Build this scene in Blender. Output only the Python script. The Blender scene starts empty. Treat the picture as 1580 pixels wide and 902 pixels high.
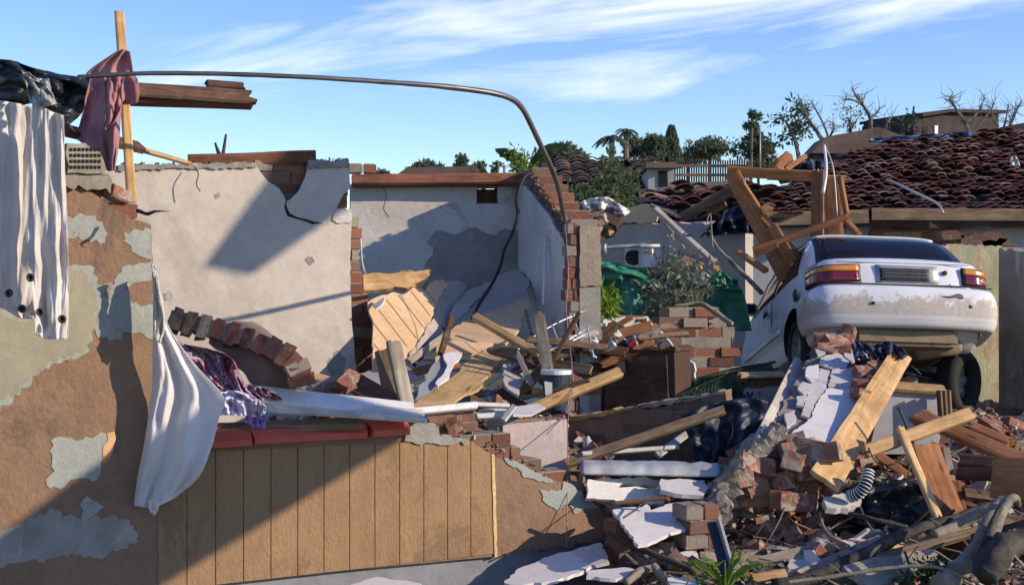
import bpy, bmesh, math, random
from mathutils import Vector, Matrix, noise
from mathutils.geometry import delaunay_2d_cdt
from math import radians, sin, cos, pi

# ------------------------------------------------------------------ camera, light, exposure
SC = bpy.context.scene
COL = SC.collection
F, CX, CY, CZ = 2194.4, 790.0, 451.0, 1.65      # focal length in photo pixels, eye height

cam_d = bpy.data.cameras.new('camera'); cam_d.lens = 50; cam_d.sensor_width = 36
cam_d.clip_start = 0.1; cam_d.clip_end = 3000
cam = bpy.data.objects.new('camera', cam_d); COL.objects.link(cam)
cam.location = (0, 0, CZ); cam.rotation_euler = (pi/2, 0, 0)
SC.camera = cam

SUN = Vector((0.88, -0.27, 0.34)).normalized()   # direction towards the sun
sl = bpy.data.lights.new('sun', 'SUN'); sl.energy = 4.35; sl.angle = radians(0.53); sl.color = (1.0, 0.87, 0.70)
so = bpy.data.objects.new('sun', sl); COL.objects.link(so)
so.rotation_euler = SUN.to_track_quat('Z', 'Y').to_euler(); so.location = (20, -10, 20)

W = bpy.data.worlds.new('World'); SC.world = W; W.use_nodes = True
nt = W.node_tree; nt.nodes.clear()
def N(nt, t, **kw):
    n = nt.nodes.new(t)
    for k, v in kw.items(): setattr(n, k, v)
    return n
out = N(nt, 'ShaderNodeOutputWorld'); bg = N(nt, 'ShaderNodeBackground'); bg.inputs[1].default_value = 0.142
sky = N(nt, 'ShaderNodeTexSky', sky_type='NISHITA', sun_disc=False)
sky.sun_elevation = math.asin(SUN.z); sky.sun_rotation = math.atan2(SUN.x, SUN.y)
sky.air_density = 1.0; sky.dust_density = 0.0; sky.ozone_density = 2.0; sky.altitude = 100
# thin cirrus: streaks in (azimuth, elevation) of the sky itself
tc = N(nt, 'ShaderNodeTexCoord'); sx = N(nt, 'ShaderNodeSeparateXYZ'); nt.links.new(tc.outputs['Generated'], sx.inputs[0])
def mth(nt, op, a, b=None, c=None, clamp=False):
    m = N(nt, 'ShaderNodeMath', operation=op); m.use_clamp = clamp
    for i, v in enumerate((a, b, c)):
        if v is None: continue
        if isinstance(v, (int, float)): m.inputs[i].default_value = v
        else: nt.links.new(v, m.inputs[i])
    return m.outputs[0]
az = mth(nt, 'ARCTAN2', sx.outputs[0], sx.outputs[1])
el = sx.outputs[2]
tilt = mth(nt, 'MULTIPLY_ADD', az, -0.12, el)     # streak lines rise gently to the right
cb = N(nt, 'ShaderNodeCombineXYZ'); nt.links.new(mth(nt, 'MULTIPLY', az, 3.2), cb.inputs[0]); nt.links.new(mth(nt, 'MULTIPLY', tilt, 24.0), cb.inputs[1])
cb.inputs[2].default_value = 3.7
nz = N(nt, 'ShaderNodeTexNoise'); nz.inputs['Scale'].default_value = 1.0; nz.inputs['Detail'].default_value = 7; nz.inputs['Roughness'].default_value = 0.56
nz.inputs['Distortion'].default_value = 0.5
nt.links.new(cb.outputs[0], nz.inputs['Vector'])
band = mth(nt, 'SUBTRACT', tilt, 0.176)
bandm = mth(nt, 'SUBTRACT', 1.0, mth(nt, 'ABSOLUTE', mth(nt, 'MULTIPLY', band, 13.5)), clamp=True)
right = mth(nt, 'MULTIPLY_ADD', az, 2.6, 0.74, clamp=True)
amt = mth(nt, 'MULTIPLY', bandm, right)
lo = mth(nt, 'MULTIPLY_ADD', amt, -0.26, 0.60)
cl = mth(nt, 'MULTIPLY', mth(nt, 'SUBTRACT', nz.outputs['Fac'], lo), 4.2, clamp=True)
clm = mth(nt, 'MULTIPLY', cl, 0.88)
mx = N(nt, 'ShaderNodeMix', data_type='RGBA'); nt.links.new(clm, mx.inputs[0])
hs = N(nt, 'ShaderNodeHueSaturation'); hs.inputs['Hue'].default_value = 0.522; hs.inputs['Saturation'].default_value = 1.22; hs.inputs['Value'].default_value = 1.35; nt.links.new(sky.outputs[0], hs.inputs['Color']); tn = N(nt, 'ShaderNodeMix', data_type='RGBA', blend_type='MULTIPLY'); tn.inputs[0].default_value = 1.0; tn.inputs[7].default_value = (0.74, 0.84, 0.97, 1); nt.links.new(hs.outputs[0], tn.inputs[6]); nt.links.new(tn.outputs[2], mx.inputs[6]); mx.inputs[7].default_value = (6.6, 7.2, 8.2, 1)
nt.links.new(mx.outputs[2], bg.inputs[0]); nt.links.new(bg.outputs[0], out.inputs[0])

SC.view_settings.view_transform = 'Standard'; SC.view_settings.look = 'None'
SC.view_settings.exposure = 0.30; SC.view_settings.gamma = 1.0; SC.view_settings.use_curve_mapping = False
SC.view_settings.use_white_balance = True; SC.view_settings.white_balance_temperature = 6950; SC.view_settings.white_balance_tint = 11
R = random.Random(11)

# ------------------------------------------------------------------ materials
def base_mat(name, rough=0.85, spec=0.3, metal=0.0):
    m = bpy.data.materials.new(name); m.use_nodes = True
    t = m.node_tree; b = t.nodes['Principled BSDF']
    b.inputs['Roughness'].default_value = rough; b.inputs['Metallic'].default_value = metal
    b.inputs['Specular IOR Level'].default_value = spec
    return m, t, b
def coords(t, scale=(1, 1, 1), rot=(0, 0, 0), rnd=True):
    tc = N(t, 'ShaderNodeTexCoord'); mp = N(t, 'ShaderNodeMapping')
    mp.inputs['Scale'].default_value = scale; mp.inputs['Rotation'].default_value = rot
    t.links.new(tc.outputs['Object'], mp.inputs[0])
    if rnd:
        oi = N(t, 'ShaderNodeObjectInfo'); ml = mth(t, 'MULTIPLY', oi.outputs['Random'], 37.0)
        cbn = N(t, 'ShaderNodeCombineXYZ')
        for i in range(3): t.links.new(ml, cbn.inputs[i])
        t.links.new(cbn.outputs[0], mp.inputs['Location'])
    return mp.outputs[0]
def noise_n(t, vec, scale, detail=6, rough=0.6, dist=0.0):
    n = N(t, 'ShaderNodeTexNoise'); n.inputs['Scale'].default_value = scale; n.inputs['Detail'].default_value = detail
    n.inputs['Roughness'].default_value = rough; n.inputs['Distortion'].default_value = dist
    t.links.new(vec, n.inputs['Vector']); return n.outputs['Fac']
def ramp(t, fac, stops):
    r = N(t, 'ShaderNodeValToRGB'); e = r.color_ramp.elements
    while len(e) < len(stops): e.new(0.5)
    for i, (p, c) in enumerate(stops):
        e[i].position = p; e[i].color = (*c, 1) if len(c) == 3 else c
    t.links.new(fac, r.inputs[0]); return r.outputs[0]
def mixc(t, fac, a, b, mode='MIX'):
    m = N(t, 'ShaderNodeMix', data_type='RGBA', blend_type=mode)
    for i, v in ((0, fac), (6, a), (7, b)):
        if isinstance(v, (int, float)): m.inputs[i].default_value = v
        elif isinstance(v, tuple): m.inputs[i].default_value = (*v, 1)
        else: t.links.new(v, m.inputs[i])
    return m.outputs[2]
def bump(t, b, h, dist=0.01, strength=0.6):
    bp = N(t, 'ShaderNodeBump'); bp.inputs['Strength'].default_value = strength; bp.inputs['Distance'].default_value = dist
    t.links.new(h, bp.inputs['Height']); t.links.new(bp.outputs[0], b.inputs['Normal'])
MATS = {}
def M_two(name, c1, c2, c3=None, scale=4, rough=0.85, bs=30, bd=0.006, spec=0.25, metal=0, stretch=(1, 1, 1), detail=8, bstr=0.6, thr=0.56, s3=0.55):
    """mottled surface: large tone drift c1-c2, fine grain, optional stains c3"""
    m, t, b = base_mat(name, rough, spec, metal)
    v = coords(t, stretch)
    n1 = noise_n(t, v, scale, detail, 0.62, 0.3); col = ramp(t, n1, [(0.32, c1), (0.68, c2)])
    n2 = noise_n(t, v, scale*9, 4, 0.7)
    if c3:
        n3 = noise_n(t, v, scale*s3, 9, 0.72, 0.8)
        f = ramp(t, n3, [(thr, (0, 0, 0)), (thr+.08, (1, 1, 1))]); col = mixc(t, f, col, c3)
    g = ramp(t, n2, [(0.25, (0.72, 0.72, 0.72)), (0.75, (1.15, 1.15, 1.15))]); col = mixc(t, 0.55, col, g, 'MULTIPLY')
    t.links.new(col, b.inputs['Base Color'])
    h = noise_n(t, v, bs, 8, 0.7); h2 = noise_n(t, v, bs*0.18, 5, 0.6)
    bump(t, b, mth(t, 'MULTIPLY_ADD', h2, 1.5, h), bd, bstr)
    MATS[name] = m; return m
def M_wood(name, c1, c2, c3, gs=16, rough=0.75):
    m, t, b = base_mat(name, rough, 0.25)
    v = coords(t, (1.2, gs, gs))
    n1 = noise_n(t, v, 2.2, 7, 0.6, 1.2); col = ramp(t, n1, [(0.3, c1), (0.5, c2), (0.7, c3)])
    v2 = coords(t, (1, 1, 1)); n2 = noise_n(t, v2, 3.5, 6, 0.65, 0.5)
    st = ramp(t, n2, [(0.35, (0.55, 0.5, 0.46)), (0.6, (1.05, 1.05, 1.05))]); col = mixc(t, 0.75, col, st, 'MULTIPLY')
    v3 = coords(t, (1.5, 5, 5)); vo = N(t, 'ShaderNodeTexVoronoi'); vo.inputs['Scale'].default_value = 1.6; t.links.new(v3, vo.inputs['Vector'])
    kn = ramp(t, vo.outputs['Distance'], [(0.05, (0.35, 0.25, 0.18)), (0.14, (1, 1, 1))]); col = mixc(t, 0.8, col, kn, 'MULTIPLY')
    oi = N(t, 'ShaderNodeObjectInfo'); vr = ramp(t, oi.outputs['Random'], [(0.0, (0.62, 0.60, 0.60)), (0.5, (0.92, 0.88, 0.84)), (1.0, (1.08, 1.05, 1.0))]); col = mixc(t, 1.0, col, vr, 'MULTIPLY')
    nd = noise_n(t, v2, 9, 7, 0.75, 0.4); col = mixc(t, mth(t, 'MULTIPLY', mth(t, 'SUBTRACT', nd, 0.55, clamp=True), 2.6, clamp=True), col, (0.25, 0.215, 0.18))
    t.links.new(col, b.inputs['Base Color']); bump(t, b, n1, 0.004, 0.8)
    MATS[name] = m; return m
def M_flat(name, c, rough=0.5, spec=0.5, metal=0, bd=0.0, bs=30, coat=0):
    m, t, b = base_mat(name, rough, spec, metal)
    v = coords(t); n1 = noise_n(t, v, 3, 6, 0.65); c2 = tuple(x*0.68 for x in c)
    t.links.new(ramp(t, n1, [(0.3, c2), (0.62, c)]), b.inputs['Base Color'])
    if coat: b.inputs['Coat Weight'].default_value = coat; b.inputs['Coat Roughness'].default_value = 0.1
    if bd: bump(t, b, noise_n(t, v, bs, 5, 0.6), bd, 0.6)
    MATS[name] = m; return m
def M_brick(name, c1, c2, mortar, sc=1.0, dark=1.0):
    """brick courses in object X+Y / Z, for walls whose bricks are in the surface"""
    m, t, b = base_mat(name, 0.92, 0.15)
    tc = N(t, 'ShaderNodeTexCoord'); s = N(t, 'ShaderNodeSeparateXYZ'); t.links.new(tc.outputs['Object'], s.inputs[0])
    c = N(t, 'ShaderNodeCombineXYZ'); t.links.new(mth(t, 'ADD', s.outputs[0], s.outputs[1]), c.inputs[0]); t.links.new(s.outputs[2], c.inputs[1])
    br = N(t, 'ShaderNodeTexBrick'); t.links.new(c.outputs[0], br.inputs['Vector'])
    br.inputs['Scale'].default_value = 1.0; br.inputs['Brick Width'].default_value = 0.23*sc; br.inputs['Row Height'].default_value = 0.086*sc
    br.inputs['Mortar Size'].default_value = 0.006; br.inputs['Mortar Smooth'].default_value = 0.3
    br.inputs['Color1'].default_value = (*c1, 1); br.inputs['Color2'].default_value = (*c2, 1); br.inputs['Mortar'].default_value = (*mortar, 1)
    n1 = noise_n(t, tc.outputs['Object'], 12, 7, 0.7)
    col = mixc(t, 0.8, br.outputs['Color'], ramp(t, n1, [(0.3, (0.6, 0.58, 0.56)), (0.7, (1.15, 1.12, 1.1))]), 'MULTIPLY')
    t.links.new(col, b.inputs['Base Color'])
    bump(t, b, mth(t, 'MULTIPLY_ADD', br.outputs['Fac'], -1.0, mth(t, 'MULTIPLY', n1, 0.6)), 0.008, 0.8)
    MATS[name] = m; return m

# surface colours (linear); haze is put into the distant leaf colour
M_two('brown_paint', (0.21, 0.127, 0.080), (0.275, 0.168, 0.107), (0.15, 0.098, 0.07), scale=2.6, bs=24, bd=0.022, stretch=(1.1, 1.1, .9), rough=0.8)
M_two('panel_paint', (0.27, 0.165, 0.088), (0.33, 0.205, 0.112), (0.23, 0.14, 0.08), scale=3, bs=44, bd=0.014, stretch=(1.5, 1, 0.9))
M_two('old_paint', (0.27, 0.295, 0.275), (0.34, 0.35, 0.31), (0.27, 0.17, 0.105), scale=5, bs=40, bd=0.010, thr=0.57, s3=1.6)
M_two('olive_paint', (0.26, 0.235, 0.17), (0.32, 0.30, 0.22), (0.26, 0.28, 0.24), scale=3, bs=40, bd=0.004)
M_two('cement', (0.21, 0.195, 0.175), (0.33, 0.31, 0.28), (0.44, 0.42, 0.39), scale=6, bs=35, bd=0.012)
M_two('pale_render', (0.46, 0.44, 0.42), (0.58, 0.56, 0.53), None, scale=6, bs=35, bd=0.006)
M_two('cream_plaster', (0.47, 0.415, 0.355), (0.54, 0.48, 0.41), (0.42, 0.37, 0.315), scale=0.9, bs=9, bd=0.008, rough=0.7)
M_two('white_plaster', (0.46, 0.43, 0.39), (0.60, 0.57, 0.53), (0.33, 0.31, 0.29), scale=2.4, bs=14, bd=0.012)
M_two('grey_mottled', (0.21, 0.20, 0.185), (0.31, 0.295, 0.275), (0.42, 0.40, 0.37), scale=2.6, bs=14, bd=0.012)
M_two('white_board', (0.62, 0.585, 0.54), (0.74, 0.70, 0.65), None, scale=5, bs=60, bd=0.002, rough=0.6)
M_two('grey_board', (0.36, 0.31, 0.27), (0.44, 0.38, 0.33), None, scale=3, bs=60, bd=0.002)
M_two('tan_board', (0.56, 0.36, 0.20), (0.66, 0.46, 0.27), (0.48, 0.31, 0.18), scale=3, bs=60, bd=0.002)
M_two('pink_plaster', (0.46, 0.36, 0.34), (0.54, 0.44, 0.42), (0.42, 0.36, 0.35), scale=4, bs=30, bd=0.005)
M_two('mould_green', (0.21, 0.22, 0.13), (0.37, 0.34, 0.24), (0.28, 0.20, 0.12), scale=3, bs=25, bd=0.016, stretch=(1.4, 1, 0.6), thr=.53, s3=1.0)
M_two('stained_wall', (0.22, 0.18, 0.14), (0.32, 0.27, 0.21), (0.38, 0.36, 0.33), scale=2.2, bs=16, bd=0.02)
M_two('beige_wall', (0.36, 0.32, 0.27), (0.44, 0.40, 0.34), None, scale=2, bs=20, bd=0.004)
M_two('grey_wall', (0.30, 0.30, 0.31), (0.38, 0.38, 0.40), None, scale=2, bs=20, bd=0.004)
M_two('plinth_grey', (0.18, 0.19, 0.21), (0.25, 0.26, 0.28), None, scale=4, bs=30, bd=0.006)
M_two('red_sill', (0.42, 0.06, 0.035), (0.52, 0.09, 0.055), (0.34, 0.06, 0.04), scale=4, bs=40, bd=0.002, rough=0.6, spec=0.4)
M_two('brick_red', (0.19, 0.075, 0.05), (0.31, 0.125, 0.08), (0.34, 0.28, 0.23), scale=7, bs=50, bd=0.008, thr=.50, s3=1.2)
M_two('brick_brown', (0.19, 0.10, 0.07), (0.29, 0.16, 0.11), (0.33, 0.29, 0.24), scale=7, bs=50, bd=0.008, thr=.50, s3=1.2)
M_two('mortar', (0.20, 0.17, 0.14), (0.31, 0.27, 0.225), None, scale=9, bs=50, bd=0.008)
M_brick('brick_wall', (0.25, 0.105, 0.07), (0.33, 0.14, 0.095), (0.28, 0.24, 0.20))
M_brick('brick_wall_brown', (0.17, 0.095, 0.07), (0.25, 0.14, 0.10), (0.22, 0.19, 0.16))
M_wood('pine', (0.40, 0.23, 0.10), (0.56, 0.36, 0.17), (0.64, 0.44, 0.23))
M_wood('pine_bright', (0.55, 0.35, 0.16), (0.68, 0.47, 0.24), (0.74, 0.54, 0.30))
M_wood('rust_timber', (0.27, 0.11, 0.045), (0.38, 0.17, 0.07), (0.46, 0.22, 0.10))
M_wood('old_timber', (0.14, 0.095, 0.06), (0.24, 0.17, 0.11), (0.33, 0.25, 0.17))
M_wood('dark_timber', (0.06, 0.035, 0.024), (0.11, 0.06, 0.04), (0.18, 0.095, 0.06))
M_wood('grey_timber', (0.20, 0.17, 0.14), (0.33, 0.29, 0.24), (0.42, 0.38, 0.32))
M_wood('red_timber', (0.15, 0.055, 0.035), (0.24, 0.10, 0.06), (0.30, 0.14, 0.09))
M_wood('white_timber', (0.55, 0.50, 0.42), (0.70, 0.66, 0.56), (0.76, 0.72, 0.62))
M_two('bark_dark', (0.035, 0.030, 0.026), (0.085, 0.075, 0.062), (0.12, 0.11, 0.085), scale=9, bs=30, bd=0.02, stretch=(1, 1, 1))
M_two('bark_pale', (0.17, 0.145, 0.10), (0.33, 0.30, 0.23), (0.10, 0.085, 0.065), scale=7, bs=25, bd=0.02)
M_two('bark_far', (0.10, 0.085, 0.07), (0.20, 0.17, 0.14), None, scale=3, bs=10, bd=0.02)
M_two('soil', (0.10, 0.075, 0.055), (0.19, 0.145, 0.11), (0.24, 0.13, 0.09), scale=5, bs=30, bd=0.03)
M_two('grass_ground', (0.06, 0.075, 0.03), (0.15, 0.13, 0.07), None, scale=0.6, bs=9, bd=0.04)
M_two('roof_tile_red', (0.17, 0.052, 0.045), (0.29, 0.10, 0.085), (0.12, 0.05, 0.045), scale=3.5, bs=20, bd=0.01)
M_two('roof_under', (0.035, 0.028, 0.028), (0.07, 0.05, 0.045), None, scale=3, bs=20, bd=0.02)
M_two('roof_tile_brown', (0.12, 0.078, 0.062), (0.19, 0.13, 0.105), (0.10, 0.07, 0.06), scale=2, bs=20, bd=0.01)
M_two('chalk_debris', (0.42, 0.39, 0.35), (0.6, 0.57, 0.53), None, scale=6, bs=40, bd=0.01)
M_flat('black_plastic', (0.022, 0.024, 0.030), 0.42, 0.4, bd=0.006, bs=5)
M_flat('navy_plastic', (0.025, 0.034, 0.062), 0.5, 0.35, bd=0.006, bs=6)
M_flat('dark_metal', (0.05, 0.05, 0.055), 0.5, 0.5)
M_flat('pipe_metal', (0.15, 0.14, 0.135), 0.42, 0.5, 0.55)
M_flat('galv_metal', (0.44, 0.45, 0.44), 0.5, 0.5, 0.35, bd=0.01, bs=6)
M_flat('white_paint', (0.74, 0.74, 0.75), 0.35, 0.5)
M_flat('rod_metal', (0.42, 0.43, 0.46), 0.35, 0.5, 0.4)
M_flat('green_tarp', (0.05, 0.27, 0.17), 0.45, 0.4, bd=0.03, bs=6)
M_flat('rubber', (0.022, 0.022, 0.022), 0.8, 0.3, bd=0.004, bs=60)
M_flat('cord_pink', (0.40, 0.19, 0.17), 0.6, 0.3)
M_flat('cable_black', (0.02, 0.018, 0.018), 0.6, 0.3)
M_flat('dark_void', (0.018, 0.017, 0.018), 0.8, 0.2)
M_flat('blue_plastic', (0.03, 0.09, 0.26), 0.4, 0.5)
M_flat('cabinet_brown', (0.085, 0.045, 0.032), 0.6, 0.3)

def M_cloth(name, c1, c2, rough=0.9, trans=0.0, stripes=None, floral=None, bs=120):
    m, t, b = base_mat(name, rough, 0.1)
    b.inputs['Sheen Weight'].default_value = 0.142
    v = coords(t, rnd=False)
    col = ramp(t, noise_n(t, v, 5, 6, 0.6), [(0.3, c1), (0.7, c2)])
    if floral:
        n = noise_n(t, v, 26, 3, 0.6, 2.2)
        f = ramp(t, n, [(0.44, (0, 0, 0)), (0.47, (1, 1, 1)), (0.56, (1, 1, 1)), (0.60, (0, 0, 0))])
        col = mixc(t, f, col, floral)
        n = noise_n(t, v, 11, 2, 0.5, 1.0); f = ramp(t, n, [(0.56, (0, 0, 0)), (0.60, (1, 1, 1))]); col = mixc(t, f, col, stripes)
    t.links.new(col, b.inputs['Base Color'])
    bump(t, b, noise_n(t, v, bs, 3, 0.6), 0.002, 0.5)
    if trans:
        tl = N(t, 'ShaderNodeBsdfTranslucent'); t.links.new(col, tl.inputs['Color'])
        ms = N(t, 'ShaderNodeMixShader'); ms.inputs[0].default_value = trans
        t.links.new(b.outputs[0], ms.inputs[1]); t.links.new(tl.outputs[0], ms.inputs[2])
        t.links.new(ms.outputs[0], t.nodes['Material Output'].inputs[0])
    MATS[name] = m; return m
M_cloth('sheer_white', (0.80, 0.77, 0.76), (0.88, 0.86, 0.85), trans=0.42)
M_cloth('curtain_cotton', (0.62, 0.58, 0.55), (0.78, 0.74, 0.71), trans=0.3, bs=60)
M_cloth('pink_fabric', (0.38, 0.175, 0.19), (0.46, 0.22, 0.235), trans=0.12)
M_cloth('floral_fabric', (0.48, 0.36, 0.42), (0.60, 0.46, 0.52), stripes=(0.30, 0.035, 0.07), floral=(0.12, 0.025, 0.09))
M_cloth('lilac_fabric', (0.50, 0.46, 0.62), (0.66, 0.62, 0.74))
M_cloth('purple_fabric', (0.30, 0.16, 0.38), (0.42, 0.24, 0.5))
M_cloth('brown_fabric', (0.155, 0.115, 0.09), (0.20, 0.15, 0.12))
M_cloth('navy_fabric', (0.02, 0.022, 0.06), (0.05, 0.05, 0.11))
M_cloth('dirty_white_fabric', (0.50, 0.47, 0.44), (0.68, 0.66, 0.64))

def M_leaf(name, c1, c2, trans=0.35):
    m, t, b = base_mat(name, 0.55, 0.3)
    g = N(t, 'ShaderNodeNewGeometry'); col = ramp(t, g.outputs['Random Per Island'], [(0.0, c1), (1.0, c2)])
    t.links.new(col, b.inputs['Base Color'])
    tl = N(t, 'ShaderNodeBsdfTranslucent'); t.links.new(col, tl.inputs['Color'])
    ms = N(t, 'ShaderNodeMixShader'); ms.inputs[0].default_value = trans
    t.links.new(b.outputs[0], ms.inputs[1]); t.links.new(tl.outputs[0], ms.inputs[2])
    t.links.new(ms.outputs[0], t.nodes['Material Output'].inputs[0])
    MATS[name] = m
M_leaf('leaf_dark', (0.030, 0.055, 0.022), (0.085, 0.12, 0.05))
M_leaf('leaf_mid', (0.05, 0.085, 0.03), (0.13, 0.17, 0.07))
M_leaf('leaf_bright', (0.10, 0.20, 0.03), (0.24, 0.36, 0.06))
M_leaf('leaf_dry', (0.12, 0.13, 0.09), (0.30, 0.30, 0.21))
M_leaf('leaf_palm', (0.025, 0.055, 0.028), (0.06, 0.10, 0.045))
M_leaf('leaf_hazed', (0.08, 0.11, 0.07), (0.17, 0.20, 0.13))  # paler than near leaves: air haze put into the colour

def M_island(name, cols, rough=0.9):
    m, t, b = base_mat(name, rough, 0.2)
    g = N(t, 'ShaderNodeNewGeometry'); n = len(cols)
    r = N(t, 'ShaderNodeValToRGB'); r.color_ramp.interpolation = 'CONSTANT'; e = r.color_ramp.elements
    while len(e) < n: e.new(0.5)
    for i, c in enumerate(cols): e[i].position = i/n; e[i].color = (*c, 1)
    t.links.new(g.outputs['Random Per Island'], r.inputs[0])
    v = coords(t, rnd=False); n2 = noise_n(t, v, 45, 5, 0.7)
    col = mixc(t, 0.7, r.outputs[0], ramp(t, n2, [(0.3, (0.6, 0.6, 0.6)), (0.7, (1.2, 1.2, 1.2))]), 'MULTIPLY')
    t.links.new(col, b.inputs['Base Color']); bump(t, b, n2, 0.006, 0.7)
    MATS[name] = m
M_island('debris_mix', [(0.10, 0.06, 0.045), (0.26, 0.11, 0.075), (0.36, 0.33, 0.29), (0.16, 0.12, 0.09), (0.52, 0.49, 0.45),
                        (0.30, 0.14, 0.09), (0.22, 0.18, 0.14), (0.33, 0.22, 0.12), (0.07, 0.055, 0.05), (0.20, 0.09, 0.06)])
M_island('brick_mix', [(0.15, 0.062, 0.045), (0.20, 0.083, 0.056), (0.12, 0.058, 0.046), (0.24, 0.105, 0.068), (0.19, 0.11, 0.08), (0.15, 0.10, 0.078), (0.27, 0.22, 0.18)])
M_island('tile_mix', [(0.19, 0.075, 0.066), (0.26, 0.11, 0.095), (0.14, 0.06, 0.056), (0.33, 0.19, 0.17), (0.17, 0.07, 0.064), (0.44, 0.34, 0.31), (0.10, 0.055, 0.052), (0.28, 0.15, 0.135)])
M_island('tile_mix_brown', [(0.13, 0.085, 0.07), (0.17, 0.115, 0.09), (0.11, 0.07, 0.06), (0.22, 0.15, 0.13), (0.15, 0.09, 0.075)])

# ------------------------------------------------------------------ helpers
def P(px, py, Y): return Vector(((px-CX)/F*Y, Y, CZ-(py-CY)/F*Y))
def tag(o, label=None, cat=None, group=None, kind=None):
    if label: o['label'] = label
    if cat: o['category'] = cat
    if group: o['group'] = group
    if kind: o['kind'] = kind
    return o
def link(name, me, mat=None, parent=None, smooth=False, mw=None):
    o = bpy.data.objects.new(name, me); COL.objects.link(o)
    if mat is not None:
        for x in (mat if isinstance(mat, (list, tuple)) else [mat]): me.materials.append(MATS[x])
    if smooth:
        for p in me.polygons: p.use_smooth = True
    if mw is not None: o.matrix_world = mw
    if parent is not None:
        o.parent = parent
        o.matrix_parent_inverse = root_m(parent).inverted()
    return o
def root_m(o):
    m = o.matrix_basis.copy()
    if o.parent: m = root_m(o.parent) @ o.matrix_parent_inverse @ m
    return m
def from_bm(name, bm, mat, parent=None, smooth=False, mw=None):
    bmesh.ops.recalc_face_normals(bm, faces=bm.faces)
    me = bpy.data.meshes.new(name); bm.to_mesh(me); bm.free()
    return link(name, me, mat, parent, smooth, mw)
def empty(name, loc, label=None, cat=None, group=None, mw=None):
    o = bpy.data.objects.new(name, None); COL.objects.link(o); o.empty_display_size = 0.2
    if mw is not None: o.matrix_world = mw
    else: o.location = loc
    return tag(o, label, cat, group)

class Pl:
    """a plane in the world with its own frame: x along, z up the plane, y away from the eye"""
    def __init__(s, o, x, z=Vector((0, 0, 1))):
        s.o = o.copy(); s.x = x.normalized(); s.y = z.cross(s.x).normalized()
        if s.y.dot(o-Vector((0, 0, CZ))) < 0: s.y = -s.y
        s.z = s.x.cross(s.y).normalized()
        if s.z.z < 0: s.z = -s.z; s.x = -s.x
        s.x = s.y.cross(s.z).normalized()
        s.m = Matrix((( s.x.x, s.y.x, s.z.x, s.o.x), (s.x.y, s.y.y, s.z.y, s.o.y), (s.x.z, s.y.z, s.z.z, s.o.z), (0, 0, 0, 1)))
        s.mi = s.m.inverted()
    def hit(s, px, py, off=0.0):
        d = Vector(((px-CX)/F, 1, -(py-CY)/F)); e = Vector((0, 0, CZ))
        o = s.o + s.y*off
        return e + d*((o-e).dot(s.y)/d.dot(s.y))
    def loc(s, px, py):
        v = s.mi @ s.hit(px, py); return (v.x, v.z)
def VP(pa, Ya, pb, Yb):
    a = P(pa, CY, Ya); b = P(pb, CY, Yb); return Pl(a, b-a)
def GP(a, b, c):
    A, B, C = P(*a), P(*b), P(*c); n = (B-A).cross(C-A).normalized()
    x = (B-A).normalized(); z = n.cross(x)
    return Pl(A, x, z if abs(z.z) > 1e-3 else z)
def ragged(pts, amp, seg, rr):
    """pts: (x,z[,r]) -- r scales the raggedness of the edge that starts there"""
    o = []; n = len(pts)
    for i in range(n):
        a, b = pts[i], pts[(i+1) % n]; r = (a[2] if len(a) > 2 else 1.0)*amp
        dx, dz = b[0]-a[0], b[1]-a[1]; L = math.hypot(dx, dz)
        k = max(1, int(L/seg)) if r > 0 else 1
        for j in range(k):
            t = (j + (rr.uniform(-.3, .3) if j else 0))/k; d = 0 if j == 0 else rr.uniform(-r, r)
            o.append((a[0]+dx*t - dz/L*d, a[1]+dz*t + dx/L*d) if L > 0 else (a[0], a[1]))
    return o
def area2(p): return sum(p[i][0]*p[(i+1) % len(p)][1]-p[(i+1) % len(p)][0]*p[i][1] for i in range(len(p)))/2
def slab(name, mat, pts, pl, th, off=0.0, amp=0.0, seg=0.04, parent=None, side=None, seed=1, relief=0.0):
    """outline given in picture coordinates on plane pl; a solid th thick behind its front face"""
    rr = random.Random(seed*7919+len(pts))
    q = []
    for p in pts:
        x, z = pl.loc(p[0], p[1]); q.append((x, z) + tuple(p[2:]))
    if area2([(a[0], a[1]) for a in q]) < 0:
        q2 = [(a[0], a[1]) for a in q][::-1]; rs = [(a[2] if len(a) > 2 else 1.0) for a in q][::-1]
        rs = rs[1:]+rs[:1]; q = [(a[0], a[1], r) for a, r in zip(q2, rs)]
    if amp: q = ragged(q, amp, seg, rr)
    cx = sum(a[0] for a in q)/len(q); cz = sum(a[1] for a in q)/len(q)
    bm = bmesh.new()
    vv, _, tri, *_r = delaunay_2d_cdt([Vector((a[0]-cx, a[1]-cz)) for a in q], [], [list(range(len(q)))], 1, 1e-5)
    f = [bm.verts.new((v.x, off, v.y)) for v in vv]; bk = [bm.verts.new((v.x, off+th, v.y)) for v in vv]; ec = {}
    for t3 in tri:
        bm.faces.new([f[i] for i in t3]); bm.faces.new([bk[i] for i in t3[::-1]])
        for i in range(len(t3)):
            e = (t3[i], t3[(i+1) % len(t3)]); k = (min(e), max(e)); ec[k] = ec.get(k, 0)+1
    for (i, j), c in ec.items():
        if c == 1:
            s = bm.faces.new((f[i], f[j], bk[j], bk[i]))
            if side: s.material_index = 1
    bmesh.ops.delete(bm, geom=[v for v in bm.verts if not v.link_faces], context='VERTS')
    mw = pl.m @ Matrix.Translation((cx, 0, cz))
    return from_bm(name, bm, [mat, side] if side else mat, parent, mw=mw)
def inside(x, z, poly):
    c = False; n = len(poly)
    for i in range(n):
        (x1, z1), (x2, z2) = poly[i], poly[i-1]
        if (z1 > z) != (z2 > z) and x < (x2-x1)*(z-z1)/(z2-z1)+x1: c = not c
    return c
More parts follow.
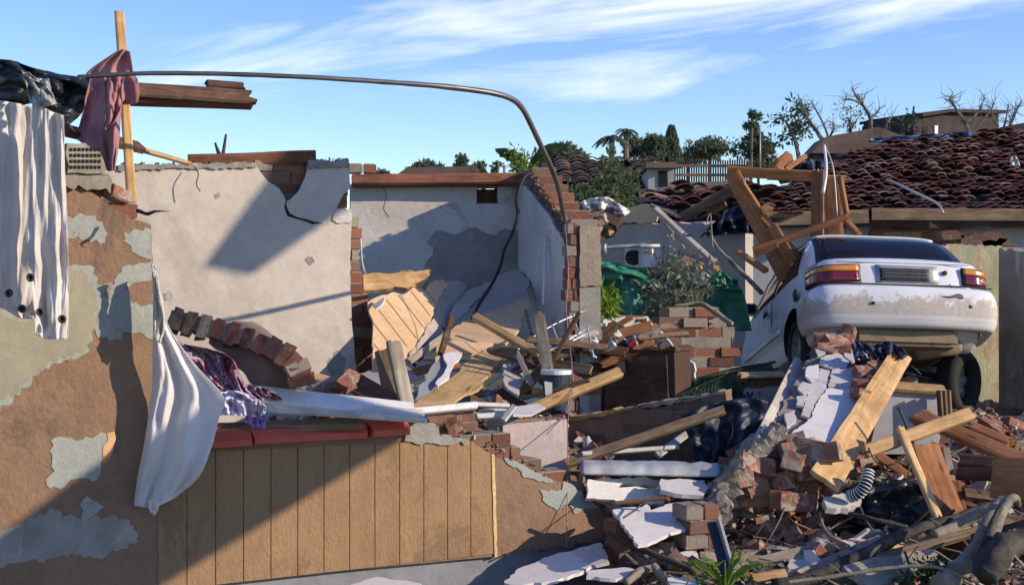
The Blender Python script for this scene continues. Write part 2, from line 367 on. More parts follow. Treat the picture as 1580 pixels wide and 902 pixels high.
def box(bm, c, s, rot=None, jit=0.0, rr=R, mi=0):
    vs = []
    for dx in (-.5, .5):
        for dy in (-.5, .5):
            for dz in (-.5, .5):
                v = Vector((dx*s[0], dy*s[1], dz*s[2]))
                if jit: v += Vector((rr.uniform(-jit, jit), rr.uniform(-jit, jit), rr.uniform(-jit, jit)))
                if rot: v = rot @ v
                vs.append(bm.verts.new(v+Vector(c)))
    for q in ((0, 1, 3, 2), (4, 6, 7, 5), (0, 4, 5, 1), (2, 3, 7, 6), (0, 2, 6, 4), (1, 5, 7, 3)):
        f = bm.faces.new([vs[i] for i in q]); f.material_index = mi
    return vs
def bricks(name, pts, pl, th, off=0.0, parent=None, mat='brick_mix', seed=3, cl=0.232, ch=0.086, drop=0.0, jut=0.006):
    """brickwork laid brick by brick inside an outline: one mesh, real stepped edges"""
    rr = random.Random(seed)
    q = [pl.loc(*p[:2]) for p in pts]
    x0, x1 = min(a[0] for a in q), max(a[0] for a in q); z0, z1 = min(a[1] for a in q), max(a[1] for a in q)
    bm = bmesh.new(); cx, cz = (x0+x1)/2, (z0+z1)/2; r = 0
    z = z1 - ch/2 - 0.001
    while z > z0-ch:
        x = x0-cl + (cl/2 if r % 2 else 0) + 0.013*(r % 3)
        while x < x1+cl:
            ins = [x-cl/2+cl*(i+.5)/12 for i in range(12) if inside(x-cl/2+cl*(i+.5)/12, z, q)]
            if len(ins) >= 3 and rr.random() >= drop:
                a_, b_ = ins[0]-cl/24, ins[-1]+cl/24
                if a_ > x-cl/2+.01: a_ += rr.uniform(-.03, .012)
                if b_ < x+cl/2-.01: b_ += rr.uniform(-.012, .03)
                yj = rr.uniform(-jut, jut); w = b_-a_; xm = (a_+b_)/2
                box(bm, (xm-cx, off+th/2+yj, z-cz), (w-.012, th, ch-.012), jit=0.0035, rr=rr)
                box(bm, (xm-cx, off+th/2+.004, z-cz), (w+.004 if len(ins) == 12 else w-.03, th-.014, ch+.002), mi=1)
            x += cl
        z -= ch; r += 1
    return from_bm(name, bm, [mat, 'mortar'], parent, mw=pl.m @ Matrix.Translation((cx, 0, cz)))
def frame_m(o, x, nrm):
    x = x.normalized(); y = nrm.cross(x).normalized(); z = x.cross(y)
    return Matrix(((x.x, y.x, z.x, o.x), (x.y, y.y, z.y, o.y), (x.z, y.z, z.z, o.z), (0, 0, 0, 1)))
def plank(name, mat, a, b, w, t, nrm=(0.25, -1, 0.5), spl=(0, 0), bend=0.0, parent=None, seed=None, world=False, taper=1.0):
    """a board from a to b; a, b = (px,py,Y) or world vectors; nrm = which way its wide face looks; spl = splinter length at each end"""
    A, B = (Vector(a), Vector(b)) if world else (P(*a), P(*b))
    rr = random.Random(seed if seed is not None else int(abs(A.x*971+A.z*313+B.x*77)*100))
    L = (B-A).length; mw = frame_m((A+B)/2, B-A, Vector(nrm)); ns, k = max(3, int(L/.12)), 6
    bm = bmesh.new(); j0 = [rr.random()*spl[0] for _ in range(k+1)]; j1 = [rr.random()*spl[1] for _ in range(k+1)]
    G = []
    for s in (1, -1):
        g = []
        for i in range(ns+1):
            u = i/ns; row = []
            for j in range(k+1):
                v = j/k-.5; x = (-L/2+L*u)
                if i == 0: x += j0[j]*(1 if s > 0 else 1)*.8 - spl[0]*.3 + s*rr.uniform(0, spl[0])*.15
                if i == ns: x -= j1[j]*.8 - spl[1]*.3 + s*rr.uniform(0, spl[1])*.15
                ww = w*(1+(taper-1)*u); e = 0.12*t if j in (0, k) else 0
                zz = s*(t/2-e) + bend*(1-(2*u-1)**2) + noise.noise((x*1.5, seed or 1, 0))*t*.12
                yy = v*ww + noise.noise((x*3, v*2, (seed or 1)*3.3))*w*.02
                row.append(bm.verts.new((x, yy, zz)))
            g.append(row)
        G.append(g)
    T_, B_ = G
    for i in range(ns):
        for j in range(k):
            bm.faces.new((T_[i][j], T_[i+1][j], T_[i+1][j+1], T_[i][j+1]))
            bm.faces.new((B_[i][j], B_[i][j+1], B_[i+1][j+1], B_[i+1][j]))
        bm.faces.new((T_[i][0], B_[i][0], B_[i+1][0], T_[i+1][0])); bm.faces.new((T_[i][k], T_[i+1][k], B_[i+1][k], B_[i][k]))
    for j in range(k):
        bm.faces.new((T_[0][j], T_[0][j+1], B_[0][j+1], B_[0][j])); bm.faces.new((T_[ns][j], B_[ns][j], B_[ns][j+1], T_[ns][j+1]))
    return from_bm(name, bm, mat, parent, mw=mw)
def spline(pts, n):
    pts = [Vector(p) for p in pts]
    if len(pts) == 2: return [pts[0].lerp(pts[1], i/n) for i in range(n+1)]
    q = [pts[0]*2-pts[1]]+pts+[pts[-1]*2-pts[-2]]; m = len(pts)-1; o = []
    for i in range(n+1):
        u = i/n*m; k = min(int(u), m-1); t = u-k; a, b, c, d = q[k:k+4]
        o.append(0.5*((2*b)+(c-a)*t+(2*a-5*b+4*c-d)*t*t+(3*b-a-3*c+d)*t**3))
    return o
def tube_bm(bm, pts, rad, n=8, wob=0.0, caps=True, seed=0):
    """pts dense list of vectors; rad a number or list"""
    ra = rad if isinstance(rad, list) else [rad]*len(pts); rings = []; up = Vector((0.13, 0.31, 0.94)); pr = None
    for i, p in enumerate(pts):
        d = (pts[min(i+1, len(pts)-1)]-pts[max(i-1, 0)]).normalized()
        if pr is None:
            s = d.cross(up)
            if s.length < .1: s = d.cross(Vector((1, 0, 0)))
        else: s = pr-d*pr.dot(d)
        s.normalize(); pr = s; t = d.cross(s); r = ra[i]
        ring = []
        for j in range(n):
            a = 2*pi*j/n; q = r*(1+(wob*noise.noise((p.x*9+j*1.7+seed, p.y*9, p.z*9)) if wob else 0))
            ring.append(bm.verts.new(p+(s*cos(a)+t*sin(a))*q))
        rings.append(ring)
    for i in range(len(rings)-1):
        for j in range(n): bm.faces.new((rings[i][j], rings[i][(j+1) % n], rings[i+1][(j+1) % n], rings[i+1][j]))
    if caps: bm.faces.new(rings[0][::-1]); bm.faces.new(rings[-1])
def lerp_list(v, n):
    m = len(v)-1; o = []
    for i in range(n+1):
        u = i/n*m; k = min(int(u), m-1); o.append(v[k]+(v[k+1]-v[k])*(u-k))
    return o
def tube(name, mat, pts, r, n=8, seg=24, wob=0.0, parent=None, smooth=True):
    """pts (px,py,Y); r in metres, number or list"""
    d = spline([P(*p) for p in pts], seg); bm = bmesh.new()
    c = sum(d, Vector())/len(d); d = [p-c for p in d]
    tube_bm(bm, d, lerp_list(r, seg) if isinstance(r, list) else r, n, wob)
    return from_bm(name, bm, mat, parent, smooth, mw=Matrix.Translation(c))
def cloth(name, mat, rows, Y, folds=((5, .03, 0),), nu=60, nv=60, rough=0.01, parent=None, th=0.003, seed=0, shear=0.0):
    """rows: list of rows of picture points (px,py[,dY]); folds: (count, depth, phase) run down the cloth"""
    rw = [spline([Vector((p[0], p[1], p[2] if len(p) > 2 else 0)) for p in r], nu) for r in rows]
    cols = [spline([r[j] for r in rw], nv) for j in range(nu+1)]
    bm = bmesh.new(); g = []; c = None
    for i in range(nv+1):
        row = []
        for j in range(nu+1):
            q = cols[j][i]; u, v = j/nu, i/nv; d = 0
            for k, a, ph in folds:
                uu = u+shear*v+.06*noise.noise((u*2.3, v*3.1, seed+k*2))
                d += a*(.55*sin(2*pi*(k*uu+ph+0.7*noise.noise((u*2.2, v*1.6, seed+k))))+1.5*noise.noise((uu*k*2.1, v*1.7, seed+k*3.3)))*(0.4+0.6*min(1, v*2))
            d += rough*noise.noise((u*6, v*6, seed+5.5)) + rough*.22*noise.noise((u*17+v*6, v*12, seed+9.5)) + rough*.10*abs(noise.noise((u*30-v*14, v*18, seed+2.5)))
            w = P(q.x, q.y, Y+q.z+d)
            if c is None: c = w.copy()
            row.append(bm.verts.new(w-c))
        g.append(row)
    for i in range(nv):
        for j in range(nu): bm.faces.new((g[i][j], g[i+1][j], g[i+1][j+1], g[i][j+1]))
    o = from_bm(name, bm, mat, parent, True, mw=Matrix.Translation(c))
    md = o.modifiers.new('thickness', 'SOLIDIFY'); md.thickness = th
    return o
def chunk_mesh(name, size, seed, cuts=2, amp=.12):
    rr = random.Random(seed); bm = bmesh.new(); bmesh.ops.create_cube(bm, size=1.0)
    bmesh.ops.subdivide_edges(bm, edges=bm.edges[:], cuts=cuts, use_grid_fill=True)
    for v in bm.verts:
        n_ = noise.noise_vector(v.co*2.3+Vector((seed*3.1, 0, 0))); v.co += n_*amp
        v.co = Vector((v.co.x*size[0], v.co.y*size[1], v.co.z*size[2]))
    bmesh.ops.recalc_face_normals(bm, faces=bm.faces)
    me = bpy.data.meshes.new(name); bm.to_mesh(me); bm.free(); return me
def brick_mesh(seed):
    rr = random.Random(seed); bm = bmesh.new(); L = .222 if seed % 3 else .13
    bmesh.ops.create_cube(bm, size=1.0); bmesh.ops.scale(bm, vec=(L, .106, .073), verts=bm.verts)
    bmesh.ops.subdivide_edges(bm, edges=bm.edges[:], cuts=3, use_grid_fill=True)
    for v in bm.verts:
        e = (abs(v.co.x) > L/2-.001)+(abs(v.co.y) > .052)+(abs(v.co.z) > .036)
        v.co += noise.noise_vector(v.co*18+Vector((seed*5.3, 1, 2)))*(.0035 if e < 2 else .007)
        if e >= 2: v.co *= .975
        if seed % 3 == 0 and v.co.x > L/2-.01: v.co.x -= abs(noise.noise(v.co*40+Vector((seed, 0, 0))))*.05
    bmesh.ops.recalc_face_normals(bm, faces=bm.faces)
    me = bpy.data.meshes.new('brick'); bm.to_mesh(me); bm.free(); return me
def leaf_q(bm, p, d, up, L, w, fold=.25):
    s = d.cross(up)
    if s.length < 1e-4: s = d.cross(Vector((1, 0, 0)))
    s.normalize(); u = s.cross(d).normalized()
    a = bm.verts.new(p); b = bm.verts.new(p+d*L*.45+s*w*.5+u*fold*w); c = bm.verts.new(p+d*L-u*fold*w*.6); e = bm.verts.new(p+d*L*.45-s*w*.5+u*fold*w)
    bm.faces.new((a, b, c, e))
def rdir(rr):
    while True:
        v = Vector((rr.uniform(-1, 1), rr.uniform(-1, 1), rr.uniform(-1, 1)))
        if .1 < v.length < 1: return v.normalized()
def ss(a, b, x):
    t = max(0, min(1, (x-a)/(b-a))); return t*t*(3-2*t)
# ------------------------------------------------------------------ ground and rubble heap
def wall_y(x): return 7.12+.61*(x+2.56)
def H(x, y):
    if x < .95:
        d = y-wall_y(x)-.35
        hin = .72*ss(-.1, .5, d)+.12*ss(.8, 2.5, d)-.15*ss(4.6, 5.2, y-wall_y(x)+2)
        hin = max(hin, 0)
    else: hin = 0
    d2 = y-7.9; hr = .16*ss(-.3, .6, d2)+.36*ss(.6, 3.3, d2)+.20*ss(1.5, 3.8, d2)*ss(1.2, 2.6, x)-.45*ss(14.2, 15.5, y)
    k = ss(.55, .95, x); h = hin*(1-k)+hr*k
    if x < .55 and y < wall_y(x)+.2: h = 0
    return h*1.0
def surf(x, y):
    n = noise.noise((x*1.7, y*1.7, 3))*.07+noise.noise((x*5, y*5, 1))*.03
    k = 1 if H(x, y) > .03 else .25
    return -.15+H(x, y)+n*k
bm = bmesh.new(); S = 1500
for q in [((-S, -60), (S, S*1.6))]:
    (x0, y0), (x1, y1) = q
    nx = 12
    xs = [-S, -300, -60, -20, 20, 60, 300, S]; ys = [-60, 0, 20, 60, 300, 900, S*1.6]
    g = [[bm.verts.new((x, y, -.17)) for x in xs] for y in ys]
    for i in range(len(ys)-1):
        for j in range(len(xs)-1): bm.faces.new((g[i][j], g[i][j+1], g[i+1][j+1], g[i+1][j]))
o = from_bm('ground', bm, 'grass_ground'); tag(o, kind='structure')
bm = bmesh.new(); st = .07; nx, ny = int(10/st), int(10.5/st); g = []
for i in range(ny+1):
    row = []
    for j in range(nx+1):
        x, y = -3.6+j*st, 6.3+i*st
        ed = min(1, min(j, nx-j, i, ny-i)/6)
        z = surf(x, y) + noise.noise((x*13, y*13, 7))*.022 - (1-ed)*.9
        row.append(bm.verts.new((x, y, z)))
    g.append(row)
for i in range(ny):
    for j in range(nx): bm.faces.new((g[i][j], g[i][j+1], g[i+1][j+1], g[i+1][j]))
o = from_bm('rubble_ground', bm, 'soil', smooth=True); tag(o, kind='structure')

# ------------------------------------------------------------------ far roofs and houses
def tiles(bm, poly, pl, cw=.30, ch=.34, rr=R, miss=.05, mess=.02, curve=.05, th=.02):
    """roof tiles laid in courses on plane pl inside a local outline"""
    x0, x1 = min(a[0] for a in poly), max(a[0] for a in poly); z0, z1 = min(a[1] for a in poly), max(a[1] for a in poly)
    z = z0; r = 0
    while z < z1:
        x = x0
        while x < x1:
            if inside(x, z+ch*.5, poly) and rr.random() > miss + .22*max(0, noise.noise((x*.6, z*.9, 2))):
                m = mess*(1+4*max(0, noise.noise((x*.8+7, z*.8, 5)))); n = 5; a = rr.gauss(0, m*1.4); dz = rr.gauss(0, m); lift = abs(rr.gauss(0, m))
                vs = []
                for k in range(n):
                    u = k/(n-1); c = curve*(sin(pi*u*1.0)) - .012*(u > .8)
                    xx = x+cw*1.02*u
                    for zz, yo in ((z+dz-.02, -.045), (z+ch*1.08+dz, -.005)):
                        for t in (0, th):
                            vs.append(bm.verts.new((xx+a*(zz-z)*2, yo-c+t-lift*(1 if yo < -.02 else .2), zz+a*(u-.5)*cw)))
                for k in range(n-1):
                    b = k*4
                    bm.faces.new((vs[b], vs[b+4], vs[b+6], vs[b+2])); bm.faces.new((vs[b+1], vs[b+3], vs[b+7], vs[b+5]))
                    bm.faces.new((vs[b], vs[b+1], vs[b+5], vs[b+4]))
            x += cw
        z += ch; r += 1
def local_poly(pl, pts): return [pl.loc(*p) for p in pts]

# house under the red roof
h = empty('tiled_house', P(1400, 340, 17), 'house with a storm-torn red tiled roof behind the white car', 'house')
rp = GP((1165, 330, 16.6), (1640, 331, 16.6), (1450, 206, 21.5))
out_ = [(1120, 352), (1176, 305), (1250, 266), (1300, 236), (1370, 222), (1450, 212), (1560, 203), (1680, 200), (1680, 333), (1330, 331), (1160, 333)]
slab('roof_deck', 'roof_under', out_, rp, .12, off=.03, amp=.05, seg=.2, parent=h)
bm = bmesh.new(); tiles(bm, local_poly(rp, out_), rp, cw=.14, ch=.175, miss=.07, mess=.02, curve=.02, th=.013, rr=random.Random(5))
from_bm('roof', bm, ['tile_mix'], h, mw=rp.m.copy())
wp = VP(1140, 16.9, 1600, 16.9)
slab('wall', 'grey_wall', [(1140, 352, 0), (1240, 345), (1345, 345, 0), (1345, 700, 0), (1140, 700, 0)], wp, .22, parent=h, amp=.02)
slab('wall', 'grey_wall', [(1480, 338, 0), (1700, 338, 0), (1700, 700, 0), (1480, 700, 0)], wp, .22, parent=h)
slab('wall', 'beige_wall', [(1340, 372, 0), (1485, 372, 0), (1485, 700, 0), (1340, 700, 0)], wp, .22, off=.02, parent=h)
bricks('wall', [(1342, 337), (1476, 335), (1470, 375), (1345, 380)], wp, .22, off=-.06, parent=h, seed=2, mat='brick_mix')
plank('fascia', 'old_timber', (1150, 338, 16.55), (1340, 334, 16.55), .16, .03, nrm=(0, -1, .1), parent=h)
plank('fascia', 'old_timber', (1345, 330, 16.55), (1640, 332, 16.55), .14, .03, nrm=(0, -1, .1), parent=h)
plank('gutter', 'galv_metal', (1010, 353, 16.4), (1150, 345, 16.4), .10, .05, nrm=(0, -1, .1), parent=h)
# broken parapet bits on the right of that house
for i, (x, y, w, hh) in enumerate([(1483, 362, 60, 22), (1452, 358, 26, 12), (1515, 372, 40, 10)]):
    o = slab('masonry_block', 'brick_wall_brown', [(x, y), (x+w, y-3), (x+w+12, y+8), (x+w-4, y+hh), (x+4, y+hh)], VP(1400, 14.2, 1560, 14.2), .2, amp=.02, seg=.06, seed=i)
    tag(o, ['wide block of broken brown brickwork on top of the mouldy wall', 'small broken brick lump beside the car roof on the mouldy wall', 'flat broken masonry slab lying along the mouldy wall top'][i], 'masonry')
# roof behind: brown tiled roofs, left centre
h = empty('brown_house', P(930, 300, 27), 'long house with a dull brown tiled roof in the middle distance', 'house')
rp = GP((840, 300, 25), (1012, 300, 25), (900, 246, 29))
ol = [(812, 302), (838, 247), (998, 245), (1009, 300)]
slab('roof_deck', 'roof_under', ol, rp, .12, off=.03, parent=h)
bm = bmesh.new(); tiles(bm, local_poly(rp, ol), rp, cw=.3, ch=.36, miss=.05, mess=.015, rr=random.Random(6)); from_bm('roof', bm, ['tile_mix_brown'], h, mw=rp.m.copy())
slab('wall', 'beige_wall', [(838, 296), (1020, 296), (1020, 480), (838, 480)], VP(838, 25.6, 1020, 25.6), .2, parent=h)
slab('window', 'dark_void', [(872, 303), (890, 303), (890, 325), (872, 325)], VP(838, 25.6, 1020, 25.6), .05, off=-.02, parent=h)
h = empty('ruined_house', P(1040, 300, 22), 'house with a collapsed brown tile roof beside the red roof', 'house')
rp = GP((960, 352, 19.5), (1160, 350, 19.5), (1060, 292, 23))
ol = [(955, 338), (985, 300), (1010, 292), (1090, 290), (1135, 284), (1190, 290), (1190, 352), (955, 352)]
slab('roof_deck', 'roof_under', ol, rp, .12, off=.03, amp=.08, seg=.3, parent=h)
bm = bmesh.new(); tiles(bm, local_poly(rp, ol), rp, cw=.28, ch=.3, miss=.22, mess=.06, rr=random.Random(7)); from_bm('roof', bm, ['tile_mix'], h, mw=rp.m.copy())
slab('wall', 'beige_wall', [(960, 345), (1185, 345), (1185, 520), (960, 520)], VP(960, 20.2, 1185, 20.2), .2, parent=h)
slab('gable_board', 'grey_timber', [(1035, 282), (1160, 278), (1165, 298), (1030, 302)], VP(960, 23.5, 1185, 23.5), .1, parent=h)
# grey flat section and fence
h = empty('grey_shed', P(1020, 280, 26), 'small grey lean-to between the brown roof and the slat fence', 'shed')
slab('wall', 'grey_wall', [(1000, 258), (1040, 258), (1040, 420), (1000, 420)], VP(1000, 25, 1040, 25), 1.2, parent=h)
slab('roof', 'roof_tile_brown', [(997, 250), (1044, 250), (1044, 259), (997, 259)], VP(1000, 24.8, 1040, 24.8), 1.6, parent=h)
slab('window', 'dark_void', [(1016, 264), (1030, 264), (1030, 288), (1016, 288)], VP(1000, 25, 1040, 25), .05, off=-.02, parent=h)
bm = bmesh.new(); fp = VP(1035, 27.5, 1160, 27.0); rr = random.Random(4)
for i in range(34):
    px = 1034+i*3.7; a = fp.hit(px, 246+rr.uniform(-2, 2)); b = fp.hit(px, 300)
    box(bm, (a+b)/2-fp.o, (.03, .02, a.z-b.z))
for py in (256, 270):
    a, b = fp.hit(1034, py), fp.hit(1160, py); box(bm, (a+b)/2-fp.o, ((b-a).length, .03, .05))
o = from_bm('slat_fence', bm, 'old_timber', mw=Matrix.Translation(fp.o)); tag(o, 'weathered grey slat fence along the skyline below the trees', 'fence')
# dark building, top right, and neighbours
h = empty('dark_building', P(1480, 200, 42), 'dark flat-roofed block on the skyline at the upper right', 'building')
bp = VP(1412, 40, 1545, 42)
slab('wall', 'roof_under', [(1412, 186, 0), (1420, 174, 0), (1460, 170, 0), (1541, 172, 0), (1541, 330, 0), (1412, 330, 0)], bp, 2, parent=h)
slab('roof', 'roof_under', [(1416, 176), (1458, 169), (1544, 171), (1544, 176), (1458, 174), (1416, 181)], bp, 2.4, off=-.2, parent=h)
slab('window', 'galv_metal', [(1441, 194), (1446, 194), (1446, 207), (1441, 207)], bp, .05, off=-.03, parent=h)
slab('window', 'dark_void', [(1424, 196), (1430, 196), (1430, 206), (1424, 206)], bp, .05, off=-.03, parent=h)
tube('roof_pole', 'dark_metal', [(1410, 215, 40), (1409, 190, 40), (1410, 164, 40)], .03, 5, 4, parent=h)
h = empty('gabled_house', P(1340, 215, 36), 'house with a dark low gable roof on the skyline behind the red roof', 'house')
gp = VP(1250, 34, 1420, 34)
slab('roof', 'roof_tile_brown', [(1252, 236, 0), (1275, 211, 0), (1356, 196, 0), (1412, 216, 0), (1412, 240, 0)], gp, 1.4, parent=h)
slab('wall', 'roof_under', [(1262, 232), (1405, 232), (1405, 330), (1262, 330)], gp, 1.2, off=.1, parent=h)
h = empty('corner_house', P(1560, 215, 30), 'brown-walled house end cut by the right edge of the skyline', 'house')
slab('wall', 'rust_timber', [(1557, 208), (1640, 195), (1640, 330), (1557, 330)], VP(1550, 29, 1640, 29), 3, parent=h)
slab('roof', 'roof_under', [(1545, 196), (1640, 178), (1640, 198), (1552, 209)], VP(1550, 28.8, 1640, 28.8), 3.4, parent=h)
# far low roof beyond the wall on the left (yellowish eave)
h = empty('low_house', P(660, 268, 32), 'distant low house with a pale yellow eave behind the white room wall', 'house')
slab('roof', 'roof_tile_brown', [(606, 274), (628, 258), (735, 256), (745, 274)], VP(606, 32, 745, 32), 4, parent=h)
slab('wall', 'pine', [(616, 266), (738, 265), (738, 330), (616, 330)], VP(606, 31.8, 745, 31.8), 3.5, off=.3, parent=h)

# ------------------------------------------------------------------ house with the air conditioner
h = empty('rear_house', P(1000, 420, 15.5), 'shaded beige outbuilding wall with a pipe behind the green tarp', 'building')
wp = VP(905, 16.0, 1180, 14.9)
slab('wall', 'beige_wall', [(890, 352, 0), (1000, 344), (1150, 346, 0), (1150, 620, 0), (890, 620, 0)], wp, .22, parent=h, amp=.02)
slab('roof_board', 'tan_board', [(928, 351), (945, 331), (968, 320), (1000, 315), (1020, 330), (1016, 342), (975, 345)], wp, .03, off=-.06, amp=.02, seg=.06, parent=h)
tube('pipe', 'galv_metal', [(925, 383, 15.3), (960, 380, 15.3), (1018, 379, 15.35)], .022, 8, 6, parent=h)
tube('pipe', 'galv_metal', [(932, 376, 15.3), (932, 390, 15.3)], .03, 8, 2, parent=h)
ac = empty('air_conditioner', P(985, 398, 15.2), 'white outdoor air conditioner unit mounted on the beige wall', 'air conditioner')
acp = VP(905, 15.75, 1180, 14.65)
slab('casing', 'white_paint', [(964, 383, 0), (1006, 383, 0), (1006, 412, 0), (964, 412, 0)], acp, .24, parent=ac)
bm = bmesh.new(); c = acp.hit(977, 397, -.03)
rg = [c+Vector((cos(a)*.085, 0, sin(a)*.085)) for a in [2*pi*i/24 for i in range(24)]]; cc = sum(rg, Vector())/24
vs = [bm.verts.new(p-cc) for p in rg]; bm.faces.new(vs); r2 = bmesh.ops.extrude_face_region(bm, geom=bm.faces[:])
bmesh.ops.translate(bm, vec=(0, .02, 0), verts=[v for v in r2['geom'] if isinstance(v, bmesh.types.BMVert)])
from_bm('fan_opening', bm, 'dark_void', ac, mw=Matrix.Translation(cc))
bm = bmesh.new()
for k in range(5): box(bm, (0, -.01, -.07+k*.035), (.17, .006, .005))
from_bm('fan_guard', bm, 'dark_metal', ac, mw=Matrix.Translation(cc+Vector((0, -.015, 0))))
slab('label_plate', 'grey_board', [(993, 388), (1002, 388), (1002, 391), (993, 391)], acp, .005, off=-.006, parent=ac)
# sacking heap on top
for i, (rows, mt, lb) in enumerate([
    ([[(884, 318), (905, 308), (935, 304), (958, 316)], [(886, 328), (908, 322), (936, 322), (972, 326)], [(892, 338), (910, 334), (934, 338), (962, 334)]], 'dirty_white_fabric', 'crumpled off-white sheet draped over the rubble behind the brick pier'),]):
    o = cloth('crumpled_sheet', mt, rows, 14.6, folds=((3, .10, 0), (7, .05, .3)), nu=40, nv=24, rough=.12, seed=4); tag(o, lb, 'sheet')
for i, (a, b, w, mt, lb) in enumerate([
    ((878, 348, 14.3), (928, 322, 14.6), .07, 'old_timber', 'short dark timber under the crumpled sheet by the brick pier'),
    ((890, 352, 14.4), (925, 345, 14.6), .12, 'dark_timber', 'dark flat board at the foot of the crumpled sheet'),
    ((903, 334, 14.4), (948, 340, 14.5), .09, 'dark_timber', 'dark broken lath lying across below the crumpled sheet')]):
    tag(plank('timber', mt, a, b, w, .05), lb, 'timber')
bm = bmesh.new(); rr = random.Random(8)
for i in range(60):
    c = P(rr.uniform(885, 945), rr.uniform(334, 356), rr.uniform(14.3, 15.2)); box(bm, c-P(915, 345, 14.7), (rr.uniform(.05, .2), rr.uniform(.05, .2), rr.uniform(.03, .09)), Matrix.Rotation(rr.uniform(0, 3), 3, rdir(rr)), .02, rr)
o = from_bm('roof_debris', bm, 'debris_mix', mw=Matrix.Translation(P(915, 345, 14.7))); tag(o, kind='stuff')

# ------------------------------------------------------------------ mouldy garden wall, right of the car
gw = empty('garden_wall', P(1540, 600, 12.9), 'tall mould-stained plaster wall at the right edge behind the car', 'wall')
w1 = VP(1455, 13.6, 1548, 13.9); w2 = VP(1540, 13.4, 1640, 12.6)
slab('mouldy_face', 'mould_green', [(1440, 380), (1480, 377), (1546, 380, 0), (1546, 800, 0), (1440, 800, 0)], w1, .22, amp=.015, parent=gw)
slab('stained_face', 'stained_wall', [(1541, 384, 1), (1580, 388), (1660, 384, 0), (1660, 860, 0), (1541, 860, 0)], w2, .22, amp=.02, parent=gw)
for k, pp in enumerate([[(1550, 560), (1562, 532), (1574, 545), (1578, 590), (1570, 600), (1556, 590)], [(1552, 612), (1560, 606), (1566, 622), (1560, 636), (1553, 628)], [(1556, 640), (1563, 645), (1560, 672), (1555, 660)]]):
    slab('bare_patch', 'cement', pp, w2, .02, off=-.008, amp=.01, seg=.03, parent=gw, seed=k)

# ------------------------------------------------------------------ inner walls of the ruined house
iw = empty('inner_wall', P(360, 600, 10.4), 'tall cream plastered room wall with a dark crack behind the window gap', 'wall')
IW = VP(160, 10.1, 555, 10.9)
slab('plaster', 'cream_plaster', [(150, 268), (182, 258), (300, 256), (395, 255, .5), (400, 262), (414, 280), (430, 290, .3), (442, 309, .2), (446, 309, .2), (460, 296, .6), (470, 275), (474, 252), (500, 249), (537, 250, .3), (541, 290, .6), (530, 300), (519, 322), (543, 328, .3), (540, 400, .5), (543, 500, .4), (556, 640, 0), (556, 760, 0), (400, 760, 0), (150, 760, 0)], IW, .03, amp=.012, seg=.05, parent=iw, side='cement', seed=4)
bricks('brick_core', [(175, 262), (395, 259), (400, 249), (474, 248), (537, 252), (541, 330), (538, 400), (550, 640), (556, 790), (152, 790)], IW, .11, off=.031, parent=iw, seed=9)
ck = [(443, 306), (440, 318), (445, 331), (457, 336), (470, 339), (484, 344), (497, 344)]; cw_ = [1.6, 1.8, 2.6, 1.6, 1.8, 2.4, .3]
slab('crack', 'dark_void', [(x-w*.7, y+w*.7) for (x, y), w in zip(ck, cw_)]+[(x+w*.7, y-w*.7) for (x, y), w in list(zip(ck, cw_))[::-1]], IW, .004, off=-.003, parent=iw)
slab('top_mortar', 'cement', [(182, 255), (395, 251), (395, 258), (182, 263)], IW, .12, off=-.02, amp=.012, seg=.03, parent=iw)
slab('top_mortar', 'cement', [(474, 248), (537, 247), (538, 258), (474, 259)], IW, .12, off=-.02, amp=.012, seg=.03, parent=iw)
plank('wall_plate', 'red_timber', (290, 249, 10.45), (487, 243, 10.75), .04, .10, nrm=(0, -.2, 1), parent=iw)
slab('plaster_patch', 'chalk_debris', [(519, 324), (541, 322), (541, 344), (524, 345), (512, 339)], IW, .02, off=-.012, amp=.01, seg=.03, parent=iw)
# door reveal: jagged brick jamb
jb = bricks('brick_jamb', [(543, 300), (552, 345), (560, 430), (568, 440), (578, 520), (578, 640), (540, 700), (538, 345)], VP(540, 11.1, 580, 11.25), .22, parent=iw, seed=12, mat='brick_mix')
# back room wall
bw = empty('back_wall', P(680, 600, 12.9), 'whitewashed rear room wall with a square hole and darker grey lower half', 'wall')
BW = VP(545, 12.7, 800, 12.95)
for q_ in ([(541, 284, .5), (800, 283, 0), (800, 289, 0), (541, 289, 0)], [(541, 289.05, 0), (735, 289.05, .5), (735, 314, 0), (541, 314, 0)], [(768, 289.05, 0), (800, 289.05, 0), (800, 314, 0), (768, 314, .5)], [(541, 314.05, 0), (735, 314.05, 0), (768, 314.05, 0), (800, 314.05, 0), (802, 520, 0), (541, 520, 0)]):
    slab('plaster', 'white_plaster', q_, BW, .16, amp=.008, seg=.05, parent=bw, side='brick_wall')
slab('grey_patch', 'grey_mottled', [(660, 372), (672, 356), (700, 362), (722, 352), (752, 360), (800, 354, 0), (800, 518, 0), (625, 518, 0), (640, 440), (655, 410), (668, 392)], BW, .012, off=-.011, amp=.03, seg=.05, parent=bw)  # darker grey over the lower part, ragged upper edge
plank('wall_plate', 'red_timber', (543, 279, 12.6), (818, 277, 12.85), .10, .16, nrm=(0, -1, .1), parent=bw)
bricks('loose_course', [(540, 252), (552, 252), (553, 257), (579, 257), (579, 272), (540, 273)], BW, .11, parent=bw, seed=4)
slab('hole_backing', 'brick_wall_brown', [(700, 290), (790, 290), (790, 330), (700, 330)], BW, .04, off=.16, parent=bw)
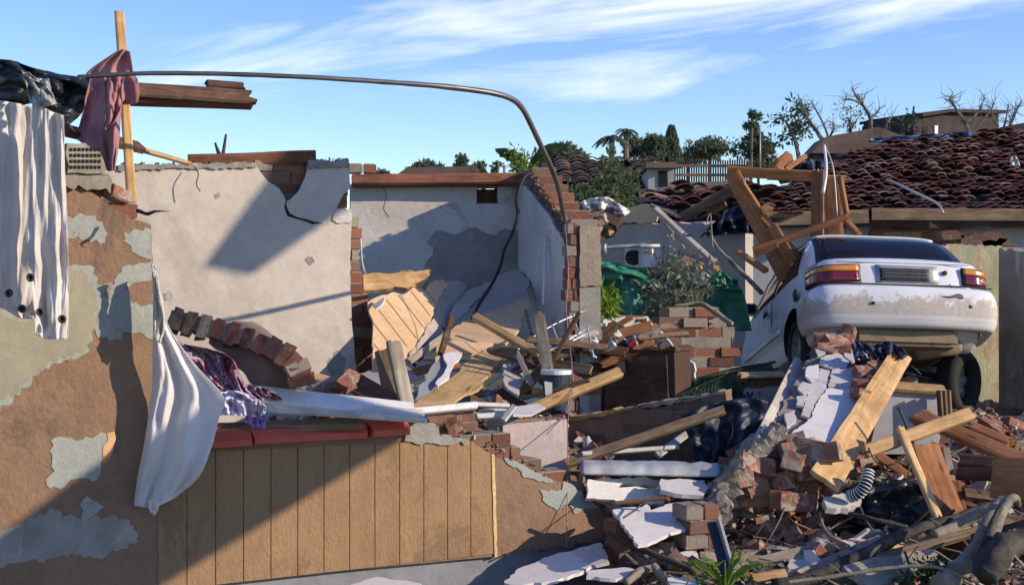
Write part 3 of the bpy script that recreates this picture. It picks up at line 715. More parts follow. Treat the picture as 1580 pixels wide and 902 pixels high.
# cross wall coming forward, with its stepped brick edge and pier
cw = empty('cross_wall', P(850, 600, 12), 'broken cross wall stepping down to a brick pier beside the green tarp', 'wall')
CW = VP(799, 12.85, 878, 11.1)
slab('plaster', 'white_plaster', [(799, 284, .3), (812, 288), (828, 308), (846, 330), (858, 352), (868, 368), (878, 398, .3), (879, 480, .3), (878, 640, 0), (799, 620, 0)], CW, .03, amp=.008, seg=.05, parent=cw, side='cement')
bricks('brick_core', [(806, 262), (822, 270), (826, 285), (838, 300), (848, 318), (862, 330), (872, 343), (879, 352), (880, 660), (799, 640), (799, 270)], CW, .22, off=.032, parent=cw, seed=15)
PW = VP(876, 11.05, 912, 11.1)
bricks('pier', [(877, 346), (893, 344), (894, 700), (877, 700)], PW, .12, parent=cw, seed=16, cl=.09)
slab('pier_render', 'stained_wall', [(894, 348), (925, 350), (927, 440), (894, 442)], PW, .24, off=-.02, amp=.006, parent=cw)
slab('pier_block', 'cement', [(894, 444), (926, 442), (927, 700), (894, 700)], PW, .22, off=-.008, parent=cw)

# ------------------------------------------------------------------ the front wall of the house
fw = empty('front_wall', P(430, 880, 7.9), 'peeling brown front wall of the ruined house below the empty window', 'wall')
FW = VP(0, 7.12, 940, 9.06)
slab('pier', 'brown_paint', [(-420, 225, 0), (60, 262), (95, 288), (120, 289), (135, 293), (150, 302), (165, 312), (182, 325), (205, 338), (233, 347, .5), (236, 420, .5), (235, 520, .5), (238, 600, .5), (240, 700, .3), (250, 912, 0), (-420, 1000, 0)], FW, .03, amp=.006, seg=.03, parent=fw, side='cement')
bricks('brick_core', [(-420, 185), (20, 200), (98, 215), (100, 262), (160, 262), (162, 300), (205, 312), (222, 328), (222, 345), (222, 640), (222, 950), (-420, 1050)], FW, .11, off=.031, parent=fw, seed=21, mat='brick_mix')
for k, (mt, pp, of) in enumerate([
    ('old_paint', [(96, 348), (104, 333), (140, 332), (158, 342), (166, 360), (162, 374), (140, 374), (120, 364), (96, 366)], -.003),
    ('old_paint', [(190, 358), (232, 353, .3), (234, 400, .3), (214, 394), (202, 380), (190, 372)], -.003),
    ('old_paint', [(-40, 380), (20, 400), (100, 412), (128, 410), (146, 414), (152, 440), (176, 440), (188, 412), (205, 410), (234, 402, .3), (234, 432), (205, 436), (190, 442), (204, 468), (236, 470, .3), (237, 525, .3), (214, 512), (190, 512), (186, 524), (150, 520), (146, 505), (140, 508), (138, 540), (120, 552), (80, 560), (50, 580), (40, 598), (0, 632), (-40, 640, 0)], -.003),
    ('olive_paint', [(-40, 470, 0), (40, 500), (100, 425), (104, 412), (126, 414), (140, 440), (150, 470), (142, 510), (132, 540), (80, 556), (46, 580), (30, 604), (-40, 636, 0)], -.005),
    ('old_paint', [(78, 680), (100, 674), (118, 680), (150, 670), (172, 668), (176, 680), (158, 698), (155, 728), (140, 742), (118, 738), (100, 750), (76, 752), (70, 740), (84, 726), (80, 700)], -.004),
    ('cement', [(-40, 832, 0), (20, 812), (60, 792), (84, 786), (120, 800), (150, 795), (190, 800), (206, 815), (214, 834), (180, 850), (150, 860), (110, 852), (60, 866), (20, 868), (-40, 890, 0)], -.004),
    ('old_paint', [(122, 778), (134, 764), (146, 772), (160, 780), (150, 790), (140, 795), (130, 812), (126, 800)], -.006),
    ('old_paint', [(192, 812), (205, 808), (210, 820), (208, 834), (196, 826)], -.006),
    ('pine', [(164, 668), (176, 665), (178, 678), (170, 694), (158, 706), (158, 694)], -.008)]):
    slab('peeled_patch', mt, pp, FW, abs(of)+.006, off=of, amp=.017, seg=.022, parent=fw, seed=k+1)
# airbrick block and broken coping at the top
slab('airbrick', 'stained_wall', [(100, 222), (128, 222), (150, 235), (160, 262), (158, 268), (100, 268)], FW, .12, off=-.05, amp=.01, parent=fw)
bm = bmesh.new()
for r in range(4):
    for c in range(8):
        p = FW.mi @ FW.hit(106+c*6.2, 232+r*9); box(bm, (p.x, -.052, p.z), (.011, .01, .016))
from_bm('airbrick_holes', bm, 'dark_void', fw, mw=FW.m.copy())
slab('coping', 'mortar', [(98, 266), (165, 268), (168, 300), (140, 292), (100, 288)], FW, .2, off=-.03, amp=.025, seg=.03, parent=fw)
# grooved panel below the window
bm = bmesh.new(); u0 = FW.loc(243, 800)[0]; u1 = FW.loc(761, 800)[0]; nst = 13; zb = -.0+FW.loc(430, 890)[1]
for i in range(nst):
    a = u0+(u1-u0)*i/nst; b = u0+(u1-u0)*(i+1)/nst; t = .955
    xm, w = (a+b)/2, (b-a)
    def top(u):
        p = FW.m @ Vector((u, 0, 0)); px = CX+p.x/p.y*F
        y = 700-(px-240)*0.047 if px < 640 else (679-(px-640)*.02 if px < 722 else 678+(px-722)*.62)
        return FW.loc(px, y)[1]
    g = .006; q = [(a+g/2, zb), (b-g/2, zb), (b-g/2, top(b)), (a+g/2, top(a))]
    f = [bm.verts.new((x, -.006, z)) for x, z in q]; k_ = [bm.verts.new((x+(-g/2 if j in (0, 3) else g/2), .004, z)) for j, (x, z) in enumerate(q)]
    bm.faces.new(f)
    for j in range(4): bm.faces.new((f[j], k_[j], k_[(j+1) % 4], f[(j+1) % 4]))
from_bm('grooved_panel', bm, 'panel_paint', fw, mw=FW.m.copy())
slab('panel_backing', 'brown_paint', [(238, 690, .2), (330, 684), (625, 668), (680, 676), (722, 682, .2), (761, 706, .5), (761, 858, 0), (430, 889, 0), (240, 906, 0)], FW, .05, off=.002, parent=fw, amp=.004, side='cement')
slab('joint_strip', 'pine_bright', [(757, 700), (762, 700), (766, 858), (762, 859)], FW, .01, off=-.012, amp=.003, seg=.04, parent=fw)
slab('wall_stub', 'brown_paint', [(761.5, 704), (775, 706), (800, 716), (822, 730), (850, 742), (872, 744), (892, 756), (905, 772), (925, 783), (938, 800), (939, 834), (850, 846), (800, 850), (761.5, 859, 0)], FW, .05, off=.001, amp=.012, seg=.03, parent=fw, side='cement', seed=8)
slab('peeled_patch', 'old_paint', [(776, 704), (800, 714), (826, 728), (858, 742), (850, 744), (826, 740), (808, 736), (800, 724), (780, 712)], FW, .01, off=-.006, amp=.008, seg=.02, parent=fw)
slab('peeled_patch', 'old_paint', [(832, 756), (866, 756), (868, 742), (884, 748), (905, 770), (925, 783), (906, 784), (886, 792), (878, 775), (858, 786), (840, 775)], FW, .01, off=-.006, amp=.008, seg=.02, parent=fw)
bricks('brick_core', [(330, 672), (640, 655), (665, 662), (742, 662), (790, 680), (792, 698), (838, 706), (842, 722), (872, 726), (905, 742), (908, 762), (936, 790), (940, 900), (240, 930), (240, 700)], FW, .20, off=.053, parent=fw, seed=23, mat='brick_mix')
slab('plinth', 'plinth_grey', [(240, 900, 0), (430, 885, 0), (940, 830, 0), (940, 960, 0), (240, 990, 0)], FW, .05, off=.045, parent=fw)
slab('bond_beam', 'cement', [(625, 660), (645, 648), (668, 652), (676, 672), (720, 674), (722, 682), (640, 684), (622, 680)], FW, .16, off=-.02, amp=.015, seg=.03, parent=fw)
# dark brick-on-edge block and sill tiles
slab('sill_block', 'brick_wall_brown', [(664, 641), (740, 640), (745, 665), (680, 670)], FW, .18, off=.06, amp=.008, seg=.05, parent=fw)
for k, (a, b) in enumerate([(318, 384), (385.5, 564), (565, 626)]):
    ya, yb = 668-(a-330)*.066, 668-(b-330)*.066
    q = [FW.mi @ FW.hit(a, ya, .12), FW.mi @ FW.hit(b, yb, .12)]
    xa, xb = FW.loc(a, ya)[0], FW.loc(b, yb)[0]; z1 = FW.loc(a, ya+2)[1]; out = -.075 if k != 1 else -.05
    bm = bmesh.new()
    prof = [(.16, z1+.03), (-.0+out*.3, z1+.012), (out, z1-.03), (out, z1-.064), (out+.03, z1-.068), (.16, z1-.068)]
    L_ = [bm.verts.new((xa+(.01 if j in (2, 3) else 0), y, z)) for j, (y, z) in enumerate(prof)]; R_ = [bm.verts.new((xb-(.01 if j in (2, 3) else 0), y, z)) for j, (y, z) in enumerate(prof)]
    n = len(prof)
    for j in range(n): bm.faces.new((L_[j], L_[(j+1) % n], R_[(j+1) % n], R_[j]))
    bm.faces.new(L_[::-1]); bm.faces.new(R_)
    from_bm('window_sill', bm, 'red_sill', fw, mw=FW.m.copy())
# low plastered wall and the long low brick wall behind it
lw = empty('low_wall', P(870, 700, 9.6), 'low pinkish plastered wall stub just behind the broken end of the front wall', 'wall')
LW = VP(770, 9.3, 878, 9.5)
slab('plaster', 'pink_plaster', [(776, 656, .3), (800, 652), (874, 646, .3), (877, 720, 0), (877, 860, 0), (776, 860, 0)], LW, .02, amp=.006, parent=lw)
bricks('brick_core', [(770, 660), (800, 652), (876, 645), (878, 900), (770, 900)], LW, .18, off=.021, parent=lw, seed=31)
lb = empty('long_low_wall', P(1000, 690, 10), 'long low dirt-covered brick wall running back towards the palm frond', 'wall')
LB = VP(876, 10.2, 1122, 9.8)
slab('face', 'brick_wall_brown', [(878, 646), (920, 640), (980, 628), (1000, 632), (1060, 618), (1120, 604), (1124, 640), (1100, 700), (1000, 760), (878, 800, 0)], LB, .2, amp=.012, seg=.05, parent=lb)
slab('lit_top_edge', 'pine', [(878, 643), (925, 636), (985, 624), (985, 629), (925, 642), (878, 649)], LB, .21, off=-.012, amp=.01, seg=.03, parent=lb)  # paler strips put the sunlit top edge into the colour
slab('lit_top_edge', 'grey_timber', [(990, 623), (1060, 613), (1120, 602), (1120, 607), (1060, 619), (990, 630)], LB, .21, off=-.012, amp=.01, seg=.03, parent=lb)
# ------------------------------------------------------------------ the white car thrown on the rubble
m, t, b = base_mat('car_paint', 0.28, 0.5)
b.inputs['Coat Weight'].default_value = 0.6; b.inputs['Coat Roughness'].default_value = 0.08
tcn = N(t, 'ShaderNodeTexCoord'); s_ = N(t, 'ShaderNodeSeparateXYZ'); t.links.new(tcn.outputs['Object'], s_.inputs[0])
nA = noise_n(t, tcn.outputs['Object'], 5.5, 9, 0.68, 0.9); nB = noise_n(t, tcn.outputs['Object'], 26, 5, 0.65)
# dried mud splashed on the low rear: a stain with its own shape on the panels
zz = mth(t, 'MULTIPLY_ADD', nA, 0.62, s_.outputs[2]); dm = mth(t, 'SUBTRACT', 1.0, mth(t, 'MULTIPLY', mth(t, 'SUBTRACT', zz, 0.87), 22.0, clamp=True))
low = mth(t, 'MULTIPLY', mth(t, 'SUBTRACT', s_.outputs[2], 0.395), 30.0, clamp=True)
dm = mth(t, 'MULTIPLY', mth(t, 'MULTIPLY', dm, mth(t, 'MULTIPLY_ADD', low, 0.6, 0.4)), mth(t, 'MULTIPLY_ADD', nB, 0.7, 0.5, clamp=True), clamp=True)
colr = mixc(t, mth(t, 'MULTIPLY', dm, 0.8), (0.72, 0.73, 0.75), (0.30, 0.23, 0.155))
dust = mth(t, 'MULTIPLY', mth(t, 'SUBTRACT', nA, 0.42), 1.6, clamp=True); colr = mixc(t, mth(t, 'MULTIPLY', dust, 0.5), colr, (0.55, 0.50, 0.44))
t.links.new(colr, b.inputs['Base Color'])
t.links.new(mth(t, 'MULTIPLY_ADD', dm, 0.55, mth(t, 'MULTIPLY_ADD', dust, 0.35, 0.22)), b.inputs['Roughness'])
t.links.new(mth(t, 'SUBTRACT', 0.6, dm, clamp=True), b.inputs['Coat Weight'])
bump(t, b, nB, 0.001, 0.25); MATS['car_paint'] = m
M_flat('car_glass', (0.012, 0.011, 0.011), 0.16, 0.16); M_flat('black_trim', (0.02, 0.02, 0.022), 0.5, 0.4)
M_flat('lamp_red', (0.16, 0.008, 0.014), 0.16, 0.6, coat=.6); M_flat('lamp_amber', (0.78, 0.30, 0.02), 0.18, 0.6, coat=.6)
M_flat('lamp_pink', (0.50, 0.20, 0.20), 0.2, 0.6, coat=.6)
M_two('underbody', (0.22, 0.165, 0.11), (0.30, 0.23, 0.155), (0.12, 0.09, 0.065), scale=5, bs=30, bd=0.006)
M_flat('wheel_metal', (0.20, 0.20, 0.20), 0.55, 0.5, 0.3)
M_flat('plate_dark', (0.05, 0.055, 0.065), 0.6, 0.4, bd=0.012, bs=55)

def ip(xs, ys, x):
    if x <= xs[0]: return ys[0]
    for i in range(len(xs)-1):
        if x <= xs[i+1]:
            h = xs[i+1]-xs[i]; t_ = (x-xs[i])/h
            def sl_(k):
                if k == 0 or k == len(xs)-1: return (ys[min(k+1, len(xs)-1)]-ys[max(k-1, 0)])/(xs[min(k+1, len(xs)-1)]-xs[max(k-1, 0)])
                a, b_ = (ys[k]-ys[k-1])/(xs[k]-xs[k-1]), (ys[k+1]-ys[k])/(xs[k+1]-xs[k])
                return 0 if a*b_ <= 0 else 2*a*b_/(a+b_)
            m0, m1 = sl_(i)*h, sl_(i+1)*h
            return (2*t_**3-3*t_**2+1)*ys[i]+(t_**3-2*t_**2+t_)*m0+(-2*t_**3+3*t_**2)*ys[i+1]+(t_**3-t_**2)*m1
    return ys[-1]
def T_(y): return ip([.05, .07, .11, .17, .24, .34, .5, .75, 1.0, 1.2, 1.7, 2.2, 2.5, 2.95, 3.4, 3.85, 4.05], [.72, .86, .955, .992, 1.0, 1.012, 1.14, 1.315, 1.405, 1.425, 1.43, 1.41, 1.28, .995, .94, .82, .62], y)
def W_(y): return ip([.05, .15, .4, 1.0, 3.0, 3.8, 4.05], [.755, .785, .82, .84, .84, .78, .62], y)
def WR(y): return ip([.05, .24, .36, .5, .75, 1.1, 2.2, 2.6, 3.0, 3.8, 4.05], [.72, .735, .72, .69, .645, .60, .59, .62, .68, .62, .5], y)
def BZ(y): return min(ip([.05, .3, 1.5, 3.0, 4.05], [.93, .935, .92, .90, .75], y), T_(y)-.05)
def bend(x, y): return .18*(min(abs(x), .86)/.84)**4*max(0, 1-y/1.1)
def sect(y):
    w, wr, bz, zr = W_(y), WR(y), BZ(y), T_(y); zb = ip([.05, .5, 3.6, 4.05], [.34, .2, .2, .3], y); pts = [(0, zb), (.5*w, zb), (.88*w, zb), (.955*w, zb+.03)]
    for i in range(8):
        u = i/7; z = zb+.07+(bz-zb-.07)*u; x = w*(.985+.03*sin(pi*min(1, u*1.15))-.035*u*u)
        if .58 < z < .64: x -= .004
        pts.append((x, z))
    hh = zr-bz
    for i in range(1, 7):
        u = i/7; x = w*.975*(1-u)+wr*u; x += .018*sin(pi*u); pts.append((x, bz+.015+(hh-.055)*u**1.0))
    pts += [(wr, zr-.03), (wr*.95, zr-.012), (wr*.8, zr-.004), (wr*.5, zr), (wr*.25, zr+.004), (0, zr+.005)]
    return pts
PITCH, YAW, ROLL = radians(-13.5), radians(3.5), radians(1.8)
car_m = Matrix.Translation(Vector((3.40, 12.1, 1.055))) @ Matrix.Rotation(YAW, 4, 'Z') @ Matrix.Rotation(ROLL, 4, 'Y') @ Matrix.Rotation(PITCH, 4, 'X') @ Matrix.Diagonal((.95, .96, .96, 1))
car = empty('car', (0, 0, 0), 'white liftback car tipped nose-down on the rubble, tail raised and bumper muddy', 'car', mw=car_m)
def cpart(name, bm, mat, smooth=False, parent=None, autos=35):
    o = from_bm(name, bm, mat, None, smooth)
    if smooth:
        me = o.data
        for e in me.edges: pass
    o.parent = parent or car
    return o
bm = bmesh.new(); ys_ = [.05, .06, .08, .1, .13, .17, .21, .25, .3, .36]+[.36+.075*i for i in range(1, 46)]+[3.8, 3.88, 3.95, 4.01, 4.05]
rows = []
for y in ys_:
    s = sect(y); full = [(-x, z) for x, z in s[::-1]][:-1]+s     # top-left round the bottom to top-right
    full = full[:-1]
    dn_ = lambda x, z: 1+.022*max(0, noise.noise((y*1.7, z*2.6, 3.3 if x < 0 else 8.1)))*-1 if abs(x) > .6 else 1
    rows.append([bm.verts.new((x*dn_(x, z), y+bend(x, y), z)) for x, z in full])
n = len(rows[0])
for i in range(len(rows)-1):
    for j in range(n): bm.faces.new((rows[i][j], rows[i][(j+1) % n], rows[i+1][(j+1) % n], rows[i+1][j]))
bmesh.ops.triangulate(bm, faces=[bm.faces.new(rows[0]), bm.faces.new(rows[-1][::-1])])
body = cpart('body', bm, ['car_paint', 'dark_void'], True)
body.parent = None
cut = bmesh.new()
for sx in (-1, 1):
    for wy in (.86, 3.28):
        rr_ = []
        for xx in (sx*.60, sx*1.0):
            rr_.append([cut.verts.new((xx, wy+cos(a)*.345, .31+sin(a)*.345)) for a in [2*pi*i/40 for i in range(40)]])
        for i in range(40): cut.faces.new((rr_[0][i], rr_[0][(i+1) % 40], rr_[1][(i+1) % 40], rr_[1][i]))
        cut.faces.new(rr_[0][::-1]); cut.faces.new(rr_[1])
bmesh.ops.recalc_face_normals(cut, faces=cut.faces)
cme = bpy.data.meshes.new('cut'); cut.to_mesh(cme); cut.free(); cme.materials.append(MATS['car_paint']); cme.materials.append(MATS['dark_void'])
for p in cme.polygons: p.material_index = 1
co = bpy.data.objects.new('cut', cme); COL.objects.link(co)
md = body.modifiers.new('arches', 'BOOLEAN'); md.operation = 'DIFFERENCE'; md.object = co; md.solver = 'EXACT'
bpy.context.view_layer.update()
dg = bpy.context.evaluated_depsgraph_get(); nm = bpy.data.meshes.new_from_object(body.evaluated_get(dg), depsgraph=dg)
body.modifiers.clear(); old = body.data; body.data = nm; bpy.data.objects.remove(co); bpy.data.meshes.remove(cme); bpy.data.meshes.remove(old)
body.parent = car
bmx = bmesh.new(); bmx.from_mesh(nm)
for e in bmx.edges:
    if len(e.link_faces) == 2 and e.calc_face_angle(0) > radians(32): e.smooth = False
bmx.to_mesh(nm); bmx.free()
def patch(name, mat, fn, nu, nv, th=.012, parent=None):
    """shell over the body: fn(u,v) -> point; thickness inwards"""
    bm = bmesh.new(); A = [[Vector(fn(i/nu, j/nv)) for j in range(nv+1)] for i in range(nu+1)]; V1, V2 = [], []
    c = Vector((0, 1.8, .6))
    for i in range(nu+1):
        r1, r2 = [], []
        for j in range(nv+1):
            p = A[i][j]; a = A[min(i+1, nu)][j]-A[max(i-1, 0)][j]; b_ = A[i][min(j+1, nv)]-A[i][max(j-1, 0)]; n_ = a.cross(b_)
            n_ = n_.normalized() if n_.length > 1e-9 else (p-c).normalized()
            if n_.dot(p-c) < 0: n_.negate()
            r1.append(bm.verts.new(p)); r2.append(bm.verts.new(p-n_*th))
        V1.append(r1); V2.append(r2)
    for i in range(nu):
        for j in range(nv):
            bm.faces.new((V1[i][j], V1[i+1][j], V1[i+1][j+1], V1[i][j+1])); bm.faces.new((V2[i][j], V2[i][j+1], V2[i+1][j+1], V2[i+1][j]))
    for i in range(nu):
        bm.faces.new((V1[i][0], V2[i][0], V2[i+1][0], V1[i+1][0])); bm.faces.new((V1[i][nv], V1[i+1][nv], V2[i+1][nv], V2[i][nv]))
    for j in range(nv):
        bm.faces.new((V1[0][j], V1[0][j+1], V2[0][j+1], V2[0][j])); bm.faces.new((V1[nu][j], V2[nu][j], V2[nu][j+1], V1[nu][j+1]))
    return cpart(name, bm, mat, True, parent)
# rear window with black border
def top_pt(xf, y, off):
    x = WR(y)*xf; return (x, y+bend(x, y)-off*.5, T_(y)+.005-.03*abs(xf)**6+off)
rw_b = patch('window_seal', 'black_trim', lambda u, v: top_pt(-1.0+2.0*u, .315+.62*v, .006), 24, 12)
rw = patch('rear_window', 'car_glass', lambda u, v: top_pt(-.92+1.84*u, .345+.565*v, .012), 24, 12)
patch('roof_edge', 'car_paint', lambda u, v: top_pt(-.97+1.94*u, .915+.10*v, .028-.012*v), 24, 3, .02)
# side windows
def side_pt(sg, y, u, off):
    w, wr, bz, zr = W_(y), WR(y), BZ(y), T_(y); x = w*.975*(1-u)+wr*u+.018*sin(pi*u)+off
    return (sg*x, y+bend(x, y), bz+.015+(zr-bz-.055)*u)
for sg in (-1, 1):
    for (y0, y1, sl) in ((1.02, 1.62, .30), (1.68, 2.62, 0)):
        def fn(u, v, y0=y0, y1=y1, sl=sl, sg=sg):
            a = y0-sl*.7*(1-v)*0+.0; yy = a+(y1-a)*u
            yy = yy+(-sl*(1-v)*(1-u)) + (-.16*v*(u) if y1 > 2 else 0)
            return side_pt(sg, yy, .10+.80*v, .005)
        patch('side_window', 'car_glass', fn, 12, 6, .008)
    patch('door_seam', 'black_trim', lambda u, v, sg=sg: (sg*(W_(1.66)*.985+.004+.012*sin(pi*v)), 1.655+.012*u+bend(.8, 1.66), .28+.63*v), 1, 8, .006)
    patch('door_handle', 'black_trim', lambda u, v, sg=sg: (sg*(W_(1.8)+.012), 1.80+.16*u+bend(.83, 1.8), .80+.045*v), 4, 2, .012)
    patch('side_strip', 'white_paint', lambda u, v, sg=sg: (sg*(W_(1.2+1.7*u)+.022), 1.25+1.6*u, .50+.05*v), 12, 2, .014)
patch('windscreen', 'car_glass', lambda u, v: top_pt(-.93+1.86*u, 2.3+.62*v, .008), 16, 8)
# bumper: swept round the tail
pl_ = spline([Vector(p) for p in [(-.868, .52, 0), (-.872, .38, 0), (-.865, .20, 0), (-.825, .075, 0), (-.70, .0, 0), (-.36, -.04, 0), (0, -.055, 0), (.36, -.04, 0), (.70, .0, 0), (.825, .075, 0), (.865, .20, 0), (.872, .38, 0), (.868, .52, 0)]], 72)
prof = [(-.12, .315), (-.05, .312), (-.022, .322), (-.008, .35), (.0, .375), (.004, .383), (.010, .40), (.016, .47), (.018, .545), (.013, .60), (.004, .635), (-.008, .668), (-.028, .69), (-.06, .700), (-.16, .702)]
bm = bmesh.new(); rg = []
for i, p in enumerate(pl_):
    d = (pl_[min(i+1, 72)]-pl_[max(i-1, 0)]).normalized(); nn = Vector((d.y, -d.x, 0)); u = i/72
    r = []
    for o_, z in prof:
        dent = .012*noise.noise((p.x*2.2, z*3, 4)); dz = -.045*ss(.80, .97, u)*(z < .40) + .02*ss(.85, .6, abs(p.x))*0
        r.append(bm.verts.new(p+nn*(o_+dent)+Vector((0, 0, z+dz))))
    rg.append(r)
k = len(prof)
for i in range(72):
    for j in range(k-1): bm.faces.new((rg[i][j], rg[i+1][j], rg[i+1][j+1], rg[i][j+1]))
bumper = cpart('bumper', bm, 'car_paint', True); sdm = bumper.modifiers.new('thickness', 'SOLIDIFY'); sdm.thickness = .006
patch('bumper_groove', 'black_trim', lambda u, v: (-.80+1.6*u, .02+.25*abs(-.8+1.6*u)**6*.9-.008-.028+.012, .703+.010*v), 40, 1, .02)
# tail lamps: wrap the corner
def rear_pt(s, z, off, sg):
    s = s if sg < 0 else .17+.83*s
    q = [(.425, .07), (.55, .072), (.67, .082), (.745, .115), (.790, .18), (.814, .28), (.824, .38)]
    xs = [a[0] for a in q]; ix = s*(len(q)-1); i = min(int(ix), len(q)-2); f = ix-i
    x = q[i][0]*(1-f)+q[i+1][0]*f; y = q[i][1]*(1-f)+q[i+1][1]*f
    tx, ty = q[i+1][0]-q[i][0], q[i+1][1]-q[i][1]; L = math.hypot(tx, ty); nx_, ny_ = ty/L, -tx/L
    lean = .10*max(0, z-.72)*(1-s)
    return (sg*(x+nx_*off), y+ny_*off+lean+.035*s*(1-s), z-.018*s)
for sg in (-1, 1):
    lamp = patch('tail_lamp', 'lamp_red', lambda u, v, sg=sg: rear_pt(u, .748+(.095-.0*u)*v+.02*u*(1-v)*0, .018, sg), 20, 4, .05)
    patch('indicator_lens', 'lamp_amber', lambda u, v, sg=sg: rear_pt(u, .845+.052*v-.010*u*v, .019, sg), 20, 3, .05, parent=lamp)
    patch('reversing_lens', 'lamp_pink', lambda u, v, sg=sg: rear_pt(.28+.32*u if sg > 0 else .02+.02*u, .775+.05*v, .022, sg), 8, 2, .01, parent=lamp)
    patch('lamp_seal', 'black_trim', lambda u, v, sg=sg: rear_pt(-.02+1.04*u, .740+.165*v, .011, sg), 20, 4, .03, parent=lamp)
    patch('tailgate_seam', 'black_trim', lambda u, v, sg=sg: (sg*(.405+.006*u+.02*(1-v)), .045, .705+.035*v), 1, 3, .01)
# number plate recess, plate, lock
def rear_flat(x0, x1, z0, z1, off, lean=.10): return lambda u, v: (x0+(x1-x0)*u, .075-off+lean*(z0+(z1-z0)*v-.72)+.02*abs(x0+(x1-x0)*u)**2, z0+(z1-z0)*v)
patch('plate_recess', 'galv_metal', rear_flat(-.27, .31, .735, .905, .030), 10, 3, .03)
pltt = patch('number_plate', 'plate_dark', rear_flat(-.235, .225, .755, .875, .040), 10, 3, .02)
rr = random.Random(2)
bm = bmesh.new()
for r in range(3):
    for c in range(17):
        x = -.21+c*.0255; z = .782+r*.032
        box(bm, (x, .075-.043+.10*(z-.72), z), (.017*rr.uniform(.7, 1), .004, .016*rr.uniform(.6, 1)), mi=0)
cpart('plate_texture', bm, 'dark_metal', parent=pltt)
patch('boot_lock', 'black_trim', lambda u, v: (.375+.022*cos(2*pi*u)*v, .052+.01*(.15), .845+.022*sin(2*pi*u)*v), 16, 2, .03)
patch('lip_line', 'galv_metal', rear_flat(-.62, .62, .930, .936, .028, .2), 20, 1, .01)
# bumper marks
def bmp(x0, x1, z0, z1): return lambda u, v: (x0+(x1-x0)*u, -.055+.055*abs((x0+(x1-x0)*u)/.66)**2.4-.022, z0+(z1-z0)*v)
patch('tow_cover', 'black_trim', bmp(-.36, -.33, .505, .53), 3, 2); patch('tow_cover', 'black_trim', bmp(.54, .575, .50, .53), 3, 2)
bm = bmesh.new(); pts = [(.40, .615), (.44, .63), (.48, .622), (.50, .585), (.47, .575), (.44, .592), (.36, .588), (.30, .598), (.36, .602)]
vs = [bm.verts.new((x, -.055+.055*abs(x/.66)**2.4-.021, z)) for x, z in pts]; f = bm.faces.new(vs); r2 = bmesh.ops.extrude_face_region(bm, geom=[f])
bmesh.ops.translate(bm, vec=(0, .015, 0), verts=[v for v in r2['geom'] if isinstance(v, bmesh.types.BMVert)]); bmesh.ops.triangulate(bm, faces=bm.faces[:]); cpart('paint_scrape', bm, 'dark_metal')
# underside: floor pan, spare-wheel well, silencer, axle
bm = bmesh.new(); box(bm, (.0, .42, .25), (.95, .7, .16)); box(bm, (0, 1.7, .24), (1.15, 2.6, .1)); bmesh.ops.bevel(bm, geom=bm.edges[:], offset=.03, segments=2, affect='EDGES'); cpart('floor_pan', bm, 'underbody')
bm = bmesh.new(); tube_bm(bm, [Vector((.16, .36, .17)), Vector((.19, .36, .18)), Vector((.55, .33, .235)), Vector((.58, .33, .24))], [.06, .085, .085, .06], 16); cpart('silencer', bm, 'underbody', True)
bm = bmesh.new(); tube_bm(bm, [Vector((-.62, .9, .25)), Vector((0, .92, .17)), Vector((.62, .9, .02))], .035, 10); cpart('rear_axle', bm, 'dark_metal', True)
bm = bmesh.new()
for z in (0, .07): tube_bm(bm, [Vector((.1, .7, .12-z)), Vector((.35, .72, .08-z)), Vector((.68, .78, .0-z))], .014, 6)
tube_bm(bm, [Vector((.02, .5, .16)), Vector((.12, .55, .02)), Vector((.2, .6, .10)), Vector((.28, .55, .0))], .008, 5)
cpart('suspension_arm', bm, 'dark_metal', True)
# wheels
def wheel(c, rot, flat=False):
    prof_ = [(.0, .20), (.02, .25), (.05, .278), (.075, .287), (.09, .290), (.11, .2905), (.13, .290), (.145, .287), (.17, .278), (.195, .25), (.185, .195), (.15, .185)]
    bm = bmesh.new(); K = 56; R_ = []
    for i in range(K):
        a = 2*pi*i/K; ring = []
        for j, (x, r) in enumerate(prof_):
            q = r - (.007 if (i % 2 == 0 and 3 <= j <= 7) else 0) - (.004 if j in (4, 6) else 0)
            if flat and sin(a) < -.6: q = q
            ring.append(bm.verts.new((x-.1, q*cos(a), q*sin(a))))
        R_.append(ring)
    m_ = len(prof_)
    for i in range(K):
        for j in range(m_): bm.faces.new((R_[i][j], R_[(i+1) % K][j], R_[(i+1) % K][(j+1) % m_], R_[i][(j+1) % m_]))
    w = cpart('wheel', bm, 'rubber', True)
    bm = bmesh.new(); K = 48; pr = [(.165, .192), (.172, .185), (.135, .175), (.12, .10), (.14, .07), (.152, .04), (.152, .0)]; R_ = []
    for i in range(K):
        a = 2*pi*i/K; R_.append([bm.verts.new((x-.1-(.02 if (j in (2, 3) and (i//3) % 2) else 0), r*cos(a), r*sin(a))) for j, (x, r) in enumerate(pr[:-1])])
    ce = bm.verts.new((pr[-1][0]-.1, 0, 0))
    for i in range(K):
        for j in range(len(pr)-2): bm.faces.new((R_[i][j], R_[(i+1) % K][j], R_[(i+1) % K][j+1], R_[i][j+1]))
        bm.faces.new((R_[i][-1], R_[(i+1) % K][-1], ce))
    rm = cpart('rim', bm, 'wheel_metal', True, parent=w)
    w.matrix_basis = Matrix.Translation(Vector(c)) @ rot
    return w
wheel((-.735, .86, .27), Matrix.Rotation(pi, 4, 'Z'))
wheel((.74, .80, -.02), Matrix.Rotation(radians(132), 4, 'Z') @ Matrix.Rotation(radians(-10), 4, 'Y') @ Matrix.Scale(1.1, 4))
wheel((-.735, 3.28, .30), Matrix.Rotation(pi, 4, 'Z')); wheel((.735, 3.28, .30), Matrix.Identity(4))
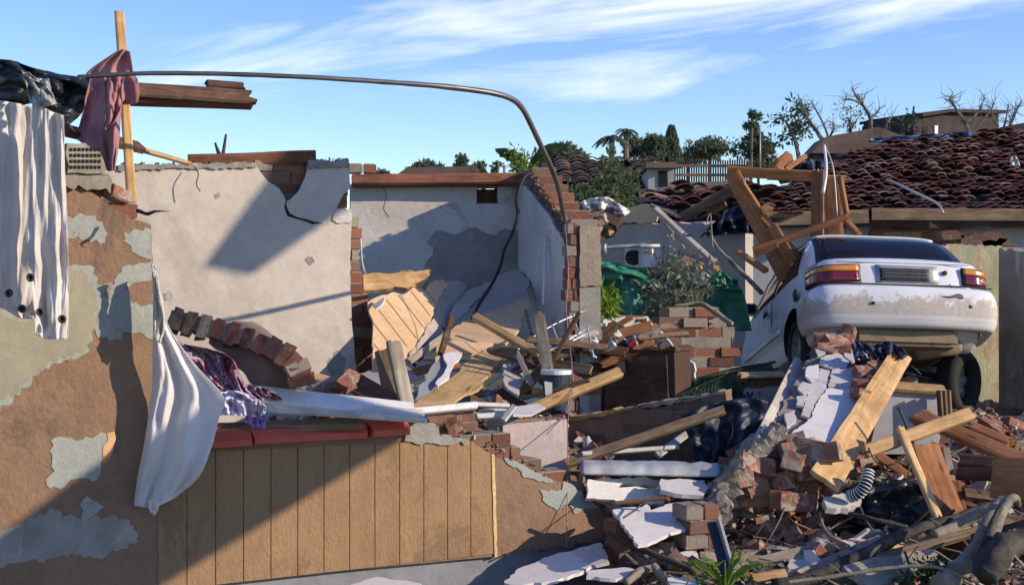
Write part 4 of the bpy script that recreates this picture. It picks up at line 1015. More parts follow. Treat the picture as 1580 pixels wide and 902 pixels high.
# folded door mirror and bent roof rack strip on the left side
bm = bmesh.new(); box(bm, (-.97, 2.12, .93), (.20, .07, .13)); box(bm, (-.87, 2.14, .92), (.06, .05, .06)); bmesh.ops.bevel(bm, geom=bm.edges[:], offset=.018, segments=3, affect='EDGES'); mr = cpart('door_mirror', bm, 'galv_metal', True)
patch('mirror_glass', 'car_glass', lambda u, v: (-1.05+.15*u, 2.08, .885+.09*v), 3, 2, .01, parent=mr)
patch('fender_vent', 'black_trim', lambda u, v: (-.857, .62+.10*u+.05*v, .69+.12*v*(1-.2*u)), 3, 3, .012)
bm = bmesh.new(); tube_bm(bm, [Vector((-.64, 1.0, 1.36)), Vector((-.63, 1.8, 1.42)), Vector((-.65, 2.5, 1.29)), Vector((-.72, 3.0, 1.0))], .012, 6); cpart('roof_rail', bm, 'galv_metal', True)
# ------------------------------------------------------------------ cloth and plastic on the left
bs = cloth('plastic_sheet', 'black_plastic', [[(-40, 96), (10, 92), (50, 104), (100, 116), (140, 121)], [(-40, 125), (20, 112), (60, 124), (105, 134), (132, 150)], [(-40, 165), (15, 150), (60, 152), (90, 168), (128, 172)], [(-40, 190), (10, 172), (52, 160), (85, 178), (104, 196)]], 6.95, folds=((3, .04, .1), (5, .012, .4)), rough=.07, seed=3)
tag(bs, 'black plastic sheeting bunched over the wall top at the upper left corner', 'plastic sheet')
tag(cloth('plastic_flap', 'galv_metal', [[(34, 112), (44, 112), (56, 120), (76, 122)], [(40, 130), (52, 134), (64, 134), (80, 142)], [(46, 158), (58, 166), (74, 164), (88, 160)]], 6.80, folds=((2, .03, 0),), rough=.05, seed=13), 'shiny silver edged flap folded out of the black plastic sheeting', 'plastic sheet')
c1 = cloth('curtain', 'curtain_cotton', [[(-40, 150), (0, 155), (30, 160), (60, 168)], [(-40, 250), (0, 250), (35, 250), (66, 240)], [(-40, 350), (-5, 370), (30, 380), (60, 380)], [(-40, 440), (0, 450), (30, 462), (60, 455)], [(-40, 474), (0, 474), (30, 490), (58, 492)]], 6.92, folds=((2.2, .040, .2), (5, .007, .6)), nu=110, nv=70, rough=.03, shear=.12, seed=7)
tag(c1, 'grey-white cotton curtain hanging in folds at the left edge, ending higher than its neighbour', 'curtain', 'curtains hung over the left wall')
c2 = cloth('curtain', 'curtain_cotton', [[(50, 160), (66, 165), (80, 172), (98, 178)], [(48, 240), (66, 250), (84, 250), (100, 250)], [(44, 330), (66, 345), (88, 350), (104, 356)], [(44, 400), (68, 420), (90, 425), (106, 420)], [(52, 470), (70, 480), (90, 478), (106, 470)], [(54, 516), (70, 522), (88, 523), (105, 523)]], 6.80, folds=((1.6, .035, 0), (4, .007, .3)), nu=90, nv=80, rough=.03, shear=-.1, seed=8)
tag(c2, 'pale cotton curtain with ringed hem hanging lowest on the brown wall', 'curtain', 'curtains hung over the left wall')
for par, px, py, Y in ((c2, 62, 481, 6.76), (c2, 96, 492, 6.76), (c2, 47, 428, 6.76), (c1, 14, 452, 6.86), (c1, 34, 476, 6.86)):
    bm = bmesh.new(); K = 20
    rg = [P(px, py, Y)+Vector((cos(2*pi*i/K)*.015, 0, sin(2*pi*i/K)*.015)) for i in range(K+1)]; c = P(px, py, Y)
    tube_bm(bm, [p-c for p in rg], .006, 6); from_bm('eyelet', bm, 'dark_metal', par, True, mw=Matrix.Translation(c))
    bm = bmesh.new(); bm.faces.new([bm.verts.new((cos(2*pi*i/K)*.011, 0, sin(2*pi*i/K)*.011)) for i in range(K)]); r2 = bmesh.ops.extrude_face_region(bm, geom=bm.faces[:]); bmesh.ops.translate(bm, vec=(0, .004, 0), verts=[v for v in r2['geom'] if isinstance(v, bmesh.types.BMVert)])
    from_bm('eyelet_hole', bm, 'dark_void', par, mw=Matrix.Translation(c))
tag(plank('timber', 'pine', (184, 18, 8.4), (203, 312, 8.4), .052, .04, nrm=(.5, -1, 0), spl=(.01, 0)), 'tall upright pale timber standing against the sky through the pink cloth', 'timber')
pk = cloth('cloth', 'pink_fabric', [[(178, 80), (190, 76), (200, 80)], [(138, 108), (170, 106), (206, 112)], [(132, 122), (172, 124), (214, 128)], [(132, 150), (170, 146), (212, 158)], [(124, 190), (160, 170), (190, 162)], [(118, 212), (156, 200), (187, 175)], [(140, 232), (165, 230), (184, 220)], [(162, 262), (170, 264), (178, 262)]], 8.28, folds=((1.1, .04, .1), (2.5, .008, .5)), nu=60, nv=90, rough=.04, seed=21)
tag(pk, 'dusty pink cloth draped on the upright timber against the sky', 'cloth')
pk2 = cloth('cloth', 'pink_fabric', [[(160, 116), (176, 118), (192, 118)], [(160, 126), (178, 132), (188, 140)], [(162, 150), (176, 160), (188, 162)], [(164, 178), (170, 186), (177, 188)], [(160, 196), (162, 199), (166, 197)]], 8.15, folds=((2, .035, 0),), nu=30, nv=40, rough=.03, seed=22)
tag(pk2, 'small doubled-over fold of pink cloth hanging in front of the larger one', 'cloth')
tag(tube('metal_pipe', 'pipe_metal', [(120, 119, 7.9), (250, 113, 7.95), (450, 118, 8.1), (640, 130, 8.4), (730, 139, 8.6), (780, 149, 8.75), (806, 168, 8.9), (830, 215, 9.1), (858, 278, 9.6), (872, 342, 10.85)], [.012, .013, .014, .017, .018, .018, .018, .018, .016], 10, 120, wob=.15), 'long bent metal pipe arching across the sky from the pink cloth to the brick pier', 'pipe')
bmg = 'broken roof beams on the upper left'
tag(plank('roof_beam', 'dark_timber', (100, 132, 8.9), (392, 152, 9.4), .095, .06, nrm=(0, -1, .2), spl=(0, .10)), 'upper dark roof beam with a splintered end jutting into the sky', 'beam')
tag(plank('roof_beam', 'red_timber', (100, 152, 8.95), (390, 162, 9.45), .045, .09, nrm=(0, -1, .3), spl=(0, .05)), 'lower reddish roof beam jutting into the sky beneath the dark one', 'beam')
tag(plank('roof_beam', 'dark_timber', (318, 130, 9.28), (376, 135, 9.38), .05, .06, nrm=(0, -1, .3), spl=(.03, .02)), 'short dark offcut lying on top of the jutting roof beam', 'beam')
tag(plank('timber', 'rust_timber', (92, 170, 8.6), (136, 142, 8.8), .05, .03, spl=(.03, 0)), 'small orange-brown lath poking out below the black plastic', 'timber')
tag(plank('timber', 'dark_timber', (95, 200, 8.2), (215, 228, 9.2), .09, .05), 'dark flat timber lying on the left wall top behind the pink cloth', 'timber')
tag(plank('timber', 'pine_bright', (180, 219, 9.6), (290, 252, 9.9), .055, .025, nrm=(0, -1, .8), spl=(0, .12), taper=.55), 'pale split board sloping down to the cream wall top', 'timber')
for i, p in enumerate([[(349, 207, 10.6), (346, 226, 10.6), (343, 245, 10.6)], [(332, 220, 10.6), (336, 232, 10.6), (341, 245, 10.6)]]):
    tag(tube('stick', 'bark_dark', p, [.008, .016], 6, 8, .3), ['taller dark stick standing upright on the cream wall top', 'shorter leaning dark stick on the cream wall top'][i], 'stick')
tag(plank('brick', 'brick_red', (166, 293, 7.4), (192, 306, 7.5), .07, .09, nrm=(0, -1, .3)), 'loose red brick lying on the broken top of the brown wall', 'brick')
tag(tube('root_tuft', 'bark_dark', [(212, 325, 7.3), (226, 330, 7.25), (240, 326, 7.2), (262, 326, 7.2)], [.010, .009, .004, .001], 6, 14, .8), 'tuft of dark wire and twig on the broken wall corner', 'wire')

# white sheer hanging from the jamb over the sill
wc = cloth('sheer_curtain', 'sheer_white', [[(235, 418), (237, 418), (240, 420)], [(236, 450), (241, 452), (250, 462)], [(236, 500), (246, 500), (262, 506)], [(236, 545), (262, 552), (300, 560)], [(234, 600), (275, 600), (345, 612)], [(230, 640), (268, 645), (338, 645)], [(222, 690), (262, 700), (326, 690)], [(212, 740), (250, 750), (306, 735)], [(207, 780), (236, 782), (270, 768)]], 7.38, folds=((1.8, .045, .15), (4.5, .010, .4)), nu=80, nv=110, rough=.04, seed=31, shear=.25)
tag(wc, 'long white sheer curtain snagged on the wall edge and hanging over the brown wall', 'curtain')
tag(cloth('sheer_tail', 'sheer_white', [[(228, 770), (238, 772), (246, 770)], [(230, 782), (238, 784), (245, 782)], [(233, 791), (238, 794), (242, 791)]], 7.34, folds=((1, .02, 0),), nu=16, nv=12, parent=wc), None)
wl = cloth('netting', 'curtain_cotton', [[(234, 408), (237, 408), (240, 410)], [(236, 440), (241, 444), (247, 452)], [(237, 480), (246, 486), (254, 498)], [(238, 520), (242, 526), (248, 530)]], 7.30, folds=((3, .02, 0),), nu=20, nv=40, rough=.03, seed=33); tag(wl, 'strip of greenish netting snagged at the top of the white sheer curtain', 'netting')

# ------------------------------------------------------------------ window sill pile
BK = [brick_mesh(i) for i in range(1, 13)]
for i, me in enumerate(BK): me.materials.append(MATS['brick_red' if i % 3 else 'brick_brown'])
li = bmesh.new(); base = spline([P(262, 492, 8.3), P(330, 508, 8.2), P(400, 530, 8.1), P(455, 560, 8.0), P(466, 592, 7.98)], 13); c0 = base[6].copy(); rr = random.Random(12)
for i in range(13):
    d = (base[i+1]-base[i]).normalized(); y = Vector((.25, -.95, .15)).normalized(); z = d.cross(y).normalized(); z = z if z.z > 0 else -z
    rot = Matrix((d, -y, z)).transposed()
    box(li, (base[i]+base[i+1])/2-c0+z*rr.uniform(-.012, .012), (.068, .12+rr.uniform(-.01, .03), .118+rr.uniform(-.02, .03)), rot, .008, rr)
    box(li, (base[i]+base[i+1])/2-c0, ((base[i+1]-base[i]).length+.01, .10, .10), rot, .004, rr, mi=1)
bmesh.ops.subdivide_edges(li, edges=li.edges[:], cuts=2, use_grid_fill=True)
for v in li.verts: v.co += noise.noise_vector(v.co*16)*.007
o = from_bm('brick_lintel', li, ['brick_mix', 'mortar'], mw=Matrix.Translation(c0)); tag(o, 'fallen brick-on-edge lintel sagging in a curve across the window gap', 'lintel')
bm = bmesh.new()
sp = spline([P(330, 515, 8.35), P(372, 530, 8.3), P(410, 556, 8.25), P(440, 590, 8.2), P(448, 612, 8.2)], 24); c = sp[12].copy(); tube_bm(bm, [p-c for p in sp], lerp_list([.06, .13, .15, .14, .08], 24), 18, .25)
o = from_bm('cushion', bm, 'brown_fabric', smooth=True, mw=Matrix.Translation(c)); tag(o, 'smooth grey-brown cushion bulging under the fallen brick lintel', 'cushion')
fl = cloth('blanket', 'floral_fabric', [[(262, 520), (285, 530), (310, 535), (335, 540)], [(280, 545), (310, 545), (345, 545), (360, 556)], [(300, 565), (325, 570), (355, 572), (372, 580)], [(320, 590), (345, 596), (370, 602), (388, 606)], [(345, 610), (365, 614), (385, 616), (400, 612)]], 7.92, folds=((3, .05, .2), (6, .03, .5)), nu=60, nv=50, rough=.10, seed=41); tag(fl, 'crumpled maroon and pink floral blanket under the fallen lintel', 'blanket')
lf = cloth('sheet', 'lilac_fabric', [[(338, 606), (365, 602), (390, 612), (410, 628)], [(336, 620), (365, 616), (392, 622), (410, 636)], [(340, 640), (365, 640), (392, 642), (406, 642)]], 7.75, folds=((4, .04, 0), (9, .02, .4)), nu=50, nv=24, rough=.07, seed=42); tag(lf, 'crumpled white-lilac sheet lying on the sill beside the sheer curtain', 'sheet')
pf = cloth('rag', 'purple_fabric', [[(380, 640), (396, 642), (412, 640)], [(378, 650), (396, 652), (410, 652)], [(388, 657), (398, 664), (410, 660)]], 7.62, folds=((3, .02, 0),), nu=20, nv=14, rough=.04, seed=43); tag(pf, 'small purple rag hanging over the sill edge', 'rag')
nf = cloth('scarf', 'floral_fabric', [[(380, 592), (400, 596), (420, 602)], [(386, 606), (405, 608), (432, 612)], [(398, 616), (412, 618), (436, 616)]], 7.9, folds=((3, .03, 0),), nu=24, nv=14, rough=.06, seed=44); tag(nf, 'small dark patterned scarf crumpled beside the white boards', 'scarf')
for i, (a, b, w, t_, mt, nr, lb) in enumerate([
    ((402, 608, 7.95), (640, 634, 8.25), .17, .02, 'white_board', (.1, -.5, 1), 'upper of the two long white boards lying along the window sill'),
    ((410, 624, 7.9), (655, 642, 8.2), .13, .02, 'white_timber', (.1, -.5, 1), 'lower of the two long white boards lying along the window sill'),
    ((628, 636, 8.35), (735, 626, 8.6), .05, .05, 'galv_metal', (.1, -1, .4), 'white aluminium frame bar lying on the dark sill block'),
    ((325, 662, 7.8), (560, 652, 8.1), .10, .02, 'old_timber', (0, -.6, 1), 'thin weathered strip lying along the top of the red sill'),
    ((475, 578, 8.6), (515, 590, 8.6), .05, .04, 'pine_bright', (.2, -1, .5), 'stub of bright pine behind the end of the brick lintel'),
    ((540, 585, 8.7), (620, 632, 8.5), .14, .03, 'dark_timber', (.2, -.8, .6), 'dark charred board lying behind the white boards'),
    ((592, 540, 8.75), (608, 622, 8.6), .115, .045, 'old_timber', (.1, -1, .1), 'left of the two short rough planks standing upright on the sill'),
    ((607, 527, 8.65), (628, 628, 8.5), .085, .05, 'grey_timber', (.5, -1, .1), 'right, taller one of the two short rough planks standing upright on the sill')]):
    tag(plank('board' if i < 4 else 'timber', mt, a, b, w, t_, nrm=nr, spl=(.02, .02) if mt != 'white_board' else (0, 0)), lb, 'board' if i < 4 else 'timber')
for i, (px, py, Y, rz, lb) in enumerate([(515, 596, 8.45, .3, 'broken orange brick pair lying on the white boards'), (536, 588, 8.4, 1.2, 'small brick half leaning on the orange brick behind the white boards'), (700, 655, 8.5, .2, 'orange brick lump on the end of the dark sill block')]):
    o = bpy.data.objects.new('brick', BK[i+3]); COL.objects.link(o); o.location = P(px, py, Y); o.rotation_euler = (.5, -.4, rz); o.scale = (1.1,)*3 if i == 0 else (.8,)*3; tag(o, lb, 'brick')

# ------------------------------------------------------------------ fallen ceiling boards inside the room
tgp = GP((567, 467, 11.0), (688, 431, 11.7), (577, 572, 10.5))
tg = slab('ceiling_panel', 'tan_board', [(567, 467), (590, 455), (606, 450), (622, 454), (645, 440), (655, 449), (662, 437), (683, 431), (690, 438), (676, 465), (666, 490), (654, 512), (642, 530), (630, 556, .3), (600, 562), (577, 574, .2), (575, 545), (576, 500)], tgp, .02, amp=.012, seg=.05)
tag(tg, 'sunlit tongue-and-groove ceiling panel with torn edges in the back room', 'panel')
bm = bmesh.new()
for k in range(-2, 9):
    a, b = (540+k*21, 452+k*-4), (626+k*21, 562-k*4); q = []
    ok = [i/60 for i in range(61) if inside(*tgp.loc(a[0]+(b[0]-a[0])*i/60, a[1]+(b[1]-a[1])*i/60), [tgp.loc(*p) for p in [(572, 470), (606, 456), (645, 446), (684, 436), (664, 490), (640, 528), (600, 556), (579, 568)]])]
    if len(ok) < 8: continue
    s0, s1 = ok[0], ok[-1]; p0 = tgp.hit(a[0]+(b[0]-a[0])*s0, a[1]+(b[1]-a[1])*s0, -.001); p1 = tgp.hit(a[0]+(b[0]-a[0])*s1, a[1]+(b[1]-a[1])*s1, -.001)
    tube_bm(bm, [p0-tgp.o, p1-tgp.o], .0035, 4)
from_bm('groove', bm, 'old_timber', tg, mw=Matrix.Translation(tgp.o))
CB = [
 ('board', 'pine', [(560, 424), (668, 415), (662, 428), (652, 440), (562, 448)], ((560, 424, 11.3), (668, 415, 11.6), (562, 448, 11.2)), .04, 'short wide pine board lying across behind the grooved panel'),
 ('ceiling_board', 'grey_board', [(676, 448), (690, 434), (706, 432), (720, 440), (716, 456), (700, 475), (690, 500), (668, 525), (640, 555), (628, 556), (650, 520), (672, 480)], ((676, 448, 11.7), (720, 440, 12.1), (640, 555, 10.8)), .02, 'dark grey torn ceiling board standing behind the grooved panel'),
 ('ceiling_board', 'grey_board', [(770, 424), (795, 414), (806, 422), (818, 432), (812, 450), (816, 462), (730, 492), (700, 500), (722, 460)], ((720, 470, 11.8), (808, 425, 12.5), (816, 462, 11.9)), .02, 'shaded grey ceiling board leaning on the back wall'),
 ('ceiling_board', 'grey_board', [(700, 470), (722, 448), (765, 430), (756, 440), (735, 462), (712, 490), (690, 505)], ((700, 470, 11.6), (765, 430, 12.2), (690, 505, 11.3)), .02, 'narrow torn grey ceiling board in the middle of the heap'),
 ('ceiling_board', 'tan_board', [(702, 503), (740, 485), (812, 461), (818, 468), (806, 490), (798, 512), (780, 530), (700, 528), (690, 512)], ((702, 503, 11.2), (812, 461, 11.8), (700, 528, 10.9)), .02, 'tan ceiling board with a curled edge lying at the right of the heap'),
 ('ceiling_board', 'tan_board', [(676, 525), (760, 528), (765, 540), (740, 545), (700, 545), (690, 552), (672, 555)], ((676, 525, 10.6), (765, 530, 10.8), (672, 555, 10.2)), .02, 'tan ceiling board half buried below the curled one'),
 ('ceiling_board', 'pine_bright', [(636, 627), (662, 606), (700, 580), (722, 556), (748, 538), (778, 545), (770, 560), (752, 580), (738, 600), (716, 608), (700, 620), (668, 628)], ((636, 627, 9.4), (748, 538, 10.6), (778, 547, 10.5)), .02, 'large bright wooden sheet sloping up from the sill in full sun'),
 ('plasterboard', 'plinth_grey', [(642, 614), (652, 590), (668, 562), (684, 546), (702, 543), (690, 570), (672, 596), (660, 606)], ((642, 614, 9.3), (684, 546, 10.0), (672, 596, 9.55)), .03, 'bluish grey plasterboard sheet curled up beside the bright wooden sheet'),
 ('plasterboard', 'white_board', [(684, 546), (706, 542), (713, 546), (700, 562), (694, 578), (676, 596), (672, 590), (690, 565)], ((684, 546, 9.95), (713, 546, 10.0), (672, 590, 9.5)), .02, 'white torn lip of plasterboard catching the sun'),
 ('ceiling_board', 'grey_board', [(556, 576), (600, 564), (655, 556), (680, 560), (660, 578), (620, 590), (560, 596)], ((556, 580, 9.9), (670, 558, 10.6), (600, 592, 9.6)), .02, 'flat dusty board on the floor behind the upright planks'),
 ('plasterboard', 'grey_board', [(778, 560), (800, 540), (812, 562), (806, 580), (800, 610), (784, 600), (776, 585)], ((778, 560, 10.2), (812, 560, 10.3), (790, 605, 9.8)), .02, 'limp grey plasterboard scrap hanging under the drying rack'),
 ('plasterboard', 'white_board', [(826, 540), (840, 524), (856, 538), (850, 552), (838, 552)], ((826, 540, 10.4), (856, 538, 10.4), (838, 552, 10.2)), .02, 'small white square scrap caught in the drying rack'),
 ('plasterboard', 'pale_render', [(575, 470), (592, 458), (588, 470), (580, 476)], ((575, 470, 10.9), (592, 458, 11.0), (580, 476, 10.8)), .02, 'little white corner scrap above the grooved panel')]
for i, (nm_, mt, pts, g3, th, lb) in enumerate(CB):
    try: o = slab(nm_, mt, pts, GP(*g3), th, amp=.014, seg=.05, seed=i+3)
    except Exception as ex: print('slab', nm_, ex); continue
    tag(o, lb, 'board')
TB = [  # name, mat, a, b, width, thick, nrm, spl, label
 ('timber', 'pine', (732, 488, 10.6), (832, 547, 10.2), .06, .045, (0, -1, .7), (.02, .06), 'slim pine batten sloping down to the right across the tan ceiling boards'),
 ('timber', 'old_timber', (757, 536, 10.3), (812, 552, 10.2), .08, .05, (0, -1, .5), (.06, .05), 'splintered dark board end poking out under the slim batten'),
 ('timber', 'dark_timber', (680, 546, 10.1), (697, 489, 10.4), .045, .03, (.3, -1, .1), (0, .02), 'dark upright lath beside the curled plasterboard'),
 ('timber', 'grey_timber', (630, 558, 10.0), (690, 515, 10.6), .05, .03, (.3, -1, .4), (0, 0), 'grey lath leaning along the dark ceiling board'),
 ('timber', 'navy_plastic', (636, 560, 10.1), (686, 506, 10.7), .07, .03, (.3, -1, .4), (0, 0), 'dark bluish metal strip leaning beside the grey lath'),
 ('timber', 'pine', (770, 652, 9.5), (957, 574, 10.0), .075, .05, (.2, -1, .7), (0, .02), 'stout pine batten leaning up to the right in front of the brown cabinet'),
 ('timber', 'old_timber', (872, 715, 9.3), (1118, 632, 9.5), .06, .045, (.2, -1, .8), (0, .03), 'long slim batten leaning along the foot of the low brick wall'),
 ('timber', 'rust_timber', (640, 575, 10.0), (705, 560, 10.2), .09, .03, (.1, -.6, 1), (.02, .02), 'short orange board lying behind the curled plasterboard'),
 # background timbers
 ('timber', 'white_timber', (1010, 322, 13.6), (1104, 408, 13.0), .055, .05, (.3, -1, .5), (.05, .05), 'pale broken batten sloping down right in front of the rear house'),
 ('timber', 'grey_timber', (1004, 316, 13.8), (1046, 334, 13.6), .03, .03, (.3, -1, .5), (.02, .02), 'thin grey lath lying at the top of the pale broken batten'),
 ('timber', 'grey_timber', (1018, 335, 13.9), (1040, 362, 13.6), .03, .03, (.3, -1, .5), (.02, .02), 'thin pale lath running down behind the broken batten'),
 ('timber', 'old_timber', (1052, 336, 14.6), (1136, 290, 14.2), .10, .06, (.1, -1, -.2), (.03, .03), 'brown rafter leaning up to the right behind the truss'),
 ('timber', 'old_timber', (1092, 330, 14.5), (1120, 314, 14.4), .05, .04, (.1, -1, .2), (.02, .02), 'short brown offcut under the leaning rafter'),
 ('timber', 'pine', (1052, 400, 13.4), (1084, 412, 13.2), .07, .04, (.1, -1, .5), (.03, .03), 'short pine offcut in the shrub by the green tarp'),
 ('timber', 'rust_timber', (1138, 388, 13.6), (1182, 418, 13.2), .06, .045, (.2, -1, .6), (.04, .02), 'short orange timber sloping down towards the car window'),
 ('timber', 'pine', (1100, 400, 13.3), (1106, 420, 13.2), .06, .04, (.2, -1, .3), (.03, .03), 'little pine end block at the foot of the pale batten'),
]
for nm_, mt, a, b, w, t_, nr, sp_, lb in TB: tag(plank(nm_, mt, a, b, w, t_, nrm=nr, spl=sp_), lb, 'timber')
# roof truss wreck in front of the red roof: nailed together, one thing
tr = empty('roof_truss', P(1220, 400, 14), 'broken orange roof truss standing in front of the red tiled roof', 'roof truss')
for a, b, w, t_, nr, sp_ in [
    ((1122, 264, 13.9), (1258, 272, 13.7), .10, .045, (0, -1, -.3), (.02, .05)), ((1185, 272, 13.9), (1305, 276, 13.9), .07, .04, (0, -1, -.2), (.04, .02)),
    ((1130, 268, 13.85), (1214, 430, 13.6), .15, .05, (-.4, -1, 0), (.02, 0)), ((1142, 276, 13.75), (1200, 366, 13.7), .04, .05, (.8, -1, .2), (.02, 0)),
    ((1176, 336, 13.7), (1240, 402, 13.5), .06, .04, (.3, -1, 0), (0, .02)), ((1190, 348, 13.6), (1222, 404, 13.55), .12, .045, (-.3, -1, 0), (.02, 0)),
    ((1262, 262, 13.6), (1261, 366, 13.5), .12, .045, (-.6, -1, 0), (.12, 0)), ((1284, 274, 13.8), (1288, 366, 13.7), .16, .05, (-.3, -1, 0), (.04, 0)),
    ((1296, 272, 13.7), (1306, 330, 13.65), .045, .05, (.8, -1, 0), (.04, 0)), ((1300, 334, 13.5), (1326, 364, 13.4), .06, .05, (.5, -1, .3), (.03, 0)),
    ((1162, 386, 13.4), (1308, 334, 13.3), .055, .05, (0, -1, -.2), (.02, .03)), ((1166, 394, 13.35), (1200, 378, 13.3), .04, .04, (0, -1, .2), (.03, .02)),
    ((1180, 318, 13.7), (1186, 326, 13.65), .12, .03, (0, -1, .4), (.01, .01)),
    ((1200, 262, 14.2), (1216, 236, 14.3), .07, .04, (0, -1, .2), (.02, .03)), ((1212, 262, 14.3), (1244, 240, 14.4), .05, .04, (0, -1, .2), (.02, .03)), ((1190, 262, 14.3), (1220, 240, 14.4), .12, .03, (0, -1, .4), (.02, .06))]:
    plank('rafter', 'rust_timber', a, b, w, t_, nrm=nr, spl=sp_, parent=tr)
tag(tube('metal_strap', 'white_paint', [(1272, 224, 13.5), (1275, 262, 13.4), (1270, 298, 13.3)], [.012, .016], 6, 14), 'thick white strip hanging bent over the broken truss', 'strip')
tag(tube('metal_strap', 'galv_metal', [(1274, 226, 13.5), (1286, 262, 13.4), (1292, 334, 13.3)], .007, 6, 14), 'thin pale wire running down beside the thick white strip on the truss', 'strip')
tag(tube('bent_pole', 'galv_metal', [(1368, 276, 15.6), (1410, 296, 15.4), (1446, 314, 15.3), (1455, 328, 15.2)], .014, 6, 14), 'thin bent pole lying across the red tiles', 'pole')
nv = cloth('blue_sheet', 'navy_plastic', [[(1100, 345), (1125, 322), (1150, 314), (1160, 330)], [(1085, 360), (1120, 348), (1150, 342), (1168, 346)], [(1080, 366), (1120, 362), (1150, 360), (1170, 362)]], 14.9, folds=((4, .1, 0),), nu=30, nv=20, rough=.12, seed=51); tag(nv, 'dark blue plastic sheet snagged under the left end of the red roof', 'plastic sheet')
nv = cloth('blue_sheet', 'navy_plastic', [[(1205, 268), (1240, 246), (1270, 250)], [(1200, 276), (1240, 266), (1276, 268)], [(1204, 284), (1240, 280), (1280, 278)]], 16.2, folds=((4, .1, 0),), nu=30, nv=16, rough=.12, seed=52); tag(nv, 'dark blue plastic sheet lying on the red roof behind the truss', 'plastic sheet')
tag(cloth('blue_sheet', 'blue_plastic', [[(1340, 214), (1420, 208), (1500, 203)], [(1340, 220), (1420, 214), (1500, 210)]], 21.0, folds=((5, .1, 0),), nu=30, nv=8, rough=.1, seed=53), 'long blue tarpaulin edge along the ridge of the red roof', 'tarpaulin')
tag(cloth('roof_liner', 'white_paint', [[(1558, 244), (1566, 240), (1572, 248)], [(1560, 254), (1568, 258), (1574, 256)]], 16.5, nu=10, nv=8, rough=.1), 'scrap of white sheet on the red roof at the right edge', 'sheet')

# green tarp
gt = cloth('green_tarp', 'green_tarp', [[(905, 408), (940, 404), (980, 412), (1030, 420), (1080, 425), (1140, 430)], [(905, 425), (940, 420), (980, 430), (1030, 436), (1080, 440), (1140, 440)], [(905, 450), (950, 450), (990, 452), (1030, 456), (1080, 458), (1150, 460)], [(905, 500), (950, 500), (990, 505), (1030, 510), (1080, 510), (1160, 510)]], 13.9, folds=((2, .12, .2), (5, .02, .5)), nu=80, nv=40, rough=.14, seed=61)
tag(gt, 'dark green tarpaulin sagging behind the brick pier and shrubs', 'tarpaulin')
for i, (r, mt, lb) in enumerate([([[(1095, 428), (1112, 418), (1128, 430)], [(1094, 440), (1112, 432), (1130, 438)], [(1100, 446), (1112, 446), (1128, 442)]], 'green_tarp', 'small bright green plastic bag bulging in the tarpaulin'), ([[(1078, 428), (1086, 420), (1096, 426)], [(1080, 440), (1088, 438), (1094, 442)]], 'white_paint', 'small white plastic bag beside the green one')]):
    tag(cloth('plastic_bag', mt, r, 13.0, folds=((2, .05, 0),), nu=16, nv=14, rough=.06, seed=62+i), lb, 'bag')

# drying rack: bent rods welded together
dr = empty('drying_rack', P(840, 560, 10.2), 'bent metal drying rack tangled in the rubble in front of the brown cabinet', 'drying rack')
for p in [[(752, 594, 10.1), (800, 560, 10.2), (840, 545, 10.3), (908, 505, 10.6)], [(762, 575, 10.3), (812, 528, 10.5), (852, 502, 10.7), (904, 478, 10.9)], [(770, 600, 10.0), (800, 572, 10.1), (855, 540, 10.2), (910, 512, 10.4)], [(818, 524, 10.4), (824, 546, 10.3), (812, 590, 10.1)], [(852, 502, 10.6), (862, 530, 10.5), (868, 562, 10.4)],
          [(884, 486, 10.7), (896, 520, 10.6), (920, 552, 10.5)], [(858, 524, 10.5), (890, 520, 10.5), (896, 526, 10.4)], [(860, 532, 10.4), (886, 528, 10.4)], [(862, 538, 10.4), (884, 534, 10.4)], [(906, 504, 10.5), (912, 530, 10.45), (916, 552, 10.4)], [(742, 580, 10.2), (780, 560, 10.3)]]:
    tube('rod', 'rod_metal', p, .0075, 6, 16, parent=dr)
bm = bmesh.new(); c = P(858, 600, 9.9)
tube_bm(bm, [Vector((0, 0, -.14)), Vector((0, 0, .11))], [.085, .10], 24); bk = from_bm('bucket', bm, 'navy_plastic', smooth=False, mw=Matrix.Translation(c)); tag(bk, 'dark blue bucket with a white lid standing in the rubble', 'bucket')
bm = bmesh.new(); tube_bm(bm, [Vector((0, 0, .105)), Vector((0, 0, .135))], [.108, .108], 24); from_bm('lid', bm, 'white_paint', bk, mw=Matrix.Translation(c))
slab('bucket_label', 'white_board', [(840, 588), (852, 590), (852, 616), (842, 614)], VP(838, 9.80, 880, 9.80), .02, parent=bk)
# aluminium window frame on the sill end
wf = empty('window_frame', P(770, 640, 8.9), 'twisted white aluminium window frame lying on the broken wall end', 'window frame')
for a, b, w in [((735, 624, 8.8), (785, 626, 8.9), .03), ((735, 642, 8.7), (782, 640, 8.8), .035), ((776, 648, 8.7), (794, 626, 8.75), .04), ((640, 632, 8.5), (735, 628, 8.7), .03), ((740, 634, 8.9), (780, 632, 9.0), .02)]:
    plank('frame_bar', 'galv_metal', a, b, w, .03, nrm=(0, -1, .5), parent=wf)
slab('glass_sheet', 'pale_render', [(786, 628), (830, 622), (842, 628), (820, 640), (792, 640)], GP((786, 628, 9.2), (842, 626, 9.5), (800, 640, 9.0)), .01, parent=wf)

